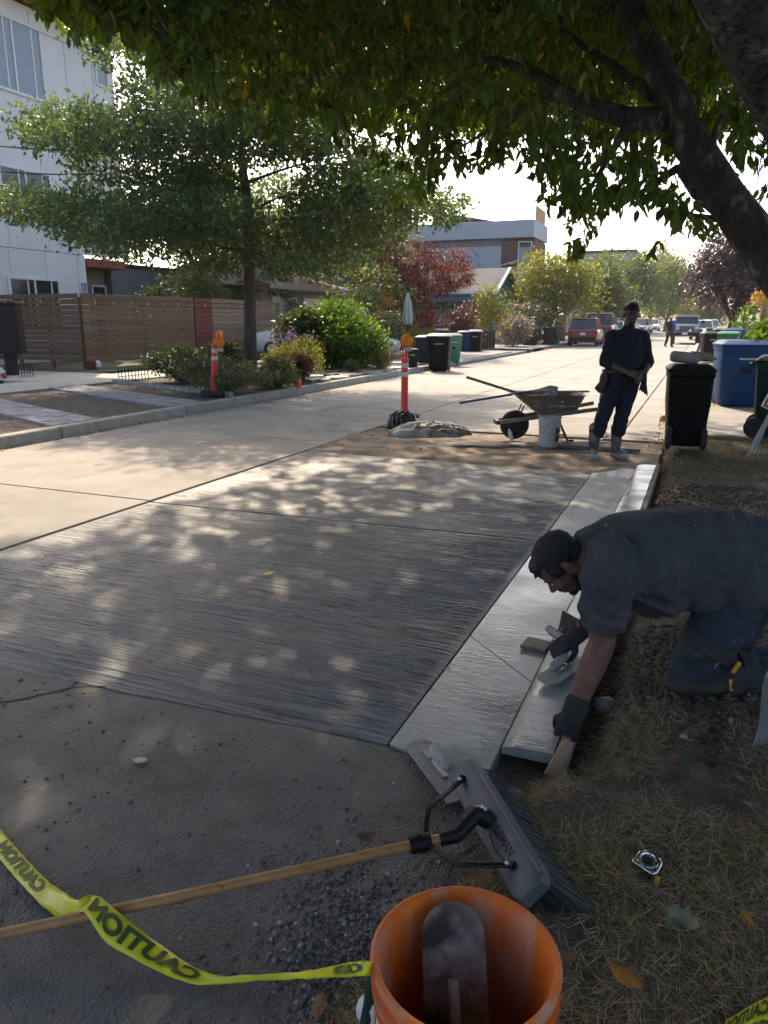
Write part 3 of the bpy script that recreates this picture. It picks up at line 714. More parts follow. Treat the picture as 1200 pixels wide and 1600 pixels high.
def blob_pads(w, d, h, n, z0=.0, r=.38, seed=1):
    rs = np.random.default_rng(seed); out = []
    for i in range(n):
        a = rs.random() * 6.283; u = rs.random(); rr = math.sqrt(rs.random()) * .62
        z = z0 + (h - z0) * (.18 + .62 * u); k = math.sin(min(1, (z - z0) / (h - z0) + .15) * math.pi) ** .5
        out.append((math.cos(a) * rr * w / 2 * k, math.sin(a) * rr * d / 2 * k, z, w / 2 * r * rs.uniform(.8, 1.2), d / 2 * r * rs.uniform(.8, 1.2), (h - z0) * r * .62 * rs.uniform(.8, 1.2)))
    return out
def shrub(name, label, base, w, h, lm, n=9, per=260, size=.07, group=None, z0=0.02, d=None, seed=1, stem=True, ratio=.5, cat='shrub', **k):
    t = thing(name, label, cat, base, 0, group)
    fo = foliage('foliage', blob_pads(w, d or w, h, n, z0, seed=seed), per, size, LM[lm], t, ratio, **k); prop(fo, kind='stuff')
    if stem:
        b = MB()
        for i in range(4):
            a = i * 1.6 + seed; b.tube([(0, 0, -.03), (.12 * w * math.cos(a), .12 * w * math.sin(a), h * .3), (.28 * w * math.cos(a), .28 * w * math.sin(a), h * .62)], [.03, .02, .008], 5)
        b.build('stem', MT['bark'], t)
    return t
Z = .14
shrub('evergreen_shrub', 'low dark green spreading shrub behind the wire edging at the bed corner', gp(272, 600, Z) + Vector((-.2, .5, 0)), 2.1, .82, 'dark', 14, 900, .055, seed=2)
shrub('evergreen_shrub', 'taller conical dark evergreen behind the leaning orange post', gp(345, 600, Z) + Vector((-.1, .3, 0)), 1.1, 1.1, 'dark', 12, 700, .06, seed=3)
shrub('flowering_shrub', 'loose grey green shrub dotted with pale flowers at the foot of the leaning post', gp(345, 615, Z) + Vector((-.15, .35, 0)), 2.2, .72, 'sage', 14, 800, .05, seed=4)
shrub('groundcover_shrub', 'low light green tuft just right of the oak trunk', gp(432, 606, Z) + Vector((-.1, .3, 0)), 1.3, .62, 'mid', 10, 650, .05, seed=5)
shrub('russian_sage', 'airy yellow green sage clump beside the round dark shrub', gp(470, 596, Z) + Vector((-.5, .5, 0)), 1.7, 1.0, 'olive', 12, 520, .055, seed=6)
shrub('boxwood', 'small round dark shrub with reddish top beside the sage clump', gp(466, 598, Z) + Vector((.1, .0, 0)), .7, .66, 'burgundy', 8, 600, .04, seed=7)
shrub('boxwood', 'glossy bright green rounded bush, the biggest in the kerbside bed', gp(537, 580, Z) + Vector((-.3, .7, 0)), 3.2, 1.95, 'lime', 30, 760, .10, seed=8, d=2.8)
shrub('laurel_bush', 'grey green bush in front of the parked white vehicle behind the fence end', Vector((af(468, 500, 22).x, af(468, 500, 22).y, .14)), 1.75, 1.72, 'dark', 14, 800, .10, seed=9)
def flower_spikes(name, label, base, n, h, w, lm, seed, blades=14, group=None):
    t = thing(name, label, 'plant', base, 0, group); rs = np.random.default_rng(seed); b = MB(); P, D, L = [], [], []
    for i in range(n):
        a = rs.random() * 6.28; l = rs.uniform(.5, 1) * w / 2; e = np.array([math.cos(a) * l, math.sin(a) * l, h * rs.uniform(.7, 1)])
        b.tube([(0, 0, 0), tuple(e * np.array([.45, .45, .6])), tuple(e)], [.006, .004, .002], 4, caps=False)
        for k in range(blades):
            P.append(e * (1 - .4 * rs.random()) + rs.normal(size=3) * .03); D.append(rs.normal(size=3) + [0, 0, .4]); L.append(.05 * rs.uniform(.6, 1.2))
    b.build('stem', MT['wood_grey'], t)
    prop(link('flower_head', leaf_cloud(np.array(P), np.array(D), unit(len(P)), L, .6), t, LM[lm]), kind='stuff')
flower_spikes('lavender_plant', 'thin lavender spikes rising in front of the right fence end', gp(440, 592, Z) + Vector((-1.0, 1.8, 0)), 26, 1.35, 1.1, 'lavender', 1)
flower_spikes('lavender_plant', 'pale lilac spikes between the sage and the big green bush', gp(492, 590, Z) + Vector((-1.0, 1.0, 0)), 22, 1.15, 1.1, 'lavender', 2)
flower_spikes('lavender_plant', 'lilac flower cloud right of the big green bush at the driveway', gp(612, 552, .15) + Vector((0, -1.2, 0)), 60, 1.35, 1.7, 'lavender', 3, 20)
def tuft(name, label, base, n, h, w, lm, seed):
    rs = np.random.default_rng(seed); a = rs.random(n) * 6.283; tl = rs.random(n) * w / 2 / h
    D = np.stack([np.cos(a) * tl, np.sin(a) * tl, np.ones(n)], 1); P = np.zeros((n, 3)) + rs.normal(size=(n, 3)) * np.array([w * .08, w * .08, 0])
    t = thing(name, label, 'plant', base); prop(link('blade', leaf_cloud(P, D, np.stack([-np.sin(a), np.cos(a), 0 * a], 1) + .3, h * rs.uniform(.5, 1.1, n), .035), t, LM[lm]), kind='stuff')
tuft('ornamental_grass', 'straw coloured grass tuft fanning out below the lilac flowers', gp(596, 578, .15), 240, .9, 1.5, 'straw', 4)
shrub('rose_bush', 'small leafy plant at the flagstones under the big green bush', gp(545, 583, Z) + Vector((.1, 0, 0)), .5, .38, 'sage', 6, 120, .05, seed=10)

# beyond the driveway
shrub('garden_shrub', 'big light green shrub standing below the slate blue gable', af(575, 470, 31) * Vector((1, 1, 0)) + Vector((0, 0, .14)) if False else Vector((af(578, 470, 31).x, af(578, 470, 31).y, .14)), 4.6, 3.6, 'mid', 18, 300, .15, seed=11)
shrub('yellow_shrub', 'yellow orange leaved sprig above the grey green shrub near the folded parasol', Vector((af(598, 480, 29.5).x, af(598, 480, 29.5).y, .14)), .9, 2.25, 'yellow', 5, 70, .13, z0=1.5, seed=12)
shrub('garden_shrub', 'rounded grey green shrub left of the folded parasol', Vector((af(607, 500, 28.5).x, af(607, 500, 28.5).y, .14)), 1.9, 1.75, 'sage', 10, 260, .10, seed=13)
shrub('topiary_shrub', 'rounded yellow green clipped shrub beneath the folded parasol', Vector((af(646, 510, 30).x, af(646, 510, 30).y, .14)), 1.15, 1.3, 'olive', 8, 260, .06, seed=14, group=None)
shrub('topiary_shrub', 'flat wide clipped green shrub right of the taller clipped one', Vector((af(677, 512, 31).x, af(677, 512, 31).y, .14)), 1.5, 1.05, 'olive', 8, 260, .06, seed=15)
shrub('topiary_shrub', 'small lime clipped ball behind the pale lidded bin', Vector((af(668, 522, 27).x, af(668, 522, 27).y, .14)), .75, .95, 'lime', 6, 200, .05, seed=16)
shrub('red_shrub', 'small brick red shrub between the parasol and the blue porch', Vector((af(662, 500, 33).x, af(662, 500, 33).y, .14)), 1.5, 1.75, 'red', 8, 240, .09, seed=17)
shrub('weeping_shrub', 'domed burgundy brown shrub in front of the blue house', Vector((af(725, 505, 38).x, af(725, 505, 38).y, .14)), 2.6, 2.35, 'burgundy', 12, 340, .12, seed=18, droop=.8)
shrub('garden_shrub', 'olive brown upright shrub between burgundy dome and pink flowered bush', Vector((af(768, 490, 40).x, af(768, 490, 40).y, .14)), 2.3, 3.3, 'olive', 12, 240, .14, seed=19)
shrub('hydrangea_bush', 'wide pinkish green flowering bush left of the parked red hatchback', Vector((af(802, 520, 42).x, af(802, 520, 42).y, .14)), 2.9, 2.3, 'pink', 14, 330, .13, seed=20)
shrub('garden_shrub', 'dark green bush right behind the pink flowered bush', Vector((af(840, 505, 46).x, af(840, 505, 46).y, .14)), 3.0, 2.7, 'dark', 12, 260, .15, seed=21)
MB_ = Vector((af(668, 500, 33.5).x, af(668, 500, 33.5).y, .14))
mp = []
for (x, y, rx, ry) in [(600, 420, 30, 16), (640, 400, 40, 18), (690, 405, 38, 18), (715, 430, 22, 16), (655, 430, 50, 16), (680, 445, 30, 12), (625, 450, 40, 16), (640, 472, 30, 12), (610, 440, 30, 14)]:
    for s_ in (-1, 1):
        q = af(x, y, 33.5 + s_ * 1.0) - MB_; k = 33.5 / F_PX; mp.append((q.x, q.y, q.z, rx * k, rx * k, ry * k))
tree('japanese_maple', 'feathery red Japanese maple in front of the blue house', 'tree', MB_, [((0, 0, -.1), .13), ((.1, 0, .8), .1), ((0, .1, 1.6), .07)],
     [((0, 0, 1.0), (-1.4, -.2, 2.3), .05, .015), ((0, 0, 1.2), (1.2, .3, 2.4), .05, .015), ((0, 0, 1.4), (.2, .2, 3.0), .05, .015)], mp, 900, .15, 'maple', 'bark_dark', ratio=.22, droop=.5)
def simple_tree(name, label, base_px, d, w, h, lm, n, per, size, seed, z0=None, trunk=.14, bark='bark', group=None, dep=None):
    q = af(base_px, 500, d); base = Vector((q.x, q.y, .1)); z0 = h * .25 if z0 is None else z0
    pads = blob_pads(w, dep or w, h, n, z0, .36, seed)
    tree(name, label, 'tree', base, [((0, 0, -.1), trunk * 1.3), ((0, 0, z0 * .5), trunk), ((.05 * w, 0, z0 + .2 * h), trunk * .7), ((0, .03 * w, h * .7), trunk * .3)],
         [((0, 0, z0 * .9), (w * .3 * math.cos(a), w * .3 * math.sin(a), z0 + (h - z0) * .5), trunk * .5, .03) for a in (0.4, 2.2, 3.9, 5.3)], pads, per, size, LM and lm, bark, group)
simple_tree('olive_tree', 'wide yellow green feathery tree left of the parked red hatchback', 858, 50, 7.4, 5.6, 'olive', 30, 420, .22, 31, z0=1.5, trunk=.16, bark='bark_dark')
simple_tree('plum_tree', 'dark purple leaved plum tree leaning over the right hand cars', 1143, 38, 5.2, 5.6, 'plum', 32, 520, .17, 32, z0=1.6, trunk=.2, bark='bark_dark')
for i, (x, d, w, h, lb_) in enumerate([(940, 66, 7, 7.0, 'medium green tree right behind the yellow green feathery tree'), (985, 82, 9, 8.4, 'rounded green street tree above the parked white cars'), (1040, 104, 11, 9.8, 'pale green street tree straight above the walking man'),
                                     (1015, 125, 12, 12.5, 'tall hazy tree behind the rounded street trees'), (1075, 150, 10, 11, 'farthest pale tree at the end of the street')]):
    simple_tree('street_tree', lb_, x, d, w, h, 'far', 22, 330, .30 + d * .001, 40 + i, z0=h * .16, trunk=.2)
simple_tree('conifer', 'dark pointed conifer top rising behind the street trees', 1025, 175, 6, 19, 'dark', 16, 200, .5, 50, z0=3)
simple_tree('street_tree', 'small yellow tinged tree beyond the jeep bonnet', 1090, 96, 6, 5.2, 'olive', 12, 260, .28, 51, z0=.8)
simple_tree('street_tree', 'low green tree right of the far vehicles', 1110, 84, 5, 4.2, 'far', 12, 260, .26, 56, z0=.6)
shrub('garden_shrub', 'yellow green bush with orange tips beside the utility pole', Vector((af(1180, 500, 30).x, af(1180, 500, 30).y, .1)), 1.7, 2.6, 'lime', 9, 200, .13, seed=52)
shrub('yellow_shrub', 'bright orange yellow sprig on the bush by the utility pole', Vector((af(1185, 478, 29.5).x, af(1185, 478, 29.5).y, .1)), .8, 2.5, 'yellow', 4, 70, .12, z0=1.8, seed=53)
shrub('garden_shrub', 'light green leafy plant at the right frame edge above the bins', Vector((af(1200, 530, 13.2).x, af(1200, 530, 13.2).y, .1)), .95, 1.55, 'lime', 8, 120, .11, z0=.75, seed=54)
shrub('laurel_bush', 'leafy laurel tree bush behind the right end of the slat fence', Vector((af(425, 470, 36).x, af(425, 470, 36).y, .14)), 3.8, 4.2, 'mid', 16, 330, .14, seed=55)
shrub('garden_shrub', 'dark needled bush peeking over the middle of the slat fence', Vector((-18.8, 23.2, .14)), 2.6, 3.1, 'dark', 10, 260, .12, seed=57)
shrub('yellow_shrub', 'reddish yellow shrub top behind the fence left of the oak trunk', Vector((af(372, 470, 33.5).x, af(372, 470, 33.5).y, .14)), 1.5, 3.0, 'olive', 7, 160, .12, z0=1.2, seed=58)
shrub('garden_shrub', 'tall leafy shrub between the grey wing and the garage gable behind the fence', Vector((-18.7, 25.6, .14)), 2.9, 3.9, 'mid', 16, 520, .13, seed=71)
simple_tree('street_tree', 'sunlit green tree behind the oak, seen between its branches', 440, 40, 9, 8.6, 'far', 22, 330, .24, 59, z0=2.6)
simple_tree('street_tree', 'yellow green tree rising behind the slate blue house', 560, 36, 7, 7.6, 'mid', 20, 320, .22, 60, z0=3.2)
simple_tree('street_tree', 'tree crown behind the entrance wing of the pale apartment building', 330, 34, 7, 8.0, 'mid', 20, 320, .22, 61, z0=2.8)
# ------------------------------------------------------------------ buildings
MT['panel_white'] = M_('white_cement_panel', (.70, .69, .665), (.64, .63, .61), 1.2, .7, .1, 60, rnd=.025)
MT['red_paint'] = M_('red_brown_paint', (.30, .055, .035), (.25, .05, .035), 3, .6)
MT['beige'] = M_('beige_siding', (.33, .29, .24), (.29, .26, .22), 2, .8)
MT['grey_wall'] = M_('grey_wall_panel', (.17, .175, .185), (.15, .155, .165), 1.5, .75, rnd=.04)
MT['slate_siding'] = M_('slate_blue_siding', (.055, .066, .085), (.070, .082, .10), 3, .7)
MT['shingle'] = M_('brown_roof_shingle', (.12, .075, .055), (.17, .11, .082), 8, .9, .6, 30)
MT['shingle_grey'] = M_('grey_roof_shingle', (.085, .085, .085), (.13, .13, .125), 8, .9, .6, 30)
MT['blue_paint'] = M_('bright_blue_siding', (.05, .22, .36), (.06, .25, .40), 3, .65)
MT['pale_panel'] = M_('pale_grey_cladding', (.36, .38, .42), (.32, .34, .38), 1, .6, rnd=.03)
MT['brick'] = M_('dark_red_brick_cladding', (.10, .045, .04), (.14, .065, .055), 12, .85, .3, 60, rnd=.12)
MT['cedar'] = M_('cedar_screen', (.45, .28, .15), (.36, .22, .12), 5, .7)
def window(par, name, c, w, h, axis='X', mull=0, glass='glass', fr=.07, dep=.06):
    """framed window on a wall facing +X (axis X) or -Y (axis Y); c is its centre on the wall face"""
    f = MB(); sgn = 1 if axis == 'X' else -1
    def put(mb, u, v, du, dv, d0, d1):
        if axis == 'X': mb.box((c[0] + (d0 + d1) / 2, c[1] + u, c[2] + v), (d1 - d0, du, dv))
        else: mb.box((c[0] + u, c[1] - (d0 + d1) / 2, c[2] + v), (du, d1 - d0, dv))
    put(f, 0, h / 2 - fr / 2, w, fr, 0.0, dep); put(f, 0, -h / 2 + fr / 2, w, fr, 0.0, dep)
    put(f, -w / 2 + fr / 2, 0, fr, h - 2 * fr, 0.0, dep); put(f, w / 2 - fr / 2, 0, fr, h - 2 * fr, 0.0, dep)
    for k in range(mull): put(f, -w / 2 + w * (k + 1) / (mull + 1), 0, fr * .8, h - 2 * fr, 0.0, dep - .004)
    o = f.build(name, MT['white'], par, bevel=.004, seg=1)
    for k in range(mull + 1):
        pw = (w - 2 * fr) / (mull + 1); g = MB(); put(g, -w / 2 + fr + pw * (k + .5), 0, pw - .03, h - 2 * fr - .01, .006, .022); g.build('pane', MT[glass], o)
        if mull: g = MB(); put(g, -w / 2 + fr + pw * (k + .72), 0, .05, h - 2 * fr - .02, .012, .034); g.build('sash', MT['white'], o)
    return o
def siding(par, mat, x0, x1, z0, z1, y, gable=0.0, pitch=.16, axis='Y', name='siding'):
    """lap boards over one wall facing -Y (or +X); gable>0 narrows the rows above z1 up to that height"""
    b = MB(); z = z0; top = z1 + gable
    while z < top - .02:
        k = 0 if z < z1 else (z - z1) / gable
        a, e = x0 + (x1 - x0) * .5 * k, x1 - (x1 - x0) * .5 * k; hh = min(pitch, top - z)
        if e - a > .05:
            if axis == 'Y': b.box(((a + e) / 2, y - .012, z + hh / 2), (e - a, .03, hh - .004), (R(-5), 0, 0))
            else: b.box((y + .012, (a + e) / 2, z + hh / 2), (.03, e - a, hh - .004), (0, R(5), 0))
        z += pitch
    return b.build(name, mat, par)
# white apartment building on the left: panels with open joints, windows, red eave
AB = thing('apartment_building', 'white panel clad three storey apartment building behind the wooden slat fence', 'building', (-21, 20, .1))
W = MB(); W.box((-3.06, -3.0, 2.0), (6.0, 10.0, 4.0)); W.box((-3.06, -2.0, 7.6), (6.0, 12.6, 7.1)); W.build('wall_core', MT['grey_wall'], AB)
zr = [.0, 3.72, 7.55, 10.55, 11.15]; 
yc = {0: [-6.5, -4.6, -2.9, -1.3, .19, 1.62, 2.02], 1: [-6.5, -4.6, -2.9, -1.2, .43, 1.80, 3.2, 4.28], 2: [-6.5, -4.6, -2.9, -1.1, .55, 1.95, 3.2, 4.28], 3: [-6.5, -4.6, -2.9, -1.1, .55, 1.95, 3.2, 4.28]}
for r_ in range(4):
    for a, b_ in zip(yc[r_], yc[r_][1:]):
        p = MB(); p.box((-.03, (a + b_) / 2, (zr[r_] + zr[r_ + 1]) / 2), (.05, b_ - a - .022, zr[r_ + 1] - zr[r_] - .022)); p.build('wall_panel', MT['panel_white'], AB)
window(AB, 'window', (-.005, -.40, 2.0), 2.15, 1.65, mull=1, fr=.08)
window(AB, 'window', (-.005, -.30, 5.55), 2.1, 1.35, mull=1, fr=.08)
window(AB, 'window', (-.005, -.22, 9.52), 2.35, 2.2, mull=1, glass='glass_pale', fr=.09)
window(AB, 'window', (-.005, 3.65, 9.95), .62, .72, glass='glass_pale'); window(AB, 'window', (-.005, 2.48, 6.05), .66, .52)
window(AB, 'window', (-.005, -4.2, 5.55), 2.1, 1.35, mull=1, fr=.08); window(AB, 'window', (-.005, -4.1, 9.52), 2.3, 2.2, mull=1, glass='glass_pale', fr=.09)
ev = MB(); ev.box((-2.6, -2.0, 11.32), (7.0, 14.2, .16)); ev.build('eave', MT['red_paint'], AB, bevel=.01)
cn = MB(); cn.box((-.55, 3.1, 3.48), (1.1, 2.0, .30)); cn.build('canopy', MT['red_paint'], AB, bevel=.01)
rc = MB(); rc.box((-1.2, 3.25, 1.75), (.1, 2.5, 3.5)); rc.build('entry_wall', MT['beige'], AB)
for dy in (2.55, 3.75):
    d = MB(); d.box((-1.13, dy, 1.35), (.05, .62, 2.7)); o = d.build('door', MT['dark_metal'], AB)
    d = MB()
    for s_ in (-.36, .36): d.box((-1.12, dy + s_, 1.38), (.09, .09, 2.78))
    d.box((-1.12, dy, 2.74), (.088, .63, .08)); d.build('door_frame', MT['white'], AB)
    g = MB(); g.box((-1.10, dy, 1.75), (.02, .40, 1.5)); g.build('pane', MT['glass'], o)
sg = MB(); sg.box((.02, 1.83, 2.45), (.03, .26, .62)); sgn = sg.build('number_sign', MT['pale_panel'], AB)
for ch, dz in (('2', .14), ('0', -.15)):
    me = text_mesh(ch, .30); me.transform(Matrix(((0, 0, 1, .037), (1, 0, 0, 1.83), (0, 1, 0, 2.45 + dz), (0, 0, 0, 1)))); link('digit', me, sgn, MT['dark_metal'])
GW = thing('grey_garden_building', 'low grey panelled wing right of the white apartment building', 'building', (-21.8, 26.9, .1))
for i in range(5):
    p = MB(); p.box((-.5, -2.2 + i * 1.12, 1.75), (1.0, 1.10, 3.5)); p.build('wall_panel', MT['grey_wall'], GW)
p = MB(); p.box((-.5, 0.05, 3.56), (1.3, 5.9, .12)); p.build('roof', MT['dark_metal'], GW)
# garage house
GH = thing('garage_house', 'beige house with brown shingle roof and two white garage doors', 'house', (-18, 32.5, .1))
p = MB(); p.box((-3.2, .3, 1.4), (6.4, 7.6, 2.8)); p.build('wall', MT['beige'], GH)
for yy, w in ((-1.45, 2.35), (1.35, 2.2)):
    f = MB(); f.box((.03, yy - w / 2 - .07, 1.25), (.08, .14, 2.5)); f.box((.03, yy + w / 2 + .07, 1.25), (.08, .14, 2.5)); f.box((.03, yy, 2.57), (.079, w + .28, .14)); 
    for k in range(4):
        d = MB(); d.box((.015, yy, .31 + k * .62), (.05, w - .01, .60)); d.build('garage_door_panel', MT['white'], GH, bevel=.01, seg=1)
    f.build('door_frame', MT['beige'], GH)
p = MB(); p.loft([[(.75, y, 2.80), (.75, y, 2.95), (-3.2, y + (.0), 3.95), (-7, y, 2.95), (-7, y, 2.80)] for y in (-3.9, 4.5)], smooth=False); p.build('roof', MT['shingle'], GH)
p = MB(); p.box((.78, .3, 2.86), (.05, 8.5, .2)); p.build('gutter', MT['beige'], GH)
for yy in (-2.75, 2.75):
    p = MB(); p.tube([(.05, yy, 2.65), (.18, yy, 2.62), (.26, yy, 2.5)], [.03, .05, .075], 8); p.build('lamp', MT['dark_metal'], GH)
siding(GH, MT['beige'], -5.9, .1, 2.9, 2.95, -.6, 1.6, .17, 'X')
p = MB()
for a, b_ in (((-6.3, 2.8), (-2.9, 4.65)), ((-2.9, 4.65), (.5, 2.8))):
    d = Vector((0, b_[0] - a[0], b_[1] - a[1])); p.box((-.45, (a[0] + b_[0]) / 2, (a[1] + b_[1]) / 2), (.35, d.length, .16), (math.atan2(d.z, d.y), 0, 0))
p.build('rake_board', MT['beige'], GH)
p = MB(); p.loft([[(x, -6.4, 2.85), (x, -2.9, 4.8), (x, .6, 2.85), (x, -2.9, 4.6)] for x in (-1.6, -.3)], smooth=False); p.build('roof', MT['shingle'], GH)
# slate blue house
SH = thing('slate_house', 'slate blue lap sided house with white trim behind the garage roof', 'house', (-22.8, 43, .1))
p = MB(); p.box((0, 4, 2.6), (8.4, 8, 5.2)); p.build('wall', MT['slate_siding'], SH)
siding(SH, MT['slate_siding'], -4.2, 4.2, .1, 5.2, -.02, 3.4, .21)
p = MB()
for s_ in (-1, 1):
    d = Vector((s_ * 4.7, 0, -3.9)); p.box((s_ * 2.35, -.15, 6.85), (d.length, .25, .2), (0, math.atan2(3.9, s_ * 4.7) if s_ > 0 else -math.atan2(3.9, 4.7), 0))
p.box((4.25, -.08, 2.5), (.16, .14, 5.0)); p.build('rake_board', MT['white'], SH)
p = MB(); p.loft([[(-4.8, y, 4.9), (0, y, 8.9), (4.8, y, 4.9), (0, y, 8.65)] for y in (-.3, 8)], smooth=False); p.build('roof', MT['shingle_grey'], SH)
window(SH, 'window', (.6, -.05, 4.9), 1.5, 1.3, 'Y', 0); window(SH, 'window', (3.3, -.05, 1.9), 1.2, 1.6, 'Y', 1)
p = MB(); p.box((3.2, -.7, 3.05), (3.2, 1.4, .28)); p.box((4.5, -1.2, 1.5), (.2, .2, 2.9)); p.build('porch', MT['white'], SH)
GS = thing('grey_house', 'grey shingled house with dormer behind the light green shrub', 'house', (-22.4, 55, .1))
p = MB(); p.box((0, 3.5, 2.2), (7.5, 7, 4.4)); p.build('wall', MT['grey_wall'], GS)
p = MB(); p.loft([[(-4.2, y, 4.1), (0, y, 7.6), (4.2, y, 4.1), (0, y, 7.3)] for y in (-.4, 7.4)], smooth=False); p.build('roof', MT['shingle_grey'], GS)
siding(GS, MT['pale_panel'], -3.6, 3.6, 4.3, 4.4, -.05, 2.7, .22); window(GS, 'window', (0.6, -.1, 5.2), 1.0, 1.3, 'Y', 1)
# bright blue cottage
BC = thing('blue_cottage', 'bright blue cottage with grey gabled roof and dark porch posts', 'house', (-14.9, 47, .1))
p = MB(); p.box((0, 3.2, 1.6), (4.6, 5.6, 3.2)); p.build('wall', MT['blue_paint'], BC)
siding(BC, MT['blue_paint'], -2.3, 2.3, .6, 3.2, .38, 0, .2); siding(BC, MT['blue_paint'], .5, 5.9, 3.2, 3.25, 2.31, 1.3, .2, 'X')
p = MB(); p.loft([[(x, .1, 3.15), (x, 3.2, 4.75), (x, 6.3, 3.15), (x, 3.2, 4.55)] for x in (-2.8, 2.75)], smooth=False); p.build('roof', MT['shingle_grey'], BC)
p = MB()
for a, b_ in (((.0, 3.1), (3.2, 4.7)), ((3.2, 4.7), (6.4, 3.1))):
    d = Vector((0, b_[0] - a[0], b_[1] - a[1])); p.box((2.72, (a[0] + b_[0]) / 2, (a[1] + b_[1]) / 2), (.14, d.length, .16), (math.atan2(d.z, d.y), 0, 0))
p.box((0, .05, 3.12), (5.6, .12, .16)); p.build('rake_board', MT['white'], BC)
p = MB()
for x in (-2.2, -1.2, -.2, .8, 1.9): p.box((x, -.9, 1.2), (.13, .13, 2.4))
p.box((0, -.9, .95), (4.4, .08, .08)); p.box((0, -.9, 2.45), (4.6, .16, .16)); p.build('porch_post', MT['dark_metal'], BC)
p = MB(); p.box((0, -.45, .28), (4.7, 1.1, .5)); p.build('porch_deck', MT['wood_grey'], BC)
p = MB(); p.box((0, -.3, 2.62), (5.0, 1.5, .10)); p.build('porch_roof', MT['shingle_grey'], BC)
window(BC, 'window', (-1.4, .36, 1.75), .8, 1.3, 'Y', 0); window(BC, 'window', (1.3, .36, 1.75), .8, 1.3, 'Y', 0)
# modern grey apartment block
MBK = thing('modern_building', 'pale grey modern block with brick strip and flat parapet roof', 'building', (-16.4, 59.5, .1))
p = MB(); p.box((-3.4, 2.3, 3.8), (9.4, 4.4, 7.6)); p.build('wall_core', MT['pale_panel'], MBK)
for i, (a, b_) in enumerate([(-8, -5.5), (-5.5, -3.0), (-3.0, -.6), (-.6, 1.22)]):
    for z0, z1 in ((.1, 3.6), (3.6, 7.0)):
        p = MB(); p.box(((a + b_) / 2, .04, (z0 + z1) / 2), (b_ - a - .02, .10, z1 - z0 - .02)); p.build('wall_panel', MT['pale_panel'], MBK)
p = MB(); p.box((-3.4, .03, 7.25), (9.2, .1, .46)); p.build('fascia', MT['grey_wall'], MBK)
p = MB(); p.box((-2.3, 2.2, 8.12), (12.1, 5.4, 1.24)); p.build('parapet', MT['pale_panel'], MBK, bevel=.02)
p = MB()
for k in range(47): p.box((1.87, -.02, .35 + k * .15), (1.26, .12, .135))
p.box((1.87, .1, 3.8), (1.25, .12, 7.2)); prop(p.build('brick_course', MT['brick'], MBK), kind='stuff')
window(MBK, 'window', (3.05, .0, 5.2), 1.05, 3.2, 'Y', 0, 'glass_pale'); window(MBK, 'window', (3.05, .0, 7.0), 1.05, .5, 'Y', 0)
p = MB(); p.box((2.95, 2.4, 3.8), (1.5, 4.4, 7.2)); p.build('wall_core', MT['brick'], MBK)
for zz in (2.2, 5.0):
    p = MB(); p.box((4.3, 2.5, zz), (1.3, 3.6, .14)); [p.box((4.3 + sx, 2.5 + sy, zz + .5), (.06, .06, 1.0)) for sx in (-.6, .6) for sy in (-1.7, 0, 1.7)]; p.box((4.92, 2.5, zz + 1.0), (.07, 3.5, .07)); p.build('balcony', MT['wood_grey'], MBK)
for k in range(9):
    p = MB(); p.box((3.72, .3 + k * .4, 9.25 - k * .01), (.05, .30, 1.1)); p.build('screen_slat', MT['cedar'], MBK)
MT['rust_wall'] = M_('rust_cladding', (.12, .05, .04), (.10, .045, .035), 3, .7)
RB = thing('red_building', 'red brown building top with sloping dark roof rising behind the grey block', 'building', (-22.6, 76, -.75))
p = MB(); p.loft([[(-4, y, 0), (-4, y, 12.6), (4.7, y, 10.9), (4.7, y, 0)] for y in (0, 8)], smooth=False); p.build('wall', MT['rust_wall'], RB)
p = MB(); p.loft([[(-4.3, y, 12.6), (-4.3, y, 12.95), (5.1, y, 11.15), (5.1, y, 10.8)] for y in (-.3, 8)], smooth=False); p.build('roof', MT['dark_metal'], RB)
window(RB, 'window', (-1.6, -.02, 11.0), 1.1, 1.4, 'Y', 1)
FB = thing('flat_building', 'distant pale flat roofed building over the yellow green tree', 'building', (-10.4, 96, .1))
p = MB(); p.box((-2, 4, 4.6), (7.5, 8, 9.2)); p.build('wall', MT['pale_panel'], FB); p = MB(); p.box((-2, 4, 9.3), (8, 8.5, .25)); p.build('roof', MT['dark_metal'], FB)
window(FB, 'window', (-3.2, -.02, 7.2), 1.6, 1.4, 'Y', 1); window(FB, 'window', (.2, -.02, 7.2), 1.6, 1.4, 'Y', 1)
# low dark board fence in front of the blue cottage, brick pier by the red hatchback
DF = thing('board_fence', 'low dark board fence between the burgundy dome and the pink flowered bush', 'fence', (*af(752, 510, 39).to_tuple()[:2], .12), YAW)
for k in range(9): p = MB(); p.box((-.64 + k * .16, 0, .45), (.15, .03, .9 + (.12 if k == 0 else 0))); p.build('board', MT['dark_metal'], DF)
BP = thing('brick_pier', 'short red brick pier below the yellow green tree beside the red hatchback', 'pier', (*af(876, 510, 53).to_tuple()[:2], .12), YAW)
for k in range(14): p = MB(); p.box((0, 0, .08 + k * .125), (.6, .5, .115)); p.build('brick_course', MT['red_paint'], BP, bevel=.008, seg=1)

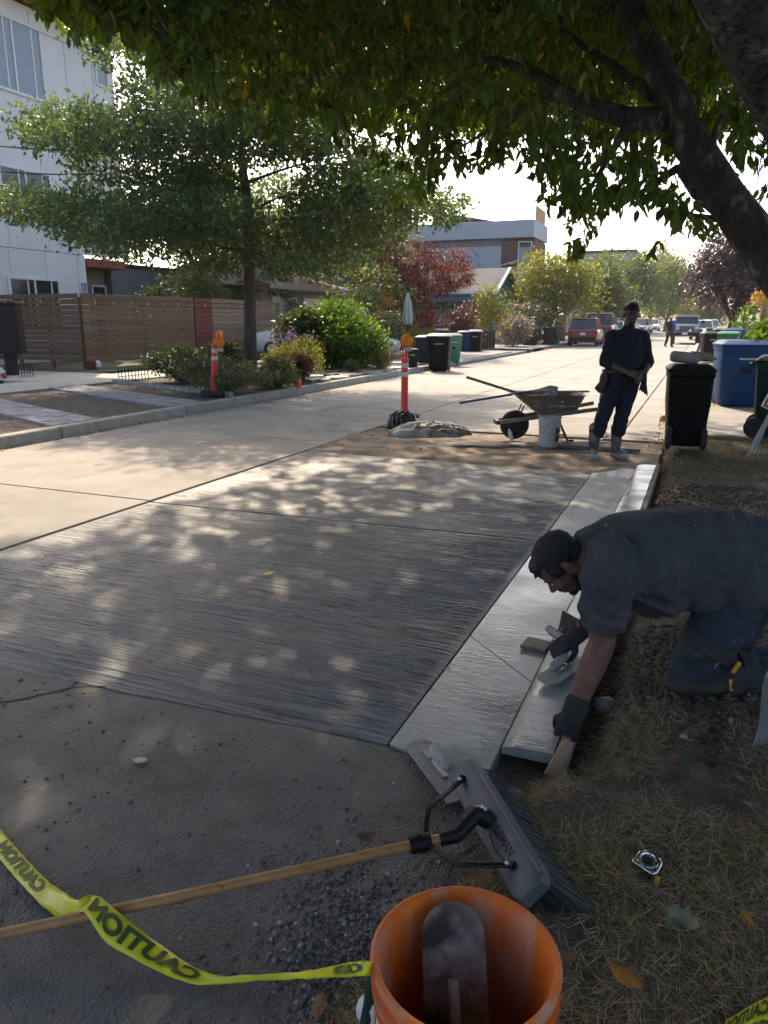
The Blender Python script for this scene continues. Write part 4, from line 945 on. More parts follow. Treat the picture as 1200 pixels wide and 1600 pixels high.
# ------------------------------------------------------------------ slat fence with string lights
MT['slat'] = M_('stained_fence_slat', (.125, .072, .040), (.20, .125, .072), 2.5, .75, .3, 40, stretch=(1, 1, 8), rnd=.22)
MT['slat_worn'] = M_('worn_fence_slat', (.225, .15, .098), (.33, .235, .16), 2.5, .8, .3, 40, stretch=(1, 1, 8), rnd=.22)
MT['slat_red'] = M_('red_gate_slat', (.17, .03, .028), (.21, .045, .038), 3, .7, rnd=.12)
FN = thing('slat_fence', 'horizontal brown slat fence in front of the white apartment building', 'fence', (-17, 17.4, .14))
base_s = {}
def slat(par, mat, L_, loc, rz, h=.138):
    key = (mat, round(L_, 2), h)
    if key not in base_s:
        b = MB(); b.box((0, 0, 0), (L_, .022, h)); o = b.build('slat', MT[mat], par, bevel=.004, seg=1); base_s[key] = o
    else: o = base_s[key].copy(); COL.objects.link(o); o.parent = par
    o.location = loc; o.rotation_euler = (0, random.uniform(-.0025, .0025), rz); return o
random.seed(21)
zs = []; z = .29
for k in range(13):
    zs.append(z); z += .1475 if k < 10 else (.165 if k < 12 else .15)
for (y0, y1, mat) in ((.05, 2.7, 'slat'), (2.7, 5.4, 'slat'), (6.5, 8.9, 'slat_worn'), (8.9, 11.45, 'slat_worn')):
    for z in zs: slat(FN, mat, y1 - y0 - .012, (.02 + random.uniform(-.004, .004), (y0 + y1) / 2, z + random.uniform(-.003, .003)), math.pi / 2)
for (x0, x1) in ((0, -2.6), (-2.6, -5.2), (-5.2, -7.8)):
    for z in zs: slat(FN, 'slat', 2.588, ((x0 + x1) / 2, random.uniform(-.004, .004), z + random.uniform(-.003, .003)), 0)
for (x, y) in [(-.05, .08), (-.05, 2.7), (-.05, 5.4), (-.05, 6.5), (-.05, 8.9), (-.05, 11.4), (-1.3, .07), (-2.6, .07), (-3.9, .07), (-5.2, .07), (-7.8, .07)]:
    p = MB(); p.box((x, y, 1.03), (.09, .09, 2.06)); p.build('post', MT['slat'], FN)
GT = thing('fence_gate', 'dark red slat gate in the middle of the brown fence', 'gate', (-17, 22.84, .14))
for z in zs: slat(GT, 'slat_red', 1.0, (.03, .52, z), math.pi / 2)
p = MB(); [p.box((-.01, y, 1.05), (.05, .06, 2.0)) for y in (.07, .97)]; p.box((-.012, .52, .5), (.04, .84, .07), (R(0), 0, 0)); p.build('gate_frame', MT['slat_red'], GT)
MT['bulb'] = M_('bulb_glass', (.55, .45, .30), None, rough=.15)
SL = thing('string_lights', 'string of small bulbs hung along the top of the slat fence', 'string lights', (-16.95, 17.4, 2.1))
def cable(pts, r, sag=0.0, n=12):
    out = []
    for a, b in zip(pts, pts[1:]):
        a, b = Vector(a), Vector(b)
        for k in range(n):
            t = k / n; q = a.lerp(b, t); q.z -= sag * 4 * t * (1 - t); out.append(q)
    out.append(Vector(pts[-1])); m = MB(); m.tube(out, r, 5); return m
pts = [(-5, -.08, .05), (-2.6, -.08, .06), (0.02, -.08, .05), (.08, 0, .05), (.08, 2.7, .03), (.08, 5.4, .03), (.08, 8.9, .02), (.08, 11.4, .0)]
cable(pts, .006, .05).build('cord', MT['black_rubber'], SL)
sp = [(-4.3 + k * .72, -.1, .0) for k in range(6)] + [(.1, .5 + k * .78, -.03) for k in range(14)]
bb = None
for q in sp:
    m = MB(); m.cyl((0, 0, .05), (0, 0, .0), .017, n=6); m.ball((0, 0, -.03), (.032, .032, .042), 1)
    if bb is None: bb = m.build('bulb', MT['bulb'], SL); o = bb
    else: o = bb.copy(); COL.objects.link(o); o.parent = SL
    o.location = q
# black cabinet on a post, wire edging, oddments on the left sidewalk
p0 = gp(20, 586, .155)
CB = thing('post_cabinet', 'black box cabinet on a thick post at the left frame edge', 'cabinet', (p0.x, p0.y, .155), YAW)
p = MB(); p.box((-.14, 0, 1.16), (.98, .42, 1.24)); p.build('box', MT['black_plastic'], CB, bevel=.02)
p = MB(); p.box((-.14, 0, 1.80), (1.02, .46, .05)); p.build('lid', MT['black_plastic'], CB, bevel=.01)
p = MB(); p.box((0, 0, .27), (.24, .24, .56)); p.build('post', MT['black_plastic'], CB, bevel=.01)
def edging(name, label, a, b, n, h):
    t = thing(name, label, 'edging', (a + b) / 2); a, b = a - t.location, b - t.location; first = None
    for k in range(n):
        q = a.lerp(b, k / (n - 1)); m = MB(); m.cyl((0, 0, -.03), (0, 0, h), .009, n=6); m.ball((0, 0, h), .014, 1)
        if first is None: o = first = m.build('picket', MT['dark_metal'], t)
        else: o = first.copy(); COL.objects.link(o); o.parent = t
        o.location = q
    m = MB(); [m.tube([a + Vector((0, 0, z)), b + Vector((0, 0, z))], .008, 5) for z in (h * .35, h * .8)]; m.build('rail', MT['dark_metal'], t)
edging('wire_edging', 'black wire edging beside the black cabinet post', gp(30, 590, .15), gp(52, 589, .15), 6, .36)
edging('wire_edging', 'black wire edging at the left end of the planted bed', gp(186, 597, .15), gp(232, 592, .15), 10, .34)
edging('wire_edging', 'black wire edging seen behind the dark evergreens and leaning post', gp(285, 580, .15), gp(322, 578, .15), 8, .34)
q = gp(143, 577, .15); PT = thing('garden_pot', 'small red and white pot at the corner of the slat fence', 'pot', q)
m = MB(); m.lathe([(.0, 0), (.15, 0), (.20, .22), (.17, .22), (.13, .05)], 14); m.build('body', MT['slat_red'], PT); m = MB(); m.ball((.16, .1, .13), (.12, .12, .14), 1); m.build('top', MT['white'], PT)
q = gp(8, 592, .15); BL = thing('barricade_leg', 'red and white striped barricade board leaning at the left edge', 'barricade', q, YAW)
for k in range(4): m = MB(); m.box((-.02 - k * .05, 0, .07 + k * .13), (.10, .03, .135), (0, R(-21), 0)); m.build('stripe', MT['white'] if k % 2 else MT['red_paint'], BL)
BE = thing('bed_edging', 'row of scalloped edging stones along the front of the planted bed', 'edging', (0, 0, 0)); first = None; a, b = gp(178, 599, .15), gp(425, 628, .15)
a = Vector((-12.6, 13.75, .15)); b = Vector((-8.25, 12.1, .15))
for k in range(34):
    q = a.lerp(b, k / 33)
    if first is None: m = MB(); m.ball((0, 0, 0), (.085, .05, .085), 1, jit=.2); o = first = m.build('edging_stone', MT['stone'], BE)
    else: o = first.copy(); COL.objects.link(o); o.parent = BE
    o.location = q; o.rotation_euler = (0, 0, -.36 + random.uniform(-.2, .2))
random.seed(3)
for (x, y, r, lb_) in [(418, 598, .15, 'rounded grey rock in the bed right of the oak trunk'), (424, 604, .11, 'small rounded rock at the kerb side of the oak bed'), (412, 601, .12, 'rounded rock between two others below the oak'), (505, 577, .22, 'flat grey rock under the big green bush, leftmost of three'),
                      (522, 577, .17, 'flat grey rock under the big green bush, middle of three'), (537, 576, .16, 'flat grey rock under the big green bush, rightmost of three'), (500, 597, .10, 'pale rock lying on the soil near the flagstones')]:
    m = MB(); m.ball((0, 0, 0), (r, r * .8, r * .55), 2, jit=.35, seed=x); o = m.build('rock', MT['stone']); q = gp(x, y, .16); o.location = (q.x, q.y, .15 + r * .35); prop(o, lb_, 'rock', 'rocks in the kerbside bed')
q = gp(467, 606, .15); m = MB(); m.lathe([(.0, 0), (.052, 0), (.06, .16), (.053, .16), (.047, .02)], 14); MT['orange_cup'] = M_('orange_plastic', (.75, .13, .015), None, rough=.4); o = m.build('orange_cup', MT['orange_cup']); o.location = q; prop(o, 'small orange marker cup on the soil by the kerb', 'marker')
# folded parasol
q = af(637, 505, 29.7); PA = thing('folded_parasol', 'folded off white garden parasol among the shrubs', 'parasol', (q.x, q.y, .14))
m = MB(); rings = []
for z, r in ((1.25, .14), (1.4, .19), (1.7, .17), (2.1, .12), (2.38, .05), (2.46, .01)):
    rings.append([((r * (1 + .18 * math.cos(k * 3.14))) * math.cos(6.283 * k / 16), (r * (1 + .18 * math.cos(k * 3.14))) * math.sin(6.283 * k / 16), z) for k in range(16)])
m.loft(rings, smooth=False); m.build('canopy', M_('parasol_cloth', (.45, .44, .41), None, rough=.9), PA); m = MB(); m.cyl((0, 0, 0), (0, 0, 2.55), .025, n=8); m.build('pole', MT['dark_metal'], PA)
# utility pole and wires
UPp = Vector((2.02, 33.3, .05)); o = MB().cyl((0, 0, 0), (0, 0, 9.5), .17, .12, 12).build('utility_pole', M_('pole_wood', (.26, .17, .10), (.34, .24, .15), 3, .85, .4, 40, stretch=(6, 6, .6))); o.location = UPp; prop(o, 'tan wooden utility pole at the right edge beyond the bins', 'utility pole')
for i, (a, b_, lb_) in enumerate([((560, 470, 44), (905, 372, 62), 'upper power line crossing in front of the grey block'), ((560, 466, 44), (905, 392, 62), 'pale middle power line crossing the grey block'), ((540, 472, 44), (905, 400, 62), 'lower power line dipping over the red maple'),
                                 ((-60, 222, 14), (330, 205, 30), 'upper cable running from the apartment wall to the oak'), ((-60, 262, 14), (330, 240, 30), 'lower cable running from the apartment wall to the oak'),
                                 ((880, 432, 62), (1150, 385, 40), 'thin power line above the far street trees')]):
    o = cable([af(*a), af(*b_)], .032 if i < 3 else .014, .35, 20).build('power_line', MT['black_rubber'] if i > 2 else M_('cable_grey', (.30, .30, .30), None, rough=.4)); prop(o, lb_, 'power line')
# ------------------------------------------------------------------ wheeled bins
def plastic(name, c, r=.5): return M_(name, c, tuple(x * 1.25 for x in c), 9, r, .12, 120, rough2=r + .12, spec=.18)
BINM = {'black': plastic('black_bin_plastic', (.0055, .0055, .006)), 'blue': plastic('blue_bin_plastic', (.008, .040, .12)), 'navy': plastic('navy_bin_plastic', (.015, .028, .075)),
        'green': plastic('green_bin_plastic', (.03, .12, .065)), 'dkgreen': plastic('dark_green_bin_plastic', (.010, .032, .020)), 'grey': plastic('grey_lid_plastic', (.20, .205, .21)),
        'teal': plastic('pale_green_bin_plastic', (.06, .19, .11))}
MT['marking'] = M_('pale_marking', (.62, .62, .60), None, rough=.7)
def make_bin(w, d, h, body='black', lid=None, marks=True, panel=True):
    """front faces -Y, wheels and handle at +Y"""
    t = bpy.data.objects.new('wheeled_bin', None); COL.objects.link(t); t.empty_display_size = .1
    hb = h * .90; k = .80
    b = MB(); n = 10; rings = []
    def ring(z, ww, dd, oy=0, c=.06):
        out = []
        for (sx, sy) in ((1, -1), (1, 1), (-1, 1), (-1, -1)):
            for j in range(3):
                a = {(1, -1): -90, (1, 1): 0, (-1, 1): 90, (-1, -1): 180}[(sx, sy)] + j * 45
                out.append((sx * (ww / 2 - c) + c * math.cos(R(a)), oy + sy * (dd / 2 - c) + c * math.sin(R(a)), z))
        return out
    rings = [ring(.035, w * k * .94, d * .74, .02), ring(.07, w * k, d * .78, .02), ring(hb * .55, w * (k + .12), d * .90, .0), ring(hb * .57, w * (k + .14), d * .92, .0), ring(hb * .93, w * .965, d * .97, 0), ring(hb * .935, w, d * 1.0, 0), ring(hb, w, d, 0)]
    b.loft(rings, smooth=True); o = b.build('body', BINM[body], t, sharp=40)
    if panel:
        f = MB(); fy = lambda z: -d / 2 * (.82 + .16 * z / hb) - .004
        f.box((0, fy(hb * .60), hb * .60), (w * .20, .02, hb * .085)); f.build('grab_recess', MT['black_plastic'], t, bevel=.008, seg=1)
        f = MB(); f.box((-w * .22, fy(hb * .27) - .002, hb * .27), (.02, .03, hb * .42)); f.box((w * .22, fy(hb * .27) - .002, hb * .27), (.02, .03, hb * .42)); f.box((0, fy(hb * .49), hb * .49), (w * .46, .03, .02)); f.build('rib', BINM[body], t, bevel=.006, seg=1)
    l = MB(); lw, ld = w * 1.04, d * 1.04
    l.loft([ring(hb + .002, lw, ld, 0, .05), ring(hb + .03, lw, ld, 0, .05), ring(hb + .04, lw * .96, ld * .95, 0, .05), ring(h * .975, lw * .80, ld * .76, .03, .06), ring(h * .985, lw * .70, ld * .66, .03, .06)], smooth=True); l.build('lid', BINM[lid or body], t, sharp=30)
    hd = MB(); hd.tube([(-w * .46, d / 2, hb * .95), (-w * .46, d / 2 + .07, hb * .97), (w * .46, d / 2 + .07, hb * .97), (w * .46, d / 2, hb * .95)], .018, 8); hd.build('handle', BINM[body], t)
    for s_ in (-1, 1):
        wh = MB(); M = Matrix.Translation((s_ * w * k * .47, d * .40, .13)) @ Matrix.Rotation(math.pi / 2, 4, 'Y')
        wh.lathe([(.02, -.03), (.10, -.035), (.13, -.022), (.13, .022), (.10, .035), (.02, .03)], 18, M=M, close=True); wo = wh.build('wheel', MT['black_rubber'], t)
        hh = MB(); hh.lathe([(.0, s_ * .037), (.035, s_ * .037), (.04, s_ * .03), (.06, s_ * .033)], 12, M=M); hh.build('hub', MT['dark_metal'], wo)
    ax = MB(); ax.cyl((-w * k * .45, d * .40, .13), (w * k * .45, d * .40, .13), .014, n=8); ax.build('axle', MT['dark_metal'], t)
    if marks:
        m = MB(); zz = hb * .80; yy = -d / 2 * (.82 + .16 * .80) - .026; rs = random.Random(int(w * 1000)); x = -w * .20 + w * .06
        while x < w * .22: 
            wd = rs.uniform(.010, .018); m.box((x, yy, zz), (wd, .004, rs.choice((.026, .030)))); x += wd + .007
        m.build('marking', MT['marking'], t)
    return t
def put_bin(px, py, z, w, d, h, rot, body, lid, label, marks=True, panel=True, loc=None, lean=0):
    t = make_bin(w, d, h, body, lid, marks, panel); q = loc or gp(px, py, z)
    t.location = (q[0], q[1], z); t.rotation_euler = (lean, 0, YAW + R(rot)); return prop(t, label, 'bin', 'wheeled bins put out along the street')
put_bin(643, 584, .0, .40, .36, .72, 4, 'dkgreen', 'black', 'small dark green food waste bin just right of the upright orange post', loc=gp(643, 581, 0))
put_bin(662, 578, .0, .62, .72, 1.08, -34, 'navy', 'navy', 'navy blue bin half hidden behind the large black bin', loc=gp(668, 574, 0), marks=False)
put_bin(686, 580, .0, .72, .78, 1.17, -12, 'black', 'grey', 'large black bin with grey lid, front of the cluster by the upright orange post')
put_bin(706, 568, .0, .62, .70, 1.12, 14, 'teal', 'grey', 'pale green bin right behind the large black bin', loc=gp(704, 571, 0))
put_bin(690, 548, .15, .62, .70, 1.05, 0, 'black', 'grey', 'dark bin with pale lid peeking over the bin cluster', loc=gp(689, 552, .15), marks=False)
put_bin(727, 551, .0, .60, .72, 1.10, -28, 'blue', 'blue', 'blue bin behind a dark bin with grey lid on the dry grass strip', loc=gp(727, 551, .1), marks=False)
put_bin(744, 550, .0, .62, .72, 1.14, -14, 'black', 'grey', 'dark bin with grey lid beside the blue one on the dry grass strip', loc=gp(742, 551, .1))
put_bin(829, 541, .1, .58, .62, 1.08, 40, 'black', 'black', 'dark bin standing alone left of the red hatchback, nearest the pink bush', marks=False)
put_bin(858, 540, .1, .60, .62, 1.1, 10, 'black', 'black', 'dark bin next to the red hatchback beside a small green one', marks=False)
put_bin(867, 540, .1, .40, .40, .72, 10, 'green', 'green', 'small green bin between dark bin and red hatchback', marks=False, loc=gp(868.5, 539, .1))
put_bin(1067, 697, .1, .50, .58, .98, 163, 'black', 'black', 'black bin seen from behind at the curb end with a roll on its lid', marks=False, panel=False)
put_bin(1150, 634, .1, .82, .84, 1.14, -13, 'blue', 'blue', 'large blue bin on the driveway apron right of the black one')
put_bin(1215, 690, .1, .64, .70, 1.04, 62, 'dkgreen', 'black', 'dark green bin with black lid cut by the right frame edge', loc=gp(1216, 683, .1))
put_bin(1104, 562, .1, .58, .66, 1.08, -8, 'black', 'dkgreen', 'tall dark bin with white lettering left of the green bins', loc=gp(1106, 566, .1))
put_bin(1133, 566, .1, .66, .70, 1.12, -26, 'green', 'teal', 'green bin with pale green lid behind the large blue bin', loc=gp(1134, 572, .1))
put_bin(1137, 556, .1, .74, .80, 1.18, -24, 'blue', 'blue', 'blue bin peeking up right behind the pale green lid', marks=False, loc=gp(1141, 562, .1))
put_bin(1173, 556, .1, .80, .84, 1.25, -12, 'blue', 'blue', 'blue bin with tilted lid under the yellow bush at the right', marks=False, loc=gp(1170, 557, .1))
put_bin(1120, 548, .1, .64, .70, 1.06, -20, 'navy', 'grey', 'far bin with pale grey lid in the right hand row', marks=False, loc=gp(1122, 546, .1))
put_bin(1112, 541, .1, .64, .70, 1.06, -20, 'green', 'dkgreen', 'farthest green bin in the right hand row beside the jeep', marks=False, loc=gp(1110, 541, .1))
put_bin(1196, 590, .1, .60, .66, 1.06, -20, 'navy', 'navy', 'dark blue bin at the right frame edge behind the leafy plant', marks=False, loc=gp(1206, 598, .1))
# things resting on the black bin
q = gp(1065, 697, .1)
def onbin(dx, dy, z): return q + CR * dx + CF * dy + Vector((0, 0, z))
m = MB(); m.lathe([(.0, -.0), (.05, 0), (.062, .02), (.066, .26), (.06, .30), (.0, .30)], 18); o = m.build('paper_roll', M_('grey_roll', (.27, .26, .24), (.20, .19, .175), 8, .85, .4, 40)); prop(o, 'grey cylindrical roll lying on the lid of the black bin', 'roll')
o.matrix_world = Matrix.Translation(onbin(-.24, -.05, 1.05)) @ Matrix.Rotation(YAW, 4, 'Z') @ Matrix.Rotation(R(96), 4, 'Y')
m = MB(); m.box((0, 0, 0), (.40, .16, .035), (R(4), R(5), R(8))); m.box((.06, .02, .035), (.22, .10, .03), (0, R(6), R(-14))); o = m.build('scrap_boards', MT['wood_grey']); o.location = onbin(.07, 0, 1.04); o.rotation_euler = (0, 0, YAW); prop(o, 'short grey scrap boards on the lid of the black bin', 'boards')
# green broom handle and white bag among the right hand bins
m = MB(); m.tube([gp(1170, 580, .1) + Vector((.1, 0, .3)), af(1166, 512, 23)], .02, 8); o = m.build('green_pole', BINM['teal']); prop(o, 'pale green pole sticking up between the blue bins', 'pole')
m = MB(); m.ball((0, 0, 0), (.22, .2, .26), 3, jit=.5, seed=2); o = m.build('white_bag', MT['white']); o.location = af(1172, 535, 21); prop(o, 'crumpled white bag at the foot of the pale green pole', 'bag'); o.location.z = .36
# sign leaning at the right edge
q = gp(1168, 712, .1); SG = thing('yard_sign', 'white sign with red border on grey legs at the right frame edge', 'sign', q, YAW)
m = MB(); m.box((0, 0, 0), (.36, .02, .42)); o = m.build('board', MT['white'], SG, bevel=.003); o.location = (.34, .02, .66); o.rotation_euler = (0, R(24), 0)
m2 = MB(); [m2.box(c, s_) for c, s_ in (((0, -.013, -.185), (.33, .006, .022)), ((-.155, -.013, 0), (.022, .006, .39)), ((0, -.013, .185), (.33, .006, .022)))]; b2 = m2.build('border', MT['red_paint'], o)
m = MB(); m.tube([(0, 0, 0), (.10, .02, .22), (.30, .06, .66)], [.035, .032, .028], 8, flat=.5); m.tube([(.12, .12, 0), (.2, .1, .3), (.42, .08, .8)], [.02, .02, .018], 8); m.build('leg', MT['cement'], SG)

# ------------------------------------------------------------------ vehicles
CARP = {k: M_(k + '_car_paint', c, None, rough=.28, spec=.6, coat=.6) for k, c in {'red': (.23, .012, .03), 'charcoal': (.045, .05, .06), 'white': (.68, .69, .70), 'silver': (.36, .38, .40), 'black': (.018, .019, .022), 'grey': (.20, .22, .23), 'pale': (.55, .57, .62)}.items()}
MT['tail'] = M_('red_lamp', (.35, .01, .012), None, rough=.2); MT['lamp_clear'] = M_('clear_lamp', (.62, .63, .64), None, rough=.12); MT['plate'] = M_('number_plate', (.62, .62, .60), None, rough=.5)
MT['rim'] = M_('alloy_rim', (.40, .40, .41), None, rough=.35, metal=.8)
def wheel_part(t, x, y, r=.33, w=.22):
    m = MB(); M = Matrix.Translation((x, y, r)) @ Matrix.Rotation(math.pi / 2, 4, 'Y')
    m.lathe([(r * .62, -w / 2), (r * .94, -w / 2), (r, -w / 3), (r, w / 3), (r * .94, w / 2), (r * .62, w / 2)], 20, M=M, close=True); o = m.build('wheel', MT['black_rubber'], t)
    m = MB(); s_ = 1 if x > 0 else -1; m.lathe([(0, s_ * w * .40), (r * .2, s_ * w * .42), (r * .63, s_ * w * .36), (r * .63, -s_ * w * .3), (0, -s_ * w * .3)], 14, M=M); m.build('rim', MT['rim'], o)
def car(name, label, paint, loc, rz, L=4.4, W=1.8, H=1.62, kind='suv'):
    t = thing(name, label, 'car', loc, rz); P = CARP[paint]; hl = L / 2
    belt = H * .60; zb = .24
    def ring(y, w, z0, z1):
        h_ = w / 2; dz = z1 - z0
        return [(-h_ * .88, y, z0), (h_ * .88, y, z0), (h_ * .98, y, z0 + dz * .22), (h_, y, z0 + dz * .5), (h_ * .97, y, z0 + dz * .85), (h_ * .90, y, z1), (-h_ * .90, y, z1), (-h_ * .97, y, z0 + dz * .85), (-h_, y, z0 + dz * .5), (-h_ * .98, y, z0 + dz * .22)]
    b = MB(); hood = belt * .96
    b.loft([ring(-hl, W * .86, .36, belt * .92), ring(-hl + .07, W * .93, zb + .05, belt * .99), ring(-hl + .35, W * .99, zb, belt), ring(-.4, W, zb, belt), ring(hl * .38, W, zb, belt), ring(hl * .62, W * .985, zb, hood), ring(hl - .28, W * .95, zb + .02, hood * .90), ring(hl - .05, W * .88, zb + .08, hood * .80), ring(hl, W * .80, .38, hood * .70)])
    b.build('body', P, t, sharp=28)
    yb, yf = (-hl + .10, hl * .42) if kind != 'sedan' else (-hl + .75, hl * .36)
    rb, rf = (-hl + .42, hl * .06) if kind != 'sedan' else (-hl + 1.25, hl * .05)
    def g4(y, w, z): return [(-w / 2, y, z), (w / 2, y, z)]
    wt = W * .74
    gl = MB(); v = g4(yb, W * .90, belt - .01) + g4(yf, W * .90, belt - .01) + g4(rb, wt, H - .05) + g4(rf, wt, H - .05)
    gl.add(v, [(0, 1, 3, 2), (4, 6, 7, 5), (0, 4, 5, 1), (2, 3, 7, 6), (0, 2, 6, 4), (1, 5, 7, 3)]); gl.build('glasshouse', MT['glass'], t, bevel=.03)
    rm = MB(); v = [(-wt / 2 - .02, rb - .10, H - .08), (wt / 2 + .02, rb - .10, H - .08), (wt / 2 + .02, rf + .05, H - .07), (-wt / 2 - .02, rf + .05, H - .07), (-wt / 2 + .06, rb, H), (wt / 2 - .06, rb, H), (wt / 2 - .06, rf - .1, H), (-wt / 2 + .06, rf - .1, H)]
    rm.add(v, [(3, 2, 1, 0), (4, 5, 6, 7)] + [(i, (i + 1) % 4, 4 + (i + 1) % 4, 4 + i) for i in range(4)]); rm.build('roof', P, t, bevel=.02)
    for s_ in (-1, 1):
        for (ya, yt, r_) in ((yb, rb, .05), (yf, rf, .035), ((yb + yf) / 2 - .1, (rb + rf) / 2, .03), (yb + (yf - yb) * .20, rb + (rf - rb) * .12, .045)):
            pl = MB(); pl.tube([(s_ * W * .455, ya, belt - .02), (s_ * (wt / 2 + .005), yt, H - .06)], r_, 6); pl.build('pillar', P, t)
    for s_ in (-1, 1):
        m = MB(); m.box((s_ * W * .39, -hl + .055, belt * .80), (W * .17, .12, .16)); m.build('tail_light', MT['tail'], t, bevel=.02)
        m = MB(); m.box((s_ * W * .35, hl - .13, hood * .66), (W * .18, .20, .13)); m.build('headlight', MT['lamp_clear'], t, bevel=.02)
        m = MB(); m.ball((s_ * (W / 2 + .08), yf - .25, belt + .07), (.10, .06, .07), 2); m.build('mirror', P, t)
        for y in (-hl + .78, hl - .86): wheel_part(t, s_ * (W / 2 - .12), y)
    m = MB(); m.box((0, -hl - .01, .45), (W * .84, .16, .24)); m.build('bumper', MT['black_plastic'], t, bevel=.04)
    m = MB(); m.box((0, hl - .03, .42), (W * .78, .14, .22)); m.build('grille', MT['black_plastic'], t, bevel=.03)
    m = MB(); m.box((0, -hl - .005, belt * .73), (.32, .03, .16)); m.build('plate', MT['plate'], t)
    m = MB(); [m.tube([(s_ * wt * .46, rb + .05, H + .01), (s_ * wt * .46, rb + .15, H + .05), (s_ * wt * .46, rf - .25, H + .05), (s_ * wt * .46, rf - .15, H + .0)], .016, 6) for s_ in (-1, 1)]; m.build('roof_rail', MT['dark_metal'], t)
    return t
q = gp(906, 541); car('parked_car', 'dark red hatchback seen from behind, parked at the left kerb', 'red', (q.x + .05, q.y + 2.2, 0), R(2), 4.5, 1.86, 1.68)
q = gp(940, 531); car('parked_car', 'charcoal van like vehicle parked right in front of the red hatchback', 'charcoal', (-7.0, 57.5, 0), R(0), 5.2, 2.05, 2.05)
car('parked_car', 'white hatchback with dark rear window behind the standing man\'s shoulder', 'white', (-6.75, 74, 0), 0, 4.5, 1.86, 1.7)
car('parked_car', 'black car facing the camera in the far parked row', 'black', (-7.1, 91, 0), math.pi, 4.6, 1.86, 1.72)
car('parked_car', 'silver car right behind the far black one', 'silver', (-7.2, 101, 0), math.pi, 4.6, 1.86, 1.72)
car('parked_car', 'farthest white car in the left hand row', 'white', (-7.2, 117, 0), math.pi, 4.6, 1.86, 1.72)
car('parked_car', 'white sedan half hidden left of the standing man\'s head', 'white', (-7.0, 66, 0), 0, 4.6, 1.8, 1.5, 'sedan')
car('parked_car', 'silver car beyond the jeep at the right kerb', 'silver', (-.35, 68, 0), math.pi, 4.5, 1.8, 1.55, 'sedan')
car('parked_car', 'dark car behind the right hand row of bins', 'grey', (.25, 80, 0), math.pi, 4.5, 1.8, 1.6)
q = af(505, 500, 29); car('parked_car', 'white estate vehicle parked behind the big green bush at the garage', 'white', (q.x - .5, q.y + .3, .14), YAW + R(84), 4.7, 1.85, 1.83)
q = af(612, 520, 26.5); car('parked_car', 'pale lilac grey car bonnet behind the lilac flowers', 'pale', (q.x - 2.5, q.y + 1.0, .14), YAW - R(84), 4.4, 1.8, 1.45, 'sedan')
# off-road vehicle facing the camera
q = gp(1074, 537); JP = thing('off_road_jeep', 'boxy dark grey off road jeep facing the camera at the right kerb', 'car', (q.x - .15, q.y, 0), math.pi + R(2)); P = CARP['grey']
m = MB(); m.box((0, -1.6, .95), (1.62, 2.9, .72)); m.build('tub', P, JP, bevel=.04)
m = MB(); m.loft([[(-.72, 1.6, .72), (.72, 1.6, .72), (.70, 1.6, 1.16), (.55, 1.6, 1.22), (-.55, 1.6, 1.22), (-.70, 1.6, 1.16)], [(-.80, -.2, .72), (.80, -.2, .72), (.78, -.2, 1.22), (.62, -.2, 1.29), (-.62, -.2, 1.29), (-.78, -.2, 1.22)]], smooth=False); m.build('bonnet', P, JP, bevel=.03)
m = MB(); m.box((0, 1.62, .96), (1.46, .07, .50)); gr = m.build('grille', P, JP, bevel=.03)
for k in range(7): m = MB(); m.box((-.36 + k * .12, 1.665, .97), (.06, .02, .34)); m.build('slot', MT['black_plastic'], gr, bevel=.008, seg=1)
for s_ in (-1, 1):
    M = Matrix.Translation((s_ * .58, 1.66, 1.03)) @ Matrix.Rotation(-math.pi / 2, 4, 'X'); m = MB(); m.lathe([(0, .05), (.08, .04), (.105, .01), (.115, 0)], 16, M=M); m.build('headlight', MT['lamp_clear'], JP)
    m = MB(); m.loft([[(s_ * .74, 1.75, .70), (s_ * .98, 1.75, .70), (s_ * .98, 1.75, .76), (s_ * .74, 1.75, .76)], [(s_ * .74, 1.55, .92), (s_ * .98, 1.55, .92), (s_ * .98, 1.5, .98), (s_ * .74, 1.5, .98)], [(s_ * .74, .7, .95), (s_ * .98, .7, .95), (s_ * .98, .7, 1.0), (s_ * .74, .7, 1.0)]], smooth=False); m.build('fender', MT['black_plastic'], JP)
    for y in (1.15, -2.3): wheel_part(JP, s_ * .80, y, .40, .26)
    m = MB(); m.box((s_ * 1.0, -.15, 1.42), (.18, .10, .20)); m.build('mirror', MT['black_plastic'], JP, bevel=.02)
m = MB(); m.box((0, 1.95, .66), (1.75, .22, .22)); m.build('bumper', MT['black_plastic'], JP, bevel=.03)
M = Matrix.Translation((-.22, 1.98, .86)) @ Matrix.Rotation(-math.pi / 2, 4, 'X'); m = MB(); m.lathe([(0, .06), (.08, .05), (.10, 0), (.07, -.06)], 14, M=M); m.build('fog_lamp', MT['lamp_clear'], JP)
m = MB(); m.box((.10, 2.075, .70), (.34, .02, .17)); m.build('plate', MT['plate'], JP)
m = MB(); [m.tube([(s_ * .76, -.25, 1.28), (s_ * .68, -.50, 1.80)], .045, 6) for s_ in (-1, 1)]; m.tube([(-.68, -.5, 1.80), (.68, -.5, 1.80)], .045, 6); m.build('windshield_frame', P, JP)
m = MB(); m.add([(-.74, -.26, 1.29), (.74, -.26, 1.29), (.66, -.49, 1.78), (-.66, -.49, 1.78), (-.74, -.30, 1.29), (.74, -.30, 1.29), (.66, -.53, 1.78), (-.66, -.53, 1.78)], [(0, 1, 2, 3), (7, 6, 5, 4), (0, 4, 5, 1), (1, 5, 6, 2), (2, 6, 7, 3), (3, 7, 4, 0)]); m.build('windshield', MT['glass'], JP)
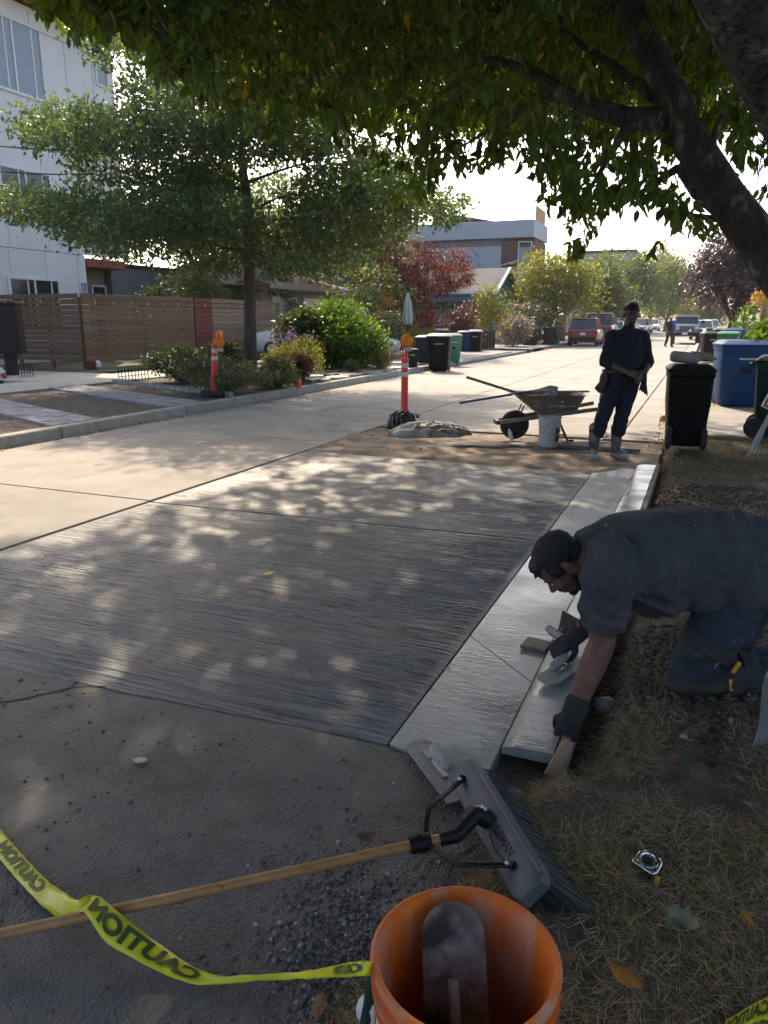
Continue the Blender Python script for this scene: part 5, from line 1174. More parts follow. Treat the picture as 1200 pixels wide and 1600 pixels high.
m = MB(); m.box((0, -1.75, 1.80), (1.44, 2.6, .09)); m.build('hard_top', CARP['silver'], JP, bevel=.03)
m = MB(); m.box((0, -1.8, 1.54), (1.46, 2.4, .46)); m.build('side_window', MT['glass'], JP, bevel=.03)

# ------------------------------------------------------------------ delineator posts
MT['orange_post'] = M_('fluorescent_red_orange', (.85, .055, .03), (.75, .045, .03), 6, .45)
MT['reflective'] = M_('white_reflective_band', (.60, .58, .56), (.45, .43, .42), 14, .4)
MT['amber'] = M_('amber_beacon_lens', (.90, .24, .01), (.80, .18, .01), 5, .22); MT['beacon_case'] = M_('beacon_case', (.42, .38, .30), None, rough=.5)
def delineator(label, loc, rz, lean, beacons, base=True):
    t = thing('delineator_post', label, 'traffic post', loc, rz, 'orange delineator posts with amber beacons'); t.rotation_euler = (0, lean, rz)
    if base: m = MB(); m.lathe([(0, 0), (.24, 0), (.25, .03), (.23, .055), (.07, .08), (.07, .0)], 8); m.build('rubber_base', MT['black_rubber'], t)
    m = MB(); m.lathe([(.055, .03), (.058, .08), (.056, .90), (.063, .905), (.063, .945), (.045, .96), (.0, .96)], 18); m.build('post', MT['orange_post'], t)
    m = MB(); m.tube([(-.035, 0, .95), (-.035, 0, 1.09), (-.02, 0, 1.125), (.02, 0, 1.125), (.035, 0, 1.09), (.035, 0, .95)], .017, 8, flat=1); m.build('grip', MT['orange_post'], t)
    for z in (.66, .80): m = MB(); m.lathe([(.0595, 0), (.0595, .075)], 18, (0, 0, z)); m.build('reflective_band', MT['reflective'], t)
    for (x, y, z, a) in beacons:
        M = Matrix.Translation((x, y, z)) @ Matrix.Rotation(a, 4, 'Z') @ Matrix.Rotation(math.pi / 2, 4, 'X')
        m = MB(); m.lathe([(0, .055), (.04, .052), (.075, .04), (.095, .012), (.098, -.012), (.075, -.04), (.04, -.052), (0, -.055)], 20, M=M); bo = m.build('beacon_lens', MT['amber'], t)
        m = MB(); m.lathe([(.097, -.014), (.106, -.012), (.106, .012), (.097, .014)], 20, M=M, close=True)
        for k in range(3): m.lathe([(.02 + .028 * k, .054 - .006 * k), (.026 + .028 * k, .056 - .006 * k)], 18, M=M)
        m.build('lens_ring', MT['amber'], bo)
        m = MB(); m.box((x + .02, y, z - .13), (.11, .07, .07)); m.build('battery_case', MT['beacon_case'], t, bevel=.012)
    return t
delineator('upright orange red post with round amber beacon rising from the tarp in the street', gp(632, 652), YAW, 0, [(.03, -.02, 1.23, 0)])
delineator('leaning orange red post with two amber beacons on the left planting strip', gp(333, 617, .155), YAW, R(5.5), [(.085, -.03, .99, R(25)), (.06, .05, 1.12, R(75))])
# tarp and black bag heaped over the post's foot
def heap(name, label, mat, c, rx, ry, h, ang, seed, amp=.25, n=64, cat='tarp', freq=3.0):
    X = np.linspace(-1, 1, n); v = []; 
    for yy in X:
        for xx in X:
            r = math.hypot(xx, yy); an = math.atan2(yy, xx)
            edge = 1 + .16 * mnoise.noise(Vector((math.cos(an) * 2, math.sin(an) * 2, seed)))
            k = max(0, 1 - (r / edge) ** 2.2); q3 = Vector((xx * freq, yy * freq, seed))
            crease = 1 - abs(mnoise.noise(q3)) * 2; crease2 = 1 - abs(mnoise.noise(q3 * 2.3)) * 2
            z = h * (k ** .6) * (.72 + amp * crease + amp * .5 * crease2) if k > 0 else -.03
            v.append((xx * rx * 1.05, yy * ry * 1.05, max(z, .0) + (.004 if k > 0 else -.03)))
    f = [(j * n + i, j * n + i + 1, (j + 1) * n + i + 1, (j + 1) * n + i) for j in range(n - 1) for i in range(n - 1) if any(v[a][2] > 0 for a in (j * n + i, j * n + i + 1, (j + 1) * n + i + 1, (j + 1) * n + i))]
    me = bpy.data.meshes.new(name); me.from_pydata(v, [], f); me.polygons.foreach_set('use_smooth', [True] * len(f)); me.update()
    o = link(name, me, None, mat); o.location = c; o.rotation_euler = (0, 0, ang); s_ = o.modifiers.new('thickness', 'SOLIDIFY'); s_.thickness = .004
    return prop(o, label, cat)
heap('tarp', 'crumpled grey mud stained tarp lying in the street beside the orange post', M_('stained_tarp', (.34, .33, .30), (.16, .145, .12), 3, .7, .5, 25, c3=(.07, .06, .05), s3=6, lo3=.55, hi3=.66), gp(672, 678), .56, .28, .17, YAW - R(6), 5)
heap('black_bag', 'black plastic bag bunched round the foot of the upright orange post', M_('black_sack', (.012, .012, .013), None, rough=.25), gp(630, 668), .23, .22, .25, YAW, 9, .3, cat='bag')

# ------------------------------------------------------------------ wheelbarrow with tools
q = gp(803, 686); WB = thing('wheelbarrow', 'grey tan wheelbarrow with wooden handles standing in the muddy strip', 'wheelbarrow', q, YAW)
MT['barrow'] = M_('barrow_paint', (.20, .175, .135), (.13, .115, .095), 5, .55, .3, 50, c3=(.27, .25, .22), s3=9, lo3=.58, hi3=.7)
m = MB()
def tray_ring(z, x0, x1, hw, c=.07):
    out = []
    for (cx, cy, a0) in ((x1 - c, -hw + c, -90), (x1 - c, hw - c, 0), (x0 + c, hw - c, 90), (x0 + c, -hw + c, 180)):
        for j in range(4): a = R(a0 + j * 30); out.append((cx + c * math.cos(a), cy + c * math.sin(a), z))
    return out
outer = [tray_ring(.345, .30, .74, .20), tray_ring(.37, .26, .77, .22), tray_ring(.60, -.03, .86, .33, .10), tray_ring(.615, -.09, .90, .35, .10), tray_ring(.60, -.095, .905, .356, .10)]
inner = [tray_ring(.605, -.02, .85, .322, .10), tray_ring(.375, .27, .76, .21), tray_ring(.355, .31, .73, .19)]
m.loft(outer[:4] + inner, caps=True); m.build('tray', MT['barrow'], WB, sharp=35)
for s_ in (-1, 1):
    h_ = MB(); a, b_ = Vector((-.24, s_ * .10, .235)), Vector((1.12, s_ * .30, .45)); d = b_ - a
    h_.box(((a + b_) / 2), (d.length, .045, .05), Vector((1, 0, 0)).rotation_difference(d).to_matrix()); h_.build('handle', MT['wood_grey'], WB, bevel=.008)
    h_ = MB(); h_.tube([(.52, s_ * .20, .32), (.66, s_ * .24, .02), (.74, s_ * .25, .02)], .016, 8); h_.build('leg', MT['dark_metal'], WB)
    h_ = MB(); h_.tube([(.0, s_ * .09, .22), (.10, s_ * .10, .46)], .009, 6); h_.build('strut', MT['dark_metal'], WB)
M = Matrix.Translation((0, 0, .195)) @ Matrix.Rotation(math.pi / 2, 4, 'X'); m = MB(); m.lathe([(.11, -.03), (.15, -.05), (.185, -.035), (.195, 0), (.185, .035), (.15, .05), (.11, .03)], 28, M=M, close=True); wo = m.build('wheel', MT['black_rubber'], WB)
m = MB(); m.lathe([(0, .03), (.03, .04), (.11, .025), (.11, -.025), (.03, -.04), (0, -.03)], 20, M=M); m.build('rim', MT['dark_metal'], wo)
m = MB(); m.box((-.24, 0, .235), (.05, .26, .05)); m.build('nose_bar', MT['dark_metal'], WB)
me = text_mesh('CONTRACTOR', .052); Mx = Matrix.Translation((.55, -.2745, .475)) @ Matrix.Rotation(R(90) + R(-27), 4, 'X'); me.transform(Mx); link('lettering', me, WB, MT['marking'])
m = MB(); [m.box((x, -.2975, .535), (w_, .004, h_), (R(-27), 0, 0)) for x, w_, h_ in ((.55, .022, .03), (.535, .006, .016), (.565, .006, .016))]; m.build('emblem', MT['marking'], WB)
def tool(name, label, cat, a, b, r, mat, head=None):
    t = thing(name, label, cat, (a + b) / 2); L0 = t.location.copy(); m = MB(); m.tube([a - L0, b - L0], r, 10); m.build('handle', mat, t)
    if head: head(t, L0)
    return t
TB = lambda x, y, z: q + CR * x + CF * y + Vector((0, 0, z))
def shovel_head(t, L0):
    c = TB(.42, .06, .47) - L0; m = MB(); d = (TB(.42, .06, .47) - TB(-.66, .02, .82)).normalized(); M = Matrix.Translation(c) @ Vector((1, 0, 0)).rotation_difference(d).to_matrix().to_4x4()
    m.loft([[(x, -w_, .015), (x, 0, -.005), (x, w_, .015), (x, w_, .020), (x, 0, 0), (x, -w_, .020)] for x, w_ in ((-.14, .03), (-.08, .10), (.08, .115), (.16, .02))], M=M); m.build('blade', MT['cement_steel'], t)
tool('shovel', 'shovel with pale wooden handle sticking out left of the wheelbarrow', 'shovel', TB(-.66, .02, .82), TB(.32, .05, .52), .019, MT['wood_grey'], shovel_head)
def hoe_head(t, L0):
    m = MB(); c = TB(.44, -.12, .66) - L0; m.box(c, (.10, .07, .12), (0, 0, YAW)); m.tube([TB(.26, -.12, .655) - L0, TB(.44, -.12, .70) - L0], [.022, .035], 8); m.box(TB(.50, -.12, .63) - L0, (.02, .09, .16), (0, R(8), YAW)); m.build('head', MT['cement'], t, bevel=.01)
MT['blue_grip'] = M_('dark_blue_handle', (.03, .04, .16), None, rough=.4)
tool('long_tool', 'long blue handled tool with cement caked head lying across the wheelbarrow', 'tool', TB(-.76, -.16, .50), TB(.28, -.12, .665), .016, MT['blue_grip'], hoe_head)
def trowel(name, label, loc, rot, L=.36, W=.12, blade='cement_steel', hand='cement', oval=True, post=.055, hr=.017):
    t = thing(name, label, 'trowel', loc); t.rotation_euler = rot; n = 8
    poly = [(L / 2 - W / 2 + W / 2 * math.cos(R(-90 + 180 * k / n)), W / 2 * math.sin(R(-90 + 180 * k / n))) for k in range(n + 1)] + ([(-L / 2 + W / 2 + W / 2 * math.cos(R(90 + 180 * k / n)), W / 2 * math.sin(R(90 + 180 * k / n))) for k in range(n + 1)] if oval else [(-L / 2, W / 2), (-L / 2, -W / 2)])
    m = MB(); m.prism(poly, .004, z=0); m.build('blade', MT[blade], t, bevel=.0015, seg=1)
    m = MB(); m.tube([(.06, 0, .003), (.075, 0, post * .7), (.05, 0, post), (-.09, 0, post)], [.008, .008, .007, .006], 6); m.box((0.02, 0, .007), (L * .45, .02, .008)); m.build('bracket', MT['steel'], t)
    m = MB(); m.tube([(.045, 0, post), (.03, 0, post), (-.03, 0, post + .004), (-.085, 0, post), (-.10, 0, post)], [hr * .7, hr, hr * 1.1, hr, hr * .6], 10); m.build('handle', MT[hand], t)
    return t
trowel('trowel', 'small trowel standing on the near edge of the barrow load', TB(.26, -.2, .60), (0, 0, YAW), .20, .09); trowel('trowel', 'hand float in the middle of the barrow load', TB(.38, -.24, .61), (0, 0, YAW), .22, .10)
m = MB(); m.box((0, 0, 0), (.50, .09, .022)); o = m.build('scrap_board', MT['wood_grey'], bevel=.003); o.location = TB(.72, .02, .632); o.rotation_euler = (0, 0, YAW + R(3)); prop(o, 'short board lying across the rear rim of the wheelbarrow', 'board')
m = MB(); m.lathe([(0, 0), (.025, 0), (.027, .01), (.027, .15), (.018, .165), (.012, .19), (0, .19)], 12); o = m.build('spray_can', MT['reflective']); o.location = gp(801, 693, .002); o.rotation_euler = (R(4), R(-16), 0); prop(o, 'small pale can leaning by the barrow wheel', 'can')
q2 = gp(857, 697, .0); PL = thing('paint_pail', 'white plastic pail with dark red label under the wheelbarrow handle', 'pail', q2, YAW + R(12))
MT['pail'] = M_('white_pail_plastic', (.42, .42, .42), (.34, .34, .335), 7, .45, .2, 30)
m = MB(); m.lathe([(0, .01), (.118, .0), (.122, .01), (.132, .26), (.140, .262), (.140, .275), (.134, .278), (.136, .305), (.143, .307), (.143, .32), (.137, .322), (.139, .355), (.146, .36), (.146, .375), (.136, .375), (.128, .24), (.115, .03), (0, .03)], 32); m.build('body', MT['pail'], PL)
def patch(a0, a1, z0, z1, r0, r1):
    m = MB(); n = 10; v = []
    for z, r in ((z0, r0), (z1, r1)):
        for k in range(n + 1): a = a0 + (a1 - a0) * k / n; v.append((r * math.cos(a), r * math.sin(a), z))
    m.add(v, [(k, k + 1, n + 2 + k, n + 1 + k) for k in range(n)], smooth=True); return m
patch(R(-78), R(-22), .07, .245, .1265, .1335).build('label', M_('dark_red_label', (.10, .025, .025), None, rough=.5), PL)
patch(R(-64), R(-30), .155, .175, .1305, .1313).build('label_stripe', MT['marking'], PL)
m = MB(); m.tube([(-.143, 0, .30)] + [(-.145 * math.cos(R(a)), -.06 * math.sin(R(a)) - .09 * math.sin(R(a)), .30 - .14 * math.sin(R(a))) for a in range(15, 180, 15)] + [(.143, 0, .30)], .0035, 6); m.build('bail', MT['steel'], PL)
m = MB(); a, b_ = gp(868, 695, .02), gp(1000, 704, .02); m.box((a + b_) / 2, ((b_ - a).length, .10, .04), (0, 0, math.atan2((b_ - a).y, (b_ - a).x))); o = m.build('ground_plank', MT['wood_grey'], bevel=.004); prop(o, 'grey plank lying on the mud behind the standing man\'s boots', 'plank')
trowel('trowel', 'muddy trowel lying on the plank between the standing man\'s boots', gp(942, 683, .05), (R(6), R(-12), YAW + R(30)), .30, .12)
# ------------------------------------------------------------------ people
class Flesh:
    """rounded volumes that are fused into one smooth skin"""
    def __init__(s): s.m = MB()
    def cap(s, a, b, r0, r1=None, flat=None):
        r1 = r0 if r1 is None else r1; a, b = Vector(a), Vector(b); s.m.ball(a, r0, 2); s.m.ball(b, r1, 2)
        if (b - a).length > 1e-4: s.m.tube([a, b], [r0, r1], 14, True)
        return s
    def chain(s, pts, rr):
        for i in range(len(pts) - 1): s.cap(pts[i], pts[i + 1], rr[i], rr[i + 1])
        return s
    def ell(s, c, r, ax=None):
        s.m.ball(c, r, 3, rot=Matrix(ax).transposed() if ax is not None else None); return s
    def build(s, name, mat, parent, voxel=.01, smooth=4, wrinkle=None, inflate=0.0):
        me = s.m.mesh(name); fix_normals(me); o = link(name, me, parent, mat)
        r = o.modifiers.new('remesh', 'REMESH'); r.mode = 'VOXEL'; r.voxel_size = voxel
        if smooth: k = o.modifiers.new('smooth', 'SMOOTH'); k.factor = .5; k.iterations = smooth
        dg = bpy.context.evaluated_depsgraph_get(); dg.update(); new = bpy.data.meshes.new_from_object(o.evaluated_get(dg)); o.modifiers.clear(); o.data = new; bpy.data.meshes.remove(me)
        new.name = name
        if wrinkle:
            n = len(new.vertices); co = np.zeros(n * 3, np.float32); no = np.zeros(n * 3, np.float32); new.vertices.foreach_get('co', co); new.vertices.foreach_get('normal', no)
            co = co.reshape(-1, 3); no = no.reshape(-1, 3); d = np.array([wrinkle(Vector(c)) for c in co], np.float32)
            co += no * d[:, None]; new.vertices.foreach_set('co', co.ravel())
        new.materials.clear(); new.materials.append(mat); new.polygons.foreach_set('use_smooth', [True] * len(new.polygons)); new.update(); return o
def folds(amp, sc, ax=(1, 1, 1), seed=0):
    def f(c):
        q = Vector((c.x * sc * ax[0], c.y * sc * ax[1], c.z * sc * ax[2] + seed)); w = mnoise.noise(q + Vector((0, 0, mnoise.noise(q * .6) * 1.2)))
        return amp * ((1 - abs(w) * 2.2) + .5 * mnoise.noise(q * 2.1)) - amp * .3
    return f
def head_elems(F_, C, f, u, beard=False):
    """head in profile axes: f forward, u up, s side"""
    s = u.cross(f).normalized(); P = lambda a, b, c=0: C + f * a + u * b + s * c; ax = (f, s, u)
    F_.ell(P(.008, .052), (.096, .075, .083), ax); F_.ell(P(.040, -.015), (.056, .060, .078), ax); F_.ell(P(.048, -.068), (.045, .050, .036), ax); F_.ell(P(.078, -.092), (.020, .024, .018), ax)
    F_.cap(P(.096, .016), P(.121, -.020), .0085, .013); F_.ell(P(.107, -.025, .012), (.011, .009, .009), ax); F_.ell(P(.107, -.025, -.012), (.011, .009, .009), ax)
    F_.cap(P(.087, .030, .040), P(.094, .031, 0), .012, .013); F_.cap(P(.087, .030, -.040), P(.094, .031, 0), .012, .013)
    for k in (-1, 1):
        F_.ell(P(.070, -.018, .040 * k), (.026, .022, .024), ax); F_.ell(P(.081, .008, .031 * k), (.013, .017, .010), ax)
        F_.ell(P(-.008, -.004, .077 * k), (.019, .008, .031), ax)
        for a0 in range(-60, 240, 40):
            F_.cap(P(-.010 + .019 * math.cos(R(a0)), .002 + .029 * math.sin(R(a0)), .084 * k), P(-.010 + .019 * math.cos(R(a0 + 40)), .002 + .029 * math.sin(R(a0 + 40)), .084 * k), .0055)
    F_.ell(P(.100, -.049), (.010, .024, .0065), ax); F_.ell(P(.097, -.061), (.010, .021, .0065), ax)
    return P, ax
def hand(F_, wrist, d, n, L=.185, curl=55, thumb=1, sp=.021, r=.0098):
    """palm and five bent fingers: d along the hand, n the back of the hand, curl per joint in degrees"""
    d = Vector(d).normalized(); n = (Vector(n) - d * d.dot(Vector(n))).normalized(); s = d.cross(n); w = Vector(wrist)
    F_.cap(w, w + d * L * .25, .026, .030)
    for k in range(4): F_.cap(w + d * L * .16 + s * sp * .8 * (k - 1.5), w + d * L * .47 + s * sp * (k - 1.5), .0165, .0145)
    for k, fl in enumerate((.88, 1.0, .94, .74)):
        p = w + d * L * .49 + s * sp * (k - 1.5); a = R(curl * .55)
        for j, seg in enumerate((.24, .16, .12)):
            v = d * math.cos(a) - n * math.sin(a); q = p + v * L * seg * fl; F_.cap(p, q, r * (1.08 - .1 * j), r * (1.0 - .1 * j)); p = q; a += R(curl)
    t0 = w + d * L * .14 + s * thumb * .030; t1 = t0 + (d * .55 + s * thumb * .6 - n * .45).normalized() * .042; t2 = t1 + (d * .8 + s * thumb * .05 - n * .55).normalized() * .034; t3 = t2 + (d * .8 - s * thumb * .35 - n * .45).normalized() * .026
    F_.chain([t0, t1, t2, t3], [.016, .0135, .012, .010])
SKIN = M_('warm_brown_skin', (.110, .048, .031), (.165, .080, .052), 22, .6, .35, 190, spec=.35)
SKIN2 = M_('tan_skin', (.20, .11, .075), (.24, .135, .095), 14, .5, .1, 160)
HAIR = M_('black_hair', (.003, .0025, .0025), (.008, .007, .006), 40, .6, .8, 90, stretch=(1, 6, 1))
SHIRT = M_('dusty_navy_cotton', (.034, .035, .046), (.064, .060, .066), 5, .92, .35, 420, c3=(.45, .44, .43), s3=46, lo3=.735, hi3=.745)
def jeans_mat():
    return M_('worn_blue_denim', (.016, .020, .030), (.036, .046, .064), 6, .9, .45, 520, c3=(.075, .09, .11), s3=9, lo3=.60, hi3=.74)
JEANS = jeans_mat()
GLOVE = M_('black_knit_glove', (.012, .012, .013), (.022, .022, .022), 14, .85, .5, 240); CUFF = M_('grey_knit_cuff', (.018, .018, .017), (.03, .03, .028), 20, .95, .6, 260)

# --- the worker kneeling and bending over the new curb
A = af
W0 = gp(1110, 1085, .1); KW = thing('person', 'kneeling man in dark navy t-shirt and jeans bending over the new curb', 'person', W0)
def l(x, y, d): return A(x, y, d) - W0
hC = l(884, 880, 2.78); hf = (CR * -.50 + UP * -.86 + CF * .04).normalized(); hu = (CR * -.86 + UP * .50).normalized(); hu = (hu - hf * hu.dot(hf)).normalized()
sN, eN, wN = l(940, 880, 2.62), l(941, 1004, 2.585), l(898, 1108, 2.52)
sF, eF, wF = l(935, 880, 3.0), l(940, 955, 3.14), l(903, 990, 3.10)
neck0, neck1 = hC + hu * -.055 - hf * .035, l(945, 850, 2.80)
hipN, kneeN, ankN = l(1172, 905, 2.76), l(1080, 1046, 2.70), l(1262, 1062, 2.76)
hipF, kneeF, ankF = l(1180, 895, 3.0), l(1128, 1030, 3.02), l(1290, 1035, 3.05)
spine = [(930, 873, 2.80), (975, 872, 2.80), (1025, 872, 2.82), (1080, 868, 2.84), (1140, 868, 2.86), (1195, 878, 2.87), (1235, 892, 2.87)]
sth, swd = [.135, .178, .198, .200, .195, .180, .15], [.16, .215, .215, .205, .20, .20, .17]
SAX = (CR, CF, UP)
B = Flesh(); Pn, hax = head_elems(B, hC, hf, hu)
B.cap(neck0, neck1, .058, .068)
for (x, y, d), th_, wd_ in zip(spine, sth, swd): B.ell(l(x, y, d), (.12, wd_ * .88, th_ * .85), SAX)
B.chain([sN, eN], [.062, .050]); B.chain([eN, eN.lerp(wN, .35), wN], [.050, .051, .034]); B.chain([sF, eF, wF], [.062, .050, .033])
B.chain([hipN, kneeN], [.095, .062]); B.chain([kneeN, ankN], [.06, .042]); B.chain([hipF, kneeF], [.095, .062]); B.chain([kneeF, ankF], [.06, .042])
B.build('body', SKIN, KW, .0075, 3)
H_ = Flesh(); H_.ell(Pn(-.010, .064), (.100, .080, .080), hax); H_.ell(Pn(-.058, .0), (.048, .066, .066), hax); H_.ell(Pn(.055, .094), (.045, .058, .030), hax)
for k in (-1, 1): H_.ell(Pn(.030, .045, .066 * k), (.030, .015, .040), hax)
for k in range(9): H_.cap(Pn(.070, .098, -.045 + k * .011), Pn(.098 + .012 * math.sin(k * 2.1), .070 + .014 * math.cos(k * 3.7), -.05 + k * .0125), .012, .004)
H_.build('hair', HAIR, KW, .006, 2, lambda c: .0035 * mnoise.noise(Vector((c.x * 90, c.y * 260, c.z * 90))) + .003 * mnoise.noise(c * 70))
bd = Flesh(); bd.ell(Pn(.055, -.080), (.040, .050, .022), hax); bd.ell(Pn(.078, -.090), (.022, .026, .02), hax); bd.cap(Pn(.104, -.040, -.02), Pn(.104, -.040, .02), .006); [bd.cap(Pn(.012, -.03, .064 * k), Pn(.05, -.085, .045 * k), .010, .012) for k in (-1, 1)]
bd.build('beard', HAIR, KW, .005, 2)
for k in (-1, 1):
    m = MB(); m.ball(Pn(.0865, .009, .031 * k), (.0098, .0098, .0098), 2); e = m.build('eye', MT['white'], KW); m = MB(); m.ball(Pn(.0935, .008, .031 * k), (.0045, .0045, .0045), 1); m.build('iris', MT['black_plastic'], e)
    m = MB(); m.tube([Pn(.098, .032, .016 * k), Pn(.100, .038, .030 * k), Pn(.090, .034, .046 * k)], [.003, .004, .002], 6); m.build('eyebrow', HAIR, KW)
S_ = Flesh()
for i, ((x, y, d), th_, wd_) in enumerate(zip(spine, sth, swd)):
    S_.ell(l(x, y, d), (.10, wd_, th_), SAX)
    if i < len(spine) - 1:
        a, b_ = spine[i], spine[i + 1]
        for u_ in (.2, .4, .6, .8): S_.ell(l(*[a[j] + (b_[j] - a[j]) * u_ for j in range(3)]), (.10, swd[i] + (swd[i + 1] - swd[i]) * u_, sth[i] + (sth[i + 1] - sth[i]) * u_), SAX)
for i in range(3): a, b_ = [(1020, 915, 2.83), (1090, 912, 2.85), (1160, 903, 2.86)][i][0:3], None; S_.ell(l(*a), (.13, .20, .115), SAX)
S_.cap(l(938, 848, 2.80), l(965, 858, 2.80), .088, .14)
for u_ in (1130, 1165, 1200, 1235): S_.ell(l(u_, 896, 2.85), (.11, .262, .158), SAX)
for s0, e0, dx in ((sN, eN, 0), (sF, eF, 0)):
    S_.chain([s0 + CR * .03 + UP * .015, s0.lerp(e0, .45) + CR * .012, s0.lerp(e0, .64) + CR * .014], [.098, .096, .094])
ff = folds(.014, 7.5, (1.0, .6, 1.0), 3); f2 = folds(.0065, 19, (1.3, .5, .8), 8)
sleeve_c = s_ = sN.lerp(eN, .5)
def crease(c):
    o = 0.0
    for ctr, d_, fr, rad in ((sN + UP * .03, (CR * .9 + UP * .45).normalized(), 62, .20), (sN.lerp(eN, .5), (UP + CR * .25).normalized(), 75, .17), (l(1120, 850, 2.7), (CR * .95 - UP * .2).normalized(), 52, .26), (l(1010, 930, 2.7), (CR * .7 + UP * .7).normalized(), 66, .17)):
        w = math.exp(-((c - ctr).length / rad) ** 2 * 1.6)
        if w > .03: o += w * .014 * (1 - abs(math.sin((c.dot(d_)) * fr * .5 + 3.2 * mnoise.noise(c * 5.5))) ** .7 * 1.6)
    return o
S_.build('shirt', SHIRT, KW, .008, 14, lambda c: ff(c) * (.35 + .9 * abs(mnoise.noise(c * 2.3))) + f2(c) * (.4 + .9 * abs(mnoise.noise(c * 4 + Vector((3, 1, 2))))) + crease(c))
m = MB(); p_ = l(903, 975, 2.545); m.box(p_, (.004, .014, .022), (0, 0, YAW)); m.build('sleeve_tag', MT['red_paint'], KW)
J_ = Flesh(); J_.ell(l(1195, 890, 2.86), (.15, .185, .15), SAX); J_.ell(l(1235, 900, 2.86), (.13, .175, .14), SAX)
J_.chain([hipN, hipN.lerp(kneeN, .5), kneeN], [.125, .116, .088]); J_.chain([kneeN, kneeN.lerp(ankN, .4), ankN], [.082, .082, .066]); J_.chain([hipF, hipF.lerp(kneeF, .5), kneeF], [.13, .112, .085]); J_.chain([kneeF, ankF], [.08, .065])
fj = folds(.006, 16, (1, 1, 1.2), 5); J_.build('jeans', JEANS, KW, .009, 4, fj)
m = MB(); seam = [hipN.lerp(kneeN, t) + CF * -.122 * (1 - .25 * t) + CR * .02 for t in (.12, .3, .5, .7, .86)]; m.tube(seam, .0035, 5); m.build('seam', M_('pale_denim_seam', (.16, .17, .19), None, rough=.9), KW)
def ring_band(name, c, axis, r, wdt, mat, par, th=.008):
    m = MB(); M = Matrix.Translation(c) @ Vector((0, 0, 1)).rotation_difference(axis.normalized()).to_matrix().to_4x4(); m.lathe([(r, -wdt / 2), (r + th, -wdt / 2), (r + th, wdt / 2), (r, wdt / 2)], 28, M=M, close=True); return m.build(name, mat, par, bevel=.002, seg=1)
ax_t = kneeN - hipN
ring_band('knee_strap', hipN.lerp(kneeN, .74), ax_t, .098, .06, MT['black_rubber'], KW, .012); ring_band('knee_strap', kneeN.lerp(ankN, .38), ankN - kneeN, .084, .05, MT['black_rubber'], KW, .010)
kp = Flesh(); kp.ell(kneeN + CR * -.022 + UP * -.055, (.085, .090, .040), SAX); kp.ell(kneeN + CR * .03 + UP * -.035 + CF * -.03, (.10, .085, .045), SAX); kp.ell(kneeN + CR * .14 + UP * -.02 + CF * -.045, (.06, .05, .075), SAX); kp.build('knee_pad', MT['black_rubber'], KW, .008, 3)
YEL = M_('yellow_tab', (.55, .28, .02), None, rough=.5)
for (x, y, a_) in ((1150, 1043, .5), (1142, 1070, -.2)): m = MB(); m.box(l(x, y, 2.615), (.016, .012, .050), (0, a_, YAW)); m.build('strap_tab', YEL, KW, bevel=.003)
# gloves
gN = Flesh(); dN = (wN - eN).normalized(); hand(gN, wN + dN * .015, (dN + CR * -.12 + UP * -.6).normalized(), (CR * -.55 + CF * -.75), .19, 42, 1, .021, .0112); gN.build('glove', GLOVE, KW, .0058, 2)
cN_ = Flesh(); cN_.chain([wN - dN * .028, wN + dN * .03], [.046, .043]); cN_.build('glove_cuff', CUFF, KW, .006, 2, lambda c: .0012 * mnoise.noise(c * 90))
gF = Flesh(); dF = (wF - eF).normalized(); hand(gF, wF + dF * .012, (CR * -.80 + UP * -.50 + CF * -.22).normalized(), (UP * .62 + CR * -.45 + CF * -.4), .19, 58, -1, .021, .0112); gF.build('glove', GLOVE, KW, .0058, 2)
cF_ = Flesh(); cF_.chain([wF - dF * .04, wF + dF * .025], [.045, .042]); cF_.build('glove_cuff', CUFF, KW, .006, 2)
BOOT = M_('work_boot_leather', (.03, .022, .016), (.05, .04, .03), 12, .7, .4, 90)
for an, kn in ((ankN, kneeN), (ankF, kneeF)):
    b_ = Flesh(); d = (an - kn).normalized(); b_.cap(an - d * .03, an + d * .05, .056, .05); b_.cap(an + d * .03, an + d * .05 + UP * -.12 + CR * .03, .048, .040); b_.build('boot', BOOT, KW, .009, 3)

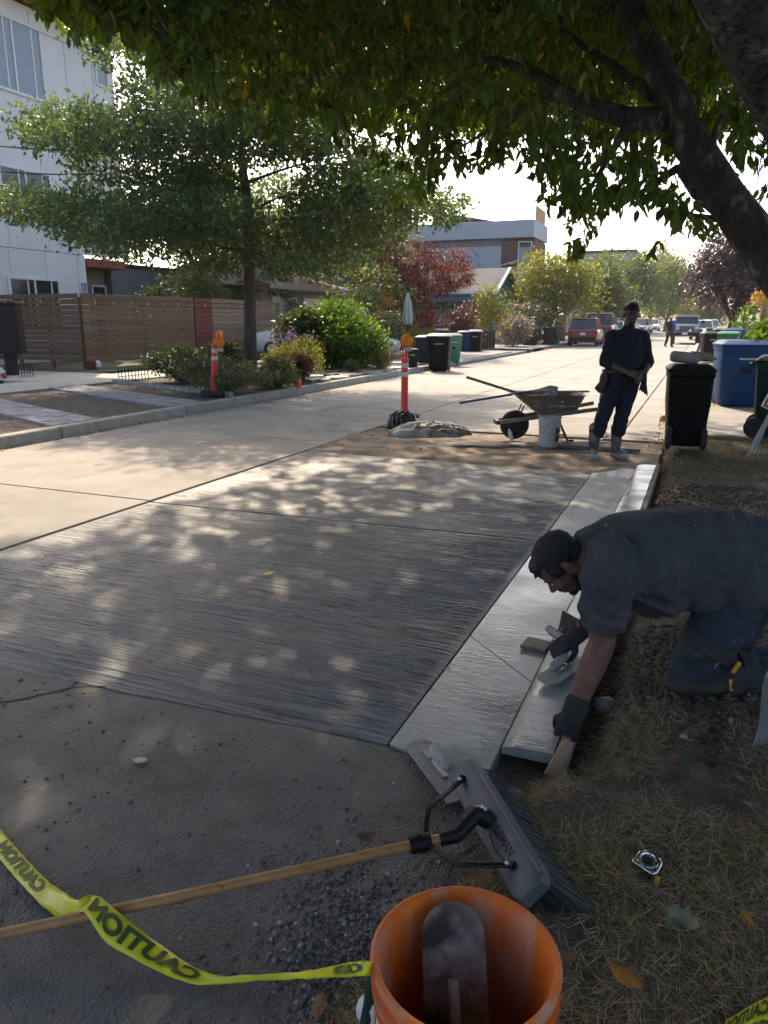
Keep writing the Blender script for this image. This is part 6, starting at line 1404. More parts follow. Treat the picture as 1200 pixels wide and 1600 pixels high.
# --- standing and walking figures, built in metres in front of the camera axes (x right, y away, z up)
def upright(label, loc, rotz, J, mats, sc=1.0, cap=False, voxel=.011, extra=None, wide=1.0, shoes='boot', sleeves=.95, beard=False, hat=None):
    t = thing('person', label, 'person', loc, rotz); t.scale = (sc, sc, sc); V = {k: Vector(v) for k, v in J.items()}
    X, Y_, Zz = Vector((1, 0, 0)), Vector((0, 1, 0)), UP; T = (X, Y_, Zz)
    B = Flesh(); f = V['face'].normalized(); u = (UP - f * UP.dot(f)).normalized(); P, hx = head_elems(B, V['head'], f, u)
    B.cap(V['head'] + u * -.06 - f * .03, V['neck'], .056, .062)
    for c, r in ((V['pelvis'], (.15, .11, .12)), (V['belly'], (.15, .115, .14)), (V['chest'], (.17, .115, .16))): B.ell(c, (r[0] * wide, r[1] * wide, r[2]), T)
    for s_ in 'LR':
        B.chain([V['sh' + s_], V['el' + s_], V['el' + s_].lerp(V['wr' + s_], .35), V['wr' + s_]], [.055, .042, .043, .030]); B.chain([V['hip' + s_], V['kn' + s_], V['kn' + s_].lerp(V['an' + s_], .35), V['an' + s_]], [.085, .055, .058, .04])
        hand(B, V['wr' + s_], V['hd' + s_], V['hn' + s_], .18, 38, 1 if s_ == 'L' else -1)
        B.cap(V['an' + s_], V['an' + s_] + V['ft' + s_] * .12 + UP * -.05, .04, .035)
    B.build('body', mats['skin'], t, voxel * .8, 2)
    S_ = Flesh()
    for c, r in ((V['pelvis'] + UP * .07, (.185, .14, .09)), (V['belly'], (.188, .150, .17)), (V['belly'].lerp(V['chest'], .5), (.190, .148, .16)), (V['chest'], (.195, .143, .17)), (V['chest'] + UP * .09, (.185, .12, .09))): S_.ell(c, (r[0] * wide, r[1] * wide, r[2]), T)
    S_.cap(V['neck'] + UP * -.05, V['neck'] + UP * -.01, .085, .066)
    for s_ in 'LR':
        S_.cap(V['neck'] + UP * -.06, V['sh' + s_], .062, .068); S_.cap(V['sh' + s_], V['el' + s_].lerp(V['sh' + s_], .0 if sleeves > .6 else .45), .072, .060)
        if sleeves > .6: S_.cap(V['el' + s_], V['el' + s_].lerp(V['wr' + s_], .30), .062, .056)
    S_.build('shirt', mats['shirt'], t, voxel, 3, folds(.008, 11, (1, 1, .8), 2))
    J_ = Flesh(); J_.ell(V['pelvis'] + UP * -.02, (.185 * wide, .135 * wide, .125), T)
    for s_ in 'LR': J_.chain([V['hip' + s_], V['hip' + s_].lerp(V['kn' + s_], .5), V['kn' + s_], V['kn' + s_].lerp(V['an' + s_], .5), V['an' + s_] + UP * (.0 if shoes != 'boot' else .20)], [.112, .102, .082, .078, .068])
    J_.build('trousers', mats['trousers'], t, voxel, 3, folds(.009, 13, (1, 1, .9), 6))
    for s_ in 'LR':
        an, ft = V['an' + s_], V['ft' + s_].normalized(); b_ = Flesh()
        if shoes == 'boot':
            b_.chain([an + UP * .24, an + UP * .08, an], [.070, .062, .058]); b_.chain([an + ft * -.03 + UP * -.045, an + ft * .09 + UP * -.045, an + ft * .18 + UP * -.050], [.048, .050, .042]); o = b_.build('boot', mats['shoes'], t, .009, 2)
            ring_band('boot_rim', an + UP * .255, UP, .066, .014, MT['cement'], o, .007)
            m = MB(); m.tube([an + ft * -.07 + UP * -.085, an + ft * .05 + UP * -.085, an + ft * .215 + UP * -.085], [.05, .055, .042], 14, flat=1.0); 
            m2 = Flesh(); m2.chain([an + ft * -.03 + UP * -.066, an + ft * .19 + UP * -.066], [.050, .047]); so = m2.build('sole', MT['cement'], o, .009, 2); so.scale = (1, 1, 1)
        else: b_.chain([an + ft * -.03 + UP * -.05, an + ft * .09 + UP * -.055, an + ft * .17 + UP * -.06], [.043, .045, .036]); b_.build('shoe', mats['shoes'], t, .010, 2)
    Hh = Flesh()
    if cap:
        Hh.ell(P(.0, .078), (.108, .086, .070), hx); Hh.build('cap', mats['cap'], t, .008, 2)
        m = MB(); s_ = u.cross(f); pts = [P(.09 + .085 * math.cos(R(a)), .066 - .016 * math.cos(R(a)), .075 * math.sin(R(a))) for a in range(-90, 91, 15)]; lo = [p - u * .006 for p in pts]
        n = len(pts); m.add(pts + lo, [tuple(range(n)), tuple(reversed(range(n, 2 * n)))] + [(i, n + i, n + (i + 1) % n, (i + 1) % n) for i in range(n)]); m.build('cap_brim', mats['brim'], t, bevel=.002)
        h2 = Flesh(); h2.ell(P(-.05, .01), (.045, .070, .05), hx); h2.build('hair', HAIR, t, .008, 2)
    else: Hh.ell(P(-.012, .066), (.099, .080, .078), hx); Hh.ell(P(-.058, .0), (.046, .066, .060), hx); Hh.build('hair', mats.get('hair', HAIR), t, .008, 2)
    if beard:
        b_ = Flesh(); b_.ell(P(.078, -.086), (.026, .030, .030), hx); b_.cap(P(.106, -.040, -.022), P(.106, -.040, .022), .007); b_.build('beard', HAIR, t, .006, 1)
    for k in (-1, 1): m = MB(); m.ball(P(.0865, .009, .031 * k), (.0098,) * 3, 2); m.build('eye', MT['dark_metal'], t)
    return t, V
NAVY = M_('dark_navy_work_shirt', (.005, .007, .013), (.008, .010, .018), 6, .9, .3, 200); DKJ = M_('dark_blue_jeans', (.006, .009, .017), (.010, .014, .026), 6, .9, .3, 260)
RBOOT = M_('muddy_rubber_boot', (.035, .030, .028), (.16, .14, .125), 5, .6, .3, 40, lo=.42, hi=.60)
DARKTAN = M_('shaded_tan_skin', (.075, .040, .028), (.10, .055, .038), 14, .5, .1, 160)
q = gp(948, 713, .0)
SJ = dict(head=(.145, -.03, 1.600), face=(-.12, -1, -.10), neck=(.14, .01, 1.47), chest=(.13, .01, 1.27), belly=(.12, -.015, 1.07), pelvis=(.11, .0, .93),
          shL=(.305, .0, 1.375), shR=(-.045, .0, 1.375), elL=(.385, -.03, 1.10), elR=(-.115, -.03, 1.09), wrL=(.285, -.23, .985), wrR=(.085, -.24, .99), hdL=(-.55, -.5, -.55), hdR=(.85, -.28, -.30), hnL=(.4, -.8, .3), hnR=(-.1, -.8, .6),
          hipL=(.205, .01, .87), hipR=(.02, .0, .87), knL=(.135, -.02, .50), knR=(-.085, -.03, .48), anL=(.105, .03, .095), anR=(-.155, .02, .095), ftL=(.35, -1, 0), ftR=(-.25, -1, 0))
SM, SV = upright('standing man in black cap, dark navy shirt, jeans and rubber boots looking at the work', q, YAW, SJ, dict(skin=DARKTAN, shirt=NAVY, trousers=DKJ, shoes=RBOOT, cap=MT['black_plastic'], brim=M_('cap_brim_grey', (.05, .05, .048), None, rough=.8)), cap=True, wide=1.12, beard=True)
m = MB(); b_ = ring_band('belt', Vector((.11, 0, .965)), UP, .165, .04, MT['black_rubber'], SM, .018); b_.scale = (1.28, .98, 1); b_.location = (-.03, 0, .02)
tbf = Flesh(); tbf.ell((-.115, -.06, .90), (.05, .06, .09)); tbf.ell((-.15, -.06, .80), (.045, .045, .06)); tbf.cap((-.14, -.06, .86), (-.19, -.07, .80), .03, .028); tbf.build('tool_pouch', BOOT, SM, .009, 2)
gl_ = Flesh(); [gl_.cap((.27, -.27, .95), (.22 + .03 * k, -.29, .80 - .02 * k), .016, .010) for k in range(4)]; gl_.cap((.27, -.26, .96), (.27, -.28, .88), .03, .028); gl_.build('held_glove', GLOVE, SM, .008, 2)
q = gp(1044, 542, .0)
FJ = dict(head=(.0, -.03, 1.60), face=(.15, -1, -.05), neck=(.0, .0, 1.47), chest=(0, .0, 1.27), belly=(0, -.01, 1.08), pelvis=(.0, .0, .93), shL=(.19, 0, 1.40), shR=(-.19, 0, 1.40), elL=(.25, .02, 1.12), elR=(-.24, .02, 1.12), wrL=(.27, -.14, .92), wrR=(-.22, -.16, .96),
          hdL=(0, -.4, -.9), hdR=(.2, -.5, -.7), hnL=(.9, 0, 0), hnR=(-.9, 0, 0), hipL=(.10, 0, .88), hipR=(-.09, 0, .88), knL=(.13, -.14, .50), knR=(-.09, .02, .48), anL=(.14, -.12, .10), anR=(-.13, .16, .12), ftL=(.25, -1, 0), ftR=(0, -1, -.2))
FM, FV = upright('distant man in dark polo and trousers walking up the street beside the jeep', q, YAW, FJ, dict(skin=SKIN2, shirt=NAVY, trousers=M_('charcoal_trousers', (.03, .03, .032), None, rough=.9), shoes=MT['black_plastic'], hair=M_('brown_hair', (.05, .035, .025), None, rough=.6)), voxel=.016, shoes='shoe', sleeves=.4)
cl = Flesh(); cl.cap((.17, -.10, 1.46), (.20, -.17, 1.12), .075, .10); cl.cap((.17, -.05, 1.47), (.17, .10, 1.3), .07, .07)
co = cl.build('blue_cloth', M_('bright_blue_cloth', (.01, .11, .42), None, rough=.8), None, .012, 2, folds(.012, 10, (1, 1, .6), 4)); co.location = FM.location; co.rotation_euler = FM.rotation_euler; prop(co, 'bright blue cloth slung over the distant walking man\'s shoulder', 'cloth')
# ------------------------------------------------------------------ form boards, stake, hand tools on the fresh curb
FBD = thing('form_board', 'weathered form board running along the back of the new curb', 'board', (-.335, 2.4, 0))
for y0, y1 in ((0.02, 3.02), (3.03, 6.05)): m = MB(); m.box((0, (y0 + y1) / 2, -.03), (.036, y1 - y0, .15)); m.build('board', MT['wood_grey'], FBD, bevel=.003)
def stake(label, bot, top, w0, w1, th, mat):
    d = (top - bot).normalized(); sx_ = (CR * .9 + CF * .1); sx_ = (sx_ - d * sx_.dot(d)).normalized(); sy_ = d.cross(sx_)
    m = MB(); m.loft([[tuple(p + sx_ * x * w + sy_ * y * th) for x, y in ((-1, -1), (1, -1), (1, 1), (-1, 1))] for p, w in ((bot, w0), (bot.lerp(top, .75), (w0 + w1) / 2), (top, w1))], smooth=False)
    return prop(m.build('wooden_stake', mat, bevel=.002), label, 'stake')
stake('short pale wooden stake held in the kneeling man\'s near hand', gp(860, 1213, -.01), gp(888, 1158, .075), .023, .017, .012, MT['wood_new'])
stake('dark weathered stake right of the pale one by the glove', gp(878, 1212, -.01), gp(893, 1160, .065), .010, .012, .012, MT['wood_grey'])
ca, cb = gp(846, 1070, .052), gp(906, 1026, .052); cdir = cb - ca
trowel('hand_float', 'steel hand float under the kneeling man\'s far glove on the curb', (ca + cb) / 2, (0, 0, math.atan2(cdir.y, cdir.x)), .33, .105, 'cement_steel', 'cement', True, .052, .017)
ED = thing('edger', 'small edging tool with round handle standing on the gutter', 'edger', gp(873, 998, .03), YAW + R(25))
m = MB(); m.tube([(-.02, -.05, .03), (-.02, .06, .035)], .019, 12); m.build('handle', MT['cement'], ED); m = MB(); m.tube([(-.02, 0, .03), (.03, 0, .05), (.05, 0, .03)], .007, 6); m.build('bracket', MT['steel'], ED); m = MB(); m.box((.055, 0, .05), (.004, .13, .13), (0, R(10), 0)); m.box((.02, 0, .003), (.07, .13, .004)); m.build('blade', MT['dark_metal'], ED)
m = MB(); m.box((0, 0, .008), (.125, .115, .016)); o = m.build('wood_block', M_('brown_wet_block', (.12, .085, .065), (.17, .13, .10), 4, .6, .3, 40, stretch=(2, 12, 12)), bevel=.002); o.location = gp(838, 1010, .004); o.rotation_euler = (0, 0, R(-8)); prop(o, 'small brown wooden block lying on the wet gutter beside the edger', 'block')
ta, tb_ = gp(650, 1158, .012), gp(722, 1250, .012); td = ta - tb_
trowel('trowel', 'long pointed finishing trowel lying half under the push broom head', (ta + tb_) / 2, (0, 0, math.atan2(td.y, td.x)), (td.length) * 1.02, .115, 'cement_steel', 'cement', False, .06, .021)

# ------------------------------------------------------------------ push broom
BT_, BB_ = gp(722, 1202, .135), gp(836, 1398, .135); A_ = (BB_ - BT_); BL_ = A_.length; A_.normalize()
PB = thing('push_broom', 'push broom with grey plastic head, black bristles and long wooden handle', 'broom', (BT_ + BB_) / 2); bo_ = Vector(PB.location)
Hd = UP.cross(A_); Hd = Hd if Hd.dot(CR) < 0 else -Hd
Nn = (Hd * .70 + UP * .715).normalized(); Wd = Nn.cross(A_).normalized()
Wd = Wd if Wd.dot(UP) > 0 else -Wd
BX = Matrix((A_, Wd, Nn)).transposed().to_4x4()
GREYP = M_('grey_broom_plastic', (.070, .072, .078), (.095, .096, .10), 10, .5, .25, 120, c3=(.16, .155, .145), s3=7, lo3=.62, hi3=.75)
m = MB(); hl = BL_ / 2
def brow(x, k): return [(x, -.052 * k, -.028 * k), (x, .052 * k, -.028 * k), (x, .058 * k, -.016), (x, .050 * k, .020 * k), (x, .036 * k, .028 * k), (x, -.036 * k, .028 * k), (x, -.050 * k, .020 * k), (x, -.058 * k, -.016)]
m.loft([brow(-hl, .72), brow(-hl + .02, .93), brow(-hl + .05, 1), brow(hl - .05, 1), brow(hl - .02, .93), brow(hl, .72)], M=BX, smooth=False); m.build('head', GREYP, PB, bevel=.004)
m = MB(); m.box((0, .049, .012), (BL_ * .93, .010, .020), M=BX); m.build('rib', GREYP, PB, bevel=.003)
rs = np.random.default_rng(5); bm_ = MB()
for ia in range(54):
    for iw in range(7):
        for k in range(4):
            x = -hl * .95 + BL_ * .95 * (ia + rs.uniform(-.3, .3)) / 53; w = -.042 + .084 * iw / 6 + rs.uniform(-.004, .004)
            fa = (x / hl) ** 3 * .045 + rs.normal() * .006; fw_b = (w / .045) * .020 + rs.normal() * .007; L_ = rs.uniform(.125, .150)
            p0 = Vector((x, w, -.026)); p1 = Vector((x + fa, w + fw_b, -.026 - L_)); pm = p0.lerp(p1, .55) + Vector((rs.normal() * .002, 0, 0))
            s_ = .0011; vs = []
            for p in (p0, pm, p1): vs += [p + Vector((s_, 0, 0)), p + Vector((-s_ * .5, s_, 0)), p + Vector((-s_ * .5, -s_, 0))]
            bm_.add(vs, [(0, 1, 4, 3), (1, 2, 5, 4), (2, 0, 3, 5), (3, 4, 7, 6), (4, 5, 8, 7), (5, 3, 6, 8)], BX)
prop(bm_.build('bristle', M_('black_bristle', (.014, .014, .014), (.03, .03, .03), 30, .5), PB), kind='stuff')
H0, H1 = gp(728, 1302, .175) - bo_, gp(-170, 1496, .035) - bo_; hv = (H1 - H0).normalized()
HW = M_('varnished_wood_handle', (.30, .145, .050), (.40, .205, .080), 3, .38, .2, 50, stretch=(1.5, 14, 14), c3=(.16, .075, .03), s3=4, lo3=.62, hi3=.72)
m = MB(); m.tube([H0 + hv * .02, H0.lerp(H1, .5) + UP * -.004, H1], .0142, 14); m.build('handle', HW, PB)
c0 = BX @ Vector((.0, .0, .032)); m = MB(); m.tube([c0, c0 + Nn * .03 + hv * .02, H0 + hv * .03, H0 + hv * .075], [.030, .026, .022, .020], 12); m.build('socket', MT['black_plastic'], PB)
HC = H0 + hv * .125; m = MB(); m.tube([HC + hv * -.024, HC + hv * .034], .0235, 14); m.tube([HC + hv * .0, HC + hv * .012], .027, 14); m.build('collar', MT['black_plastic'], PB)
for (bx, bend) in ((-hl * .70, gp(670, 1262, .185) - bo_), (hl * .66, gp(714, 1350, .165) - bo_)):
    e = BX @ Vector((bx, -.012, .034)); m = MB(); m.tube([HC + hv * -.01, HC.lerp(bend, .6), bend, bend.lerp(e, .5), e + Nn * .004, BX @ Vector((bx * 1.06, .0, .033))], [.0085, .008, .009, .0085, .010, .013], 8, flat=.7); arm = m.build('brace', MT['black_plastic'], PB)
    m = MB(); m.lathe([(.0, .008), (.005, .007), (.0075, .003), (.0075, 0)], 12, M=Matrix.Translation(BX @ Vector((bx, -.010, .042))) @ BX); m.build('bolt', MT['steel'], arm)
m = MB(); m.lathe([(.0, .010), (.008, .008), (.010, .0)], 12, M=Matrix.Translation(BX @ Vector((-.012, .012, .058))) @ BX); m.tube([BX @ Vector((-.03, .0, .062)), BX @ Vector((.006, .02, .064))], .005, 8); m.build('wing_nut', MT['steel'], PB)
me = text_mesh('LIBMAN', .034, bold=.0009); me.transform(BX @ Matrix.Translation((hl * .37, .008, .0286)) @ Matrix.Diagonal((.95, 1.0, 1, 1))); link('lettering', me, PB, MT['black_plastic'])
m = MB(); m.tube([BX @ Vector((hl * .37 - .06 + .012 * k, -.017 - .008 * math.sin(math.pi * k / 10), .0285)) for k in range(11)], .0011, 4); m.build('swoosh', MT['black_plastic'], PB)

# ------------------------------------------------------------------ orange bucket and what stands in it
BZ = .05; RIMZ = BZ + .385; bc = gp(727, 1491, RIMZ); OR_ = .168
ORM = M_('orange_bucket_plastic', (.72, .165, .018), (.60, .115, .014), 7, .45, .15, 40, c3=(.48, .33, .25), s3=11, lo3=.50, hi3=.70, stretch=(1, 1, .4), rough2=.6)
BK = thing('orange_bucket', 'large orange plastic bucket with cement smears in the foreground', 'bucket', (bc.x, bc.y, BZ))
m = MB(); m.lathe([(0, .012), (.132, .0), (.137, .008), (OR_ - .017, .285), (OR_ - .002, .287), (OR_ - .001, .297), (OR_ - .014, .299), (OR_ - .012, .325), (OR_ + .003, .327), (OR_ + .004, .338), (OR_ - .010, .340), (OR_ - .006, .366), (OR_ + .004, .370), (OR_ + .005, .381), (OR_ - .002, .385), (OR_ - .011, .381), (OR_ - .013, .37), (OR_ - .022, .30), (.131, .016), (0, .014)], 72); m.build('body', ORM, BK)
m = MB(); m.tube([(OR_ * math.cos(R(a)), OR_ * math.sin(R(a)) * 1.0, .33 - .20 * math.sin(R((a - 160) * 180 / 180)) if False else .31 - .16 * math.sin(R(k * 15))) for k, a in enumerate(range(160, 345, 15))], .0035, 6)
o = m.build('bail', MT['steel'], BK)
TRP = M_('rust_caked_steel', (.12, .075, .060), (.29, .23, .20), 11, .8, .6, 70, c3=(.035, .022, .018), s3=9, lo3=.50, hi3=.66)
top, bot = gp(706, 1408, BZ + .395), Vector((bc.x - CF.x * .085 - .005, bc.y - CF.y * .085, BZ + .02)); bd_ = (top - bot); Lb = bd_.length; bd_.normalize()
sx = CR - bd_ * CR.dot(bd_); sx.normalize(); PTm = Matrix((bd_, sx, bd_.cross(sx))).transposed().to_4x4(); PTm.translation = (top + bot) / 2
PT2 = thing('pool_trowel', 'round ended rusty trowel blade standing in the orange bucket', 'trowel', (top + bot) / 2)
PT2.rotation_euler = PTm.to_euler(); n = 12; hw = .062
poly = [(Lb / 2 - hw + hw * math.cos(R(-90 + 180 * k / n)), hw * math.sin(R(-90 + 180 * k / n))) for k in range(n + 1)] + [(-Lb / 2, hw), (-Lb / 2, -hw)]
m = MB(); m.prism(poly, .006, z=-.003); m.build('blade', TRP, PT2, bevel=.002)
MG = thing('margin_trowel', 'small trowel with pale handle standing against the round ended blade', 'trowel', (0, 0, 0)); MG.matrix_world = PTm
sgn = 1 if (PTm.to_3x3() @ Vector((0, 0, 1))).dot(CF) < 0 else -1
Zs = .018 * sgn
m = MB(); m.tube([(.085, -.006, Zs + .012 * sgn), (.025, -.004, Zs + .010 * sgn), (-.01, -.002, Zs + .008 * sgn)], [.010, .0105, .007], 10); m.build('handle', MT['cement'], MG)
m = MB(); m.prism([(-.01, .006), (-.03, .020), (-.075, .022), (-.083, .0), (-.075, -.023), (-.03, -.018), (-.01, -.006)], .003, z=Zs); m.build('blade', MT['cement'], MG, bevel=.001)
q = gp(582, 1590, .05); m = MB(); m.tube([q + Vector((-.0, -.05, .0)), q + Vector((0, 0, .10)), q + Vector((.02, .05, .15)), q + Vector((.06, .09, .16))], .013, 8); o = m.build('green_hose', BINM['dkgreen']); prop(o, 'bit of dark green hose behind the left side of the orange bucket', 'hose')
m = MB(); m.ball((0, 0, 0), (.05, .04, .06), 3, jit=.4, seed=3); o = m.build('white_rag', MT['white']); o.location = gp(594, 1596, .06); prop(o, 'white rag tucked below the orange bucket\'s left side', 'rag')

# ------------------------------------------------------------------ caution tape
TAPE = M_('yellow_barrier_tape', (.70, .64, .02), (.60, .55, .025), 12, .35, .25, 30); INK = M_('tape_ink', (.05, .075, .015), None, rough=.5)
def ribbon(name, label, ctrl, hw, words, n=14):
    """ctrl: (point, side vector); words: (text, start fraction, end fraction)"""
    t = thing(name, label, 'tape', ctrl[0][0]); o0 = Vector(t.location); C, S, Wd_ = [], [], []
    cw = [c[2] if len(c) > 2 else 1.0 for c in ctrl]
    P = [Vector(c[0]) for c in ctrl]; Q = [Vector(c[1]).normalized() for c in ctrl]
    for i in range(len(P) - 1):
        p0, p1, p2, p3 = P[max(i - 1, 0)], P[i], P[i + 1], P[min(i + 2, len(P) - 1)]
        for k in range(n):
            u = k / n; C.append(.5 * (2 * p1 + (p2 - p0) * u + (2 * p0 - 5 * p1 + 4 * p2 - p3) * u * u + (3 * p1 - p0 - 3 * p2 + p3) * u ** 3) - o0); S.append(Q[i].lerp(Q[i + 1], u * u * (3 - 2 * u)).normalized()); Wd_.append(cw[i] + (cw[i + 1] - cw[i]) * u)
    C.append(P[-1] - o0); S.append(Q[-1]); Wd_.append(cw[-1]); N = len(C); S = [s_ * w for s_, w in zip(S, Wd_)]
    vs, fs = [], []; mc = 5
    for c, s_ in zip(C, S):
        for j in range(mc): w = (j / (mc - 1) * 2 - 1); vs.append(c + s_ * hw * w + UP * (.004 * (1 - w * w) * mnoise.noise(c * 22) + .003 * w * mnoise.noise(c * 31 + Vector((5, 0, 0)))))
    for i in range(N - 1):
        for j in range(mc - 1): fs.append((i * mc + j, i * mc + j + 1, (i + 1) * mc + j + 1, (i + 1) * mc + j))
    m = MB(); m.add(vs, fs, smooth=True); o = m.build('strip', TAPE, t, sharp=80); k = o.modifiers.new('thickness', 'SOLIDIFY'); k.thickness = .0006
    cum = [0]
    for i in range(N - 1): cum.append(cum[-1] + (C[i + 1] - C[i]).length)
    def at(s_, w):
        s_ = min(max(s_, 0), cum[-1] - 1e-6); i = max(j for j in range(N - 1) if cum[j] <= s_); u = (s_ - cum[i]) / max(1e-9, cum[i + 1] - cum[i]); c = C[i].lerp(C[i + 1], u); sd_ = S[i].lerp(S[i + 1], u); d = (C[i + 1] - C[i]).normalized(); nn = d.cross(sd_).normalized(); nn = nn if nn.z > 0 else -nn
        return c + sd_ * hw * w + nn * .0035
    for (txt, f0, f1) in words:
        me = text_mesh(txt, 1.0, bold=.045); xs = [v.co.x for v in me.vertices]; w_ = max(xs) - min(xs)
        for v in me.vertices: s_ = cum[-1] * (f0 + (f1 - f0) * (1 - (v.co.x - min(xs)) / w_)); v.co = at(s_, v.co.y * 1.75)
        link('lettering', me, t, INK)
    return t
HZ = lambda px: (lambda f_: (H0 + (H1 - H0) * f_ + bo_))((728 - px) / 898.0)
hp = min((H0.lerp(H1, k / 400) + bo_ for k in range(401)), key=lambda p: abs(proj(p)[0] - 128))
s1 = (CR * .55 + CF * .83); s2 = (CR * .45 + CF * .75 + UP * .5)
ribbon('caution_tape', 'long yellow caution tape draped over the broom handle and twisting to the orange bucket', [
    (gp(-60, 1245, .015), s1), (gp(10, 1330, .012), s1), (gp(60, 1385, .022), s1), (gp(93, 1412, .05), CF * .6 + UP * .5 + CR * .3), (hp + CR * -.022 + UP * .004 + CF * .012, CF * .35 + UP * .6 + CR * .1),
    (hp + CR * .018 + UP * .022 + CF * .018, CR * .25 + CF * .95 + UP * .06), (gp(180, 1452, .085), s2, 1.2), (gp(235, 1489, .035), s1, 1.15), (gp(290, 1520, .014), s1, .85), (gp(338, 1531, .018), CF * .5 + UP * .7, .35), (gp(400, 1528, .035), UP * .5 + CF * .12, .26),
    (gp(480, 1523, .09), UP * .35 + CF * .35, .30), (af(545, 1515, 1.10), UP * .2 + CF * .3, .42), (af(586, 1512, 1.09), UP * .25 + CF * .2, .38)], .027,
    [('CAUTION', .16, .30), ('CAUTION', .43, .60), ('CAUTION', .90, .985)])
ribbon('caution_tape', 'short end of yellow caution tape on the grass in the bottom right corner', [(gp(1110, 1625, .09), s1 * -1), (gp(1150, 1600, .10), s1), (gp(1185, 1580, .10), s1), (gp(1225, 1570, .12), CF)], .03, [('CAUTION', .15, .85)])
ribbon('caution_tape', 'second strand of yellow caution tape below the corner one', [(gp(1150, 1640, .09), s1), (gp(1185, 1610, .10), s1), (gp(1235, 1590, .10), CF)], .028, [('CAUTION', .2, .9)])

# ------------------------------------------------------------------ tape measure, metal stake, fallen leaves
q = gp(1013, 1338, .11); TM = thing('tape_measure', 'chrome tape measure lying on the dry grass', 'tape measure', (q.x, q.y, verge_h(q.x, q.y) + .012), R(-16)); TM.rotation_euler = (R(7), R(3), R(-20))
CHR = M_('chrome_case', (.62, .62, .63), (.50, .50, .51), 14, .13, .1, 30, metal=1.0)
pl_ = [(-.036, -.030), (.030, -.036), (.038, -.022), (.037, .016), (.022, .034), (-.018, .036), (-.036, .020)]
m = MB(); m.prism(pl_, .036); m.build('case', CHR, TM, bevel=.007, seg=3)
m = MB(); m.lathe([(.026, .0), (.028, .0035), (.022, .005), (.020, .002), (0, .002)], 24, (0, .0, .036)); m.build('dial', CHR, TM)
m = MB(); m.box((.002, -.004, .0415), (.028, .018, .006), (0, 0, R(8))); m.build('clip', MT['dark_metal'], TM, bevel=.002); m = MB(); m.box((.040, -.026, .012), (.010, .014, .02)); m.build('tape_tip', YEL, TM, bevel=.001)
m = MB(); m.tube([(-.03, .034, .03), (-.045, .052, .032), (-.062, .060, .026)], .0045, 6, flat=.4); m.build('strap', MT['wood_grey'], TM)
ST = bpy.data.objects.new('x', None)
a, b_ = gp(1178, 1180, .08), af(1214, 1045, 2.30)
m = MB(); vs = []
for k in range(13):
    u = k / 12; p = a.lerp(b_, u); bow = .018 * math.sin(u * 5.0); s_ = (CR * .8 + CF * .3).normalized()
    for w in (-.026, -.008, .010, .028): vs.append(p + s_ * (w + bow) + CF * (.012 * math.cos(w * 60 + u * 3)))
m.add(vs, [(i * 4 + j, i * 4 + j + 1, (i + 1) * 4 + j + 1, (i + 1) * 4 + j) for i in range(12) for j in range(3)], smooth=True); o = m.build('metal_stake', M_('galvanised_strip', (.20, .20, .195), (.27, .27, .26), 8, .5, .2, 60, metal=.4)); k = o.modifiers.new('thickness', 'SOLIDIFY'); k.thickness = .003
prop(o, 'bent grey metal strip stuck in the soil at the right frame edge', 'stake'); bpy.data.objects.remove(ST)
LFM = {k: M_(k + '_fallen_leaf', a, b, 30, .6, .5, 60) for k, (a, b) in {'yellow': ((.62, .50, .05), (.50, .40, .04)), 'pale': ((.46, .45, .28), (.38, .38, .22)), 'brown': ((.20, .105, .05), (.13, .07, .035)), 'orange': ((.42, .19, .03), (.30, .12, .02)), 'green': ((.22, .22, .14), (.15, .155, .09)), 'red': ((.26, .07, .04), (.18, .05, .03))}.items()}
def fallen(x, y, z, L_, col, label, rz, curl=.25, wd=.5, lobed=False):
    n = 9; vs, fs = [], []
    for i in range(n):
        t = i / (n - 1); w = L_ * wd * .5 * math.sin(math.pi * min(1, t * .93 + .05)) ** .8
        if lobed: w *= .55 + .65 * abs(math.sin(t * 9.5))
        zc = L_ * curl * (t - .5) ** 2 * 1.6
        vs += [(L_ * (t - .5), -w, zc + curl * w * .9), (L_ * (t - .5), 0, zc), (L_ * (t - .5), w, zc + curl * w * 1.2)]
    for i in range(n - 1): fs += [(i * 3, i * 3 + 1, i * 3 + 4, i * 3 + 3), (i * 3 + 1, i * 3 + 2, i * 3 + 5, i * 3 + 4)]
    m = MB(); m.add(vs, fs, smooth=True); m.tube([(-L_ * .5, 0, L_ * curl * .4), (-L_ * .72, .004, L_ * curl * .7)], L_ * .012, 4); o = m.build('fallen_leaf', LFM[col]); k = o.modifiers.new('thickness', 'SOLIDIFY'); k.thickness = .0005
    q = gp(x, y, z); o.location = (q.x, q.y, z + .004); o.rotation_euler = (R(6), R(-5), rz); return prop(o, label, 'leaf')
fallen(421, 897, .004, .075, 'yellow', 'yellow leaf alone in the middle of the broomed slab', .9, .1, .45)
fallen(220, 1190, .0, .055, 'pale', 'pale leaf alone on the dark asphalt at the left', .2, .15, .6)
fallen(577, 1314, .005, .075, 'brown', 'curled brown leaf just above the broom handle', .3, .5, .5)
fallen(980, 1534, .10, .085, 'orange', 'orange and green leaf on the dry grass right of the bucket', -.5, .3, .5)
fallen(1066, 1452, .11, .085, 'green', 'crumpled grey green leaf below the tape measure', -.4, .8, .8, True)
fallen(992, 1252, .11, .07, 'brown', 'brown leaf on the straw above the tape measure', .2, .5, .45)
fallen(1170, 1300, .11, .06, 'brown', 'tan brown leaf at the right edge level with the tape measure', -.8, .3, .4)
fallen(1168, 1442, .11, .05, 'orange', 'small curled orange leaf at the right edge', -1.1, .5, .5)
fallen(883, 1500, .09, .06, 'brown', 'brown leaf touching the right side of the orange bucket', .3, .3, .5)
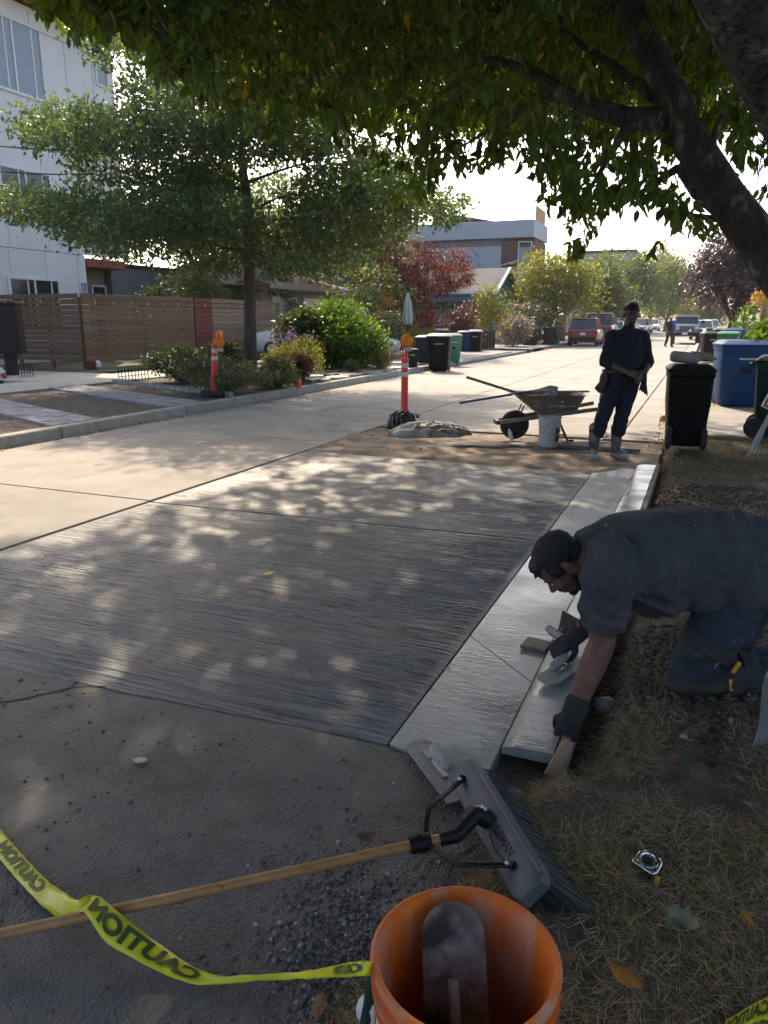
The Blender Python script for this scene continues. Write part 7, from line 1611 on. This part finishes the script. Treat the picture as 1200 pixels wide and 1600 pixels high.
fallen(500, 1578, .01, .075, 'brown', 'lobed tan leaf on the gravel left of the bucket', -1.3, .3, .55, True)
fallen(1052, 1188, .13, .04, 'red', 'small red leaf on the dark soil below the kneeling man', .9, .2, .6)
fallen(700, 1045, .0, .03, 'yellow', 'tiny yellow leaf near the gutter joint of the slab', .9, .2, .6)
fallen(1075, 706, .11, .14, 'red', 'bright red scrap on the grass below the black bin', .2, .4, .4)
m = MB(); m.ball((0, 0, 0), (.052, .045, .036), 2, jit=.3, seed=4); o = m.build('rock', MT['stone']); q = gp(950, 1056, .1); o.location = (q.x, q.y, verge_h(q.x, q.y) + .022); prop(o, 'fist sized grey rock between the man\'s arm and the dug soil', 'rock')
sp = MB(); rr = random.Random(5); poly = []
for k in range(26):
    an = 6.283 * k / 26; poly.append((.62 * math.cos(an) * (1 + .25 * rr.uniform(-1, 1)), .10 * math.sin(an) * (1 + .35 * rr.uniform(-1, 1))))
sp.prism(poly, .006); o = sp.build('cement_splash', MT['cement']); o.location = gp(755, 693, .034); o.rotation_euler = (0, 0, YAW - R(2)); prop(o, 'pale cement splash on the mud beside the barrow wheel', 'splash')

# ------------------------------------------------------------------ ground cover
def ground_blades(name, n, xr, yr, lmin, lmax, wid, mat, dens, up=.35, zoff=0.0):
    x = RNG.uniform(*xr, n); y = RNG.uniform(*yr, n); k = np.array([dens(a, b) for a, b in zip(x, y)]); sel = RNG.random(n) < k; x, y = x[sel], y[sel]; n = len(x)
    z = np.array([verge_h(a, b) for a, b in zip(x, y)]) + zoff
    a = RNG.random(n) * 6.283; u = np.abs(RNG.normal(size=n)) * up; L_ = RNG.uniform(lmin, lmax, n)
    P = np.stack([x, y, z + RNG.random(n) * .012], 1); D = np.stack([np.cos(a), np.sin(a), u], 1); Nn_ = np.stack([RNG.normal(size=n) * .4, RNG.normal(size=n) * .4, np.ones(n)], 1)
    return prop(link(name, leaf_cloud(P, D, Nn_, L_, wid, name=name), None, LM[mat]), kind='stuff')
LM['thatch'] = leaf_mat('dry_grass_thatch', (.18, .125, .07), (.50, .375, .215), (.09, .095, .035), .12, .15, .75, (1.2, 1.1, .8), .2)
LM['weed'] = leaf_mat('sparse_green_grass', (.045, .055, .02), (.10, .10, .045), None, 0, .2, .6, None, .25)
def dgrass(x, y):
    e = x - xe(y)
    if e < .03: return 0
    p = .50 + 1.3 * mnoise.noise(Vector((x * 3.6, y * 3.6, 2)))
    return max(0, min(1, p * min(1, e / .08))) * (1 - .93 * soilness(x, y)) 
ground_blades('dry_grass', 190000, (-.75, 1.5), (.85, 3.4), .03, .085, .026, 'thatch', dgrass, .30)
ground_blades('dry_grass', 42000, (-.34, 2.6), (3.4, 9.6), .03, .075, .05, 'thatch', dgrass, .35)
ground_blades('green_grass', 16000, (-.75, 1.7), (.85, 3.6), .02, .05, .06, 'weed', lambda x, y: dgrass(x, y) * (1 if mnoise.noise(Vector((x * 1.7, y * 1.7, 8))) > .08 else .08), .7)
ground_blades('green_grass', 16000, (-.3, 2.6), (7.6, 10.4), .04, .11, .05, 'weed', lambda x, y: .7, 1.1)
def pebbles(name, pts, rlo, rhi, mat, zf, flat=.7):
    bm = bmesh.new(); bmesh.ops.create_icosphere(bm, subdivisions=1, radius=1); base = np.array([v.co[:] for v in bm.verts]); F = np.array([[v.index for v in f.verts] for f in bm.faces]); bm.free()
    n = len(pts); nv = len(base); r = RNG.uniform(0, 1, n) ** 2.2 * (rhi - rlo) + rlo
    V = base[None] * (1 + .22 * RNG.normal(size=(n, nv, 1))) * (r[:, None, None] * RNG.uniform(.7, 1.2, (n, 1, 3)) * np.array([1, 1, flat])); z = np.array([zf(a, b) for a, b in pts])
    V += np.concatenate([np.array(pts), (z + r * .25)[:, None]], 1)[:, None, :]; FF = (np.arange(n)[:, None, None] * nv + F[None]).reshape(-1, 3)
    me = bpy.data.meshes.new(name); me.vertices.add(n * nv); me.vertices.foreach_set('co', V.astype(np.float32).ravel()); me.loops.add(FF.size); me.loops.foreach_set('vertex_index', FF.astype(np.int32).ravel())
    me.polygons.add(len(FF)); me.polygons.foreach_set('loop_start', np.arange(0, FF.size, 3, dtype=np.int32)); me.polygons.foreach_set('loop_total', np.full(len(FF), 3, np.int32)); me.update(calc_edges=True)
    return prop(link(name, me, None, mat), kind='stuff')
MT['clod'] = leaf_mat('soil_clod', (.045, .032, .022), (.115, .085, .060), (.24, .22, .19), .02, 0.0, .95)
MT['gravel'] = leaf_mat('road_gravel', (.05, .048, .045), (.19, .18, .165), (.34, .32, .30), .08, 0.0, .85)
pts = []
while len(pts) < 9000:
    x, y = random.uniform(-.34, 1.5), random.uniform(2.2, 7.5)
    if random.random() < soilness(x, y) * (1 if y < 4.5 else .4): pts.append((x, y))
pebbles('soil_clods', pts, .0025, .019, MT['clod'], verge_h)
pts = []
while len(pts) < 2600:
    c = gp(540 + random.gauss(0, 60), 1490 + random.gauss(0, 75), 0); pts.append((c.x, c.y))
while len(pts) < 3700: pts.append((random.uniform(-3.6, -.5), random.uniform(.7, 2.2)))
pebbles('gravel', pts, .0015, .0085, MT['gravel'], lambda x, y: max(asp_h(x, y) if x < -.45 else -1, verge_h(x, y)) )
LM['litter'] = leaf_mat('dry_leaf_litter', (.20, .11, .04), (.42, .28, .11), (.10, .06, .03), .2, .2, .7)
def litter(pts, L_):
    n = len(pts); P = np.array(pts); a = RNG.random(n) * 6.283; D = np.stack([np.cos(a), np.sin(a), RNG.normal(size=n) * .25], 1); Nn_ = np.stack([RNG.normal(size=n) * .5, RNG.normal(size=n) * .5, np.ones(n)], 1)
    return prop(link('leaf_litter', leaf_cloud(P, D, Nn_, RNG.uniform(.5, 1.2, n) * L_, .5, True), None, LM['litter']), kind='stuff')
pts = [(random.gauss(-.36, .10), random.uniform(9.2, 15.5), .03 + random.random() * .06) for _ in range(420)]
pts += [(*(gp(1105, 628, .1) + Vector((random.gauss(0, .22), random.gauss(0, .5), 0))).to_tuple()[:2], .115 + random.random() * .03) for _ in range(260)]
pts += [(kerb_x(y) + abs(random.gauss(.03, .06)), y, .006 + random.random() * .01) for y in [random.uniform(5, 20) for _ in range(260)]]
litter(pts, .055)
litter([(random.uniform(-4.3, -.6), random.uniform(8.2, 10.2), .035 + random.random() * .02) for _ in range(60)], .05)
# ------------------------------------------------------------------ smoky summer air
hz = MB(); hz.box((0, 150, 13.5), (420, 420, 30.0))
hzm = bpy.data.materials.new('haze_air'); hzm.use_nodes = True; hn = hzm.node_tree; hn.nodes.remove(hn.nodes['Principled BSDF'])
pv = hn.nodes.new('ShaderNodeVolumePrincipled'); pv.inputs['Color'].default_value = (.92, .92, .93, 1); pv.inputs['Density'].default_value = .00035; pv.inputs['Anisotropy'].default_value = .3
hn.links.new(pv.outputs[0], hn.nodes['Material Output'].inputs['Volume'])
prop(hz.build('haze', hzm), kind='stuff')
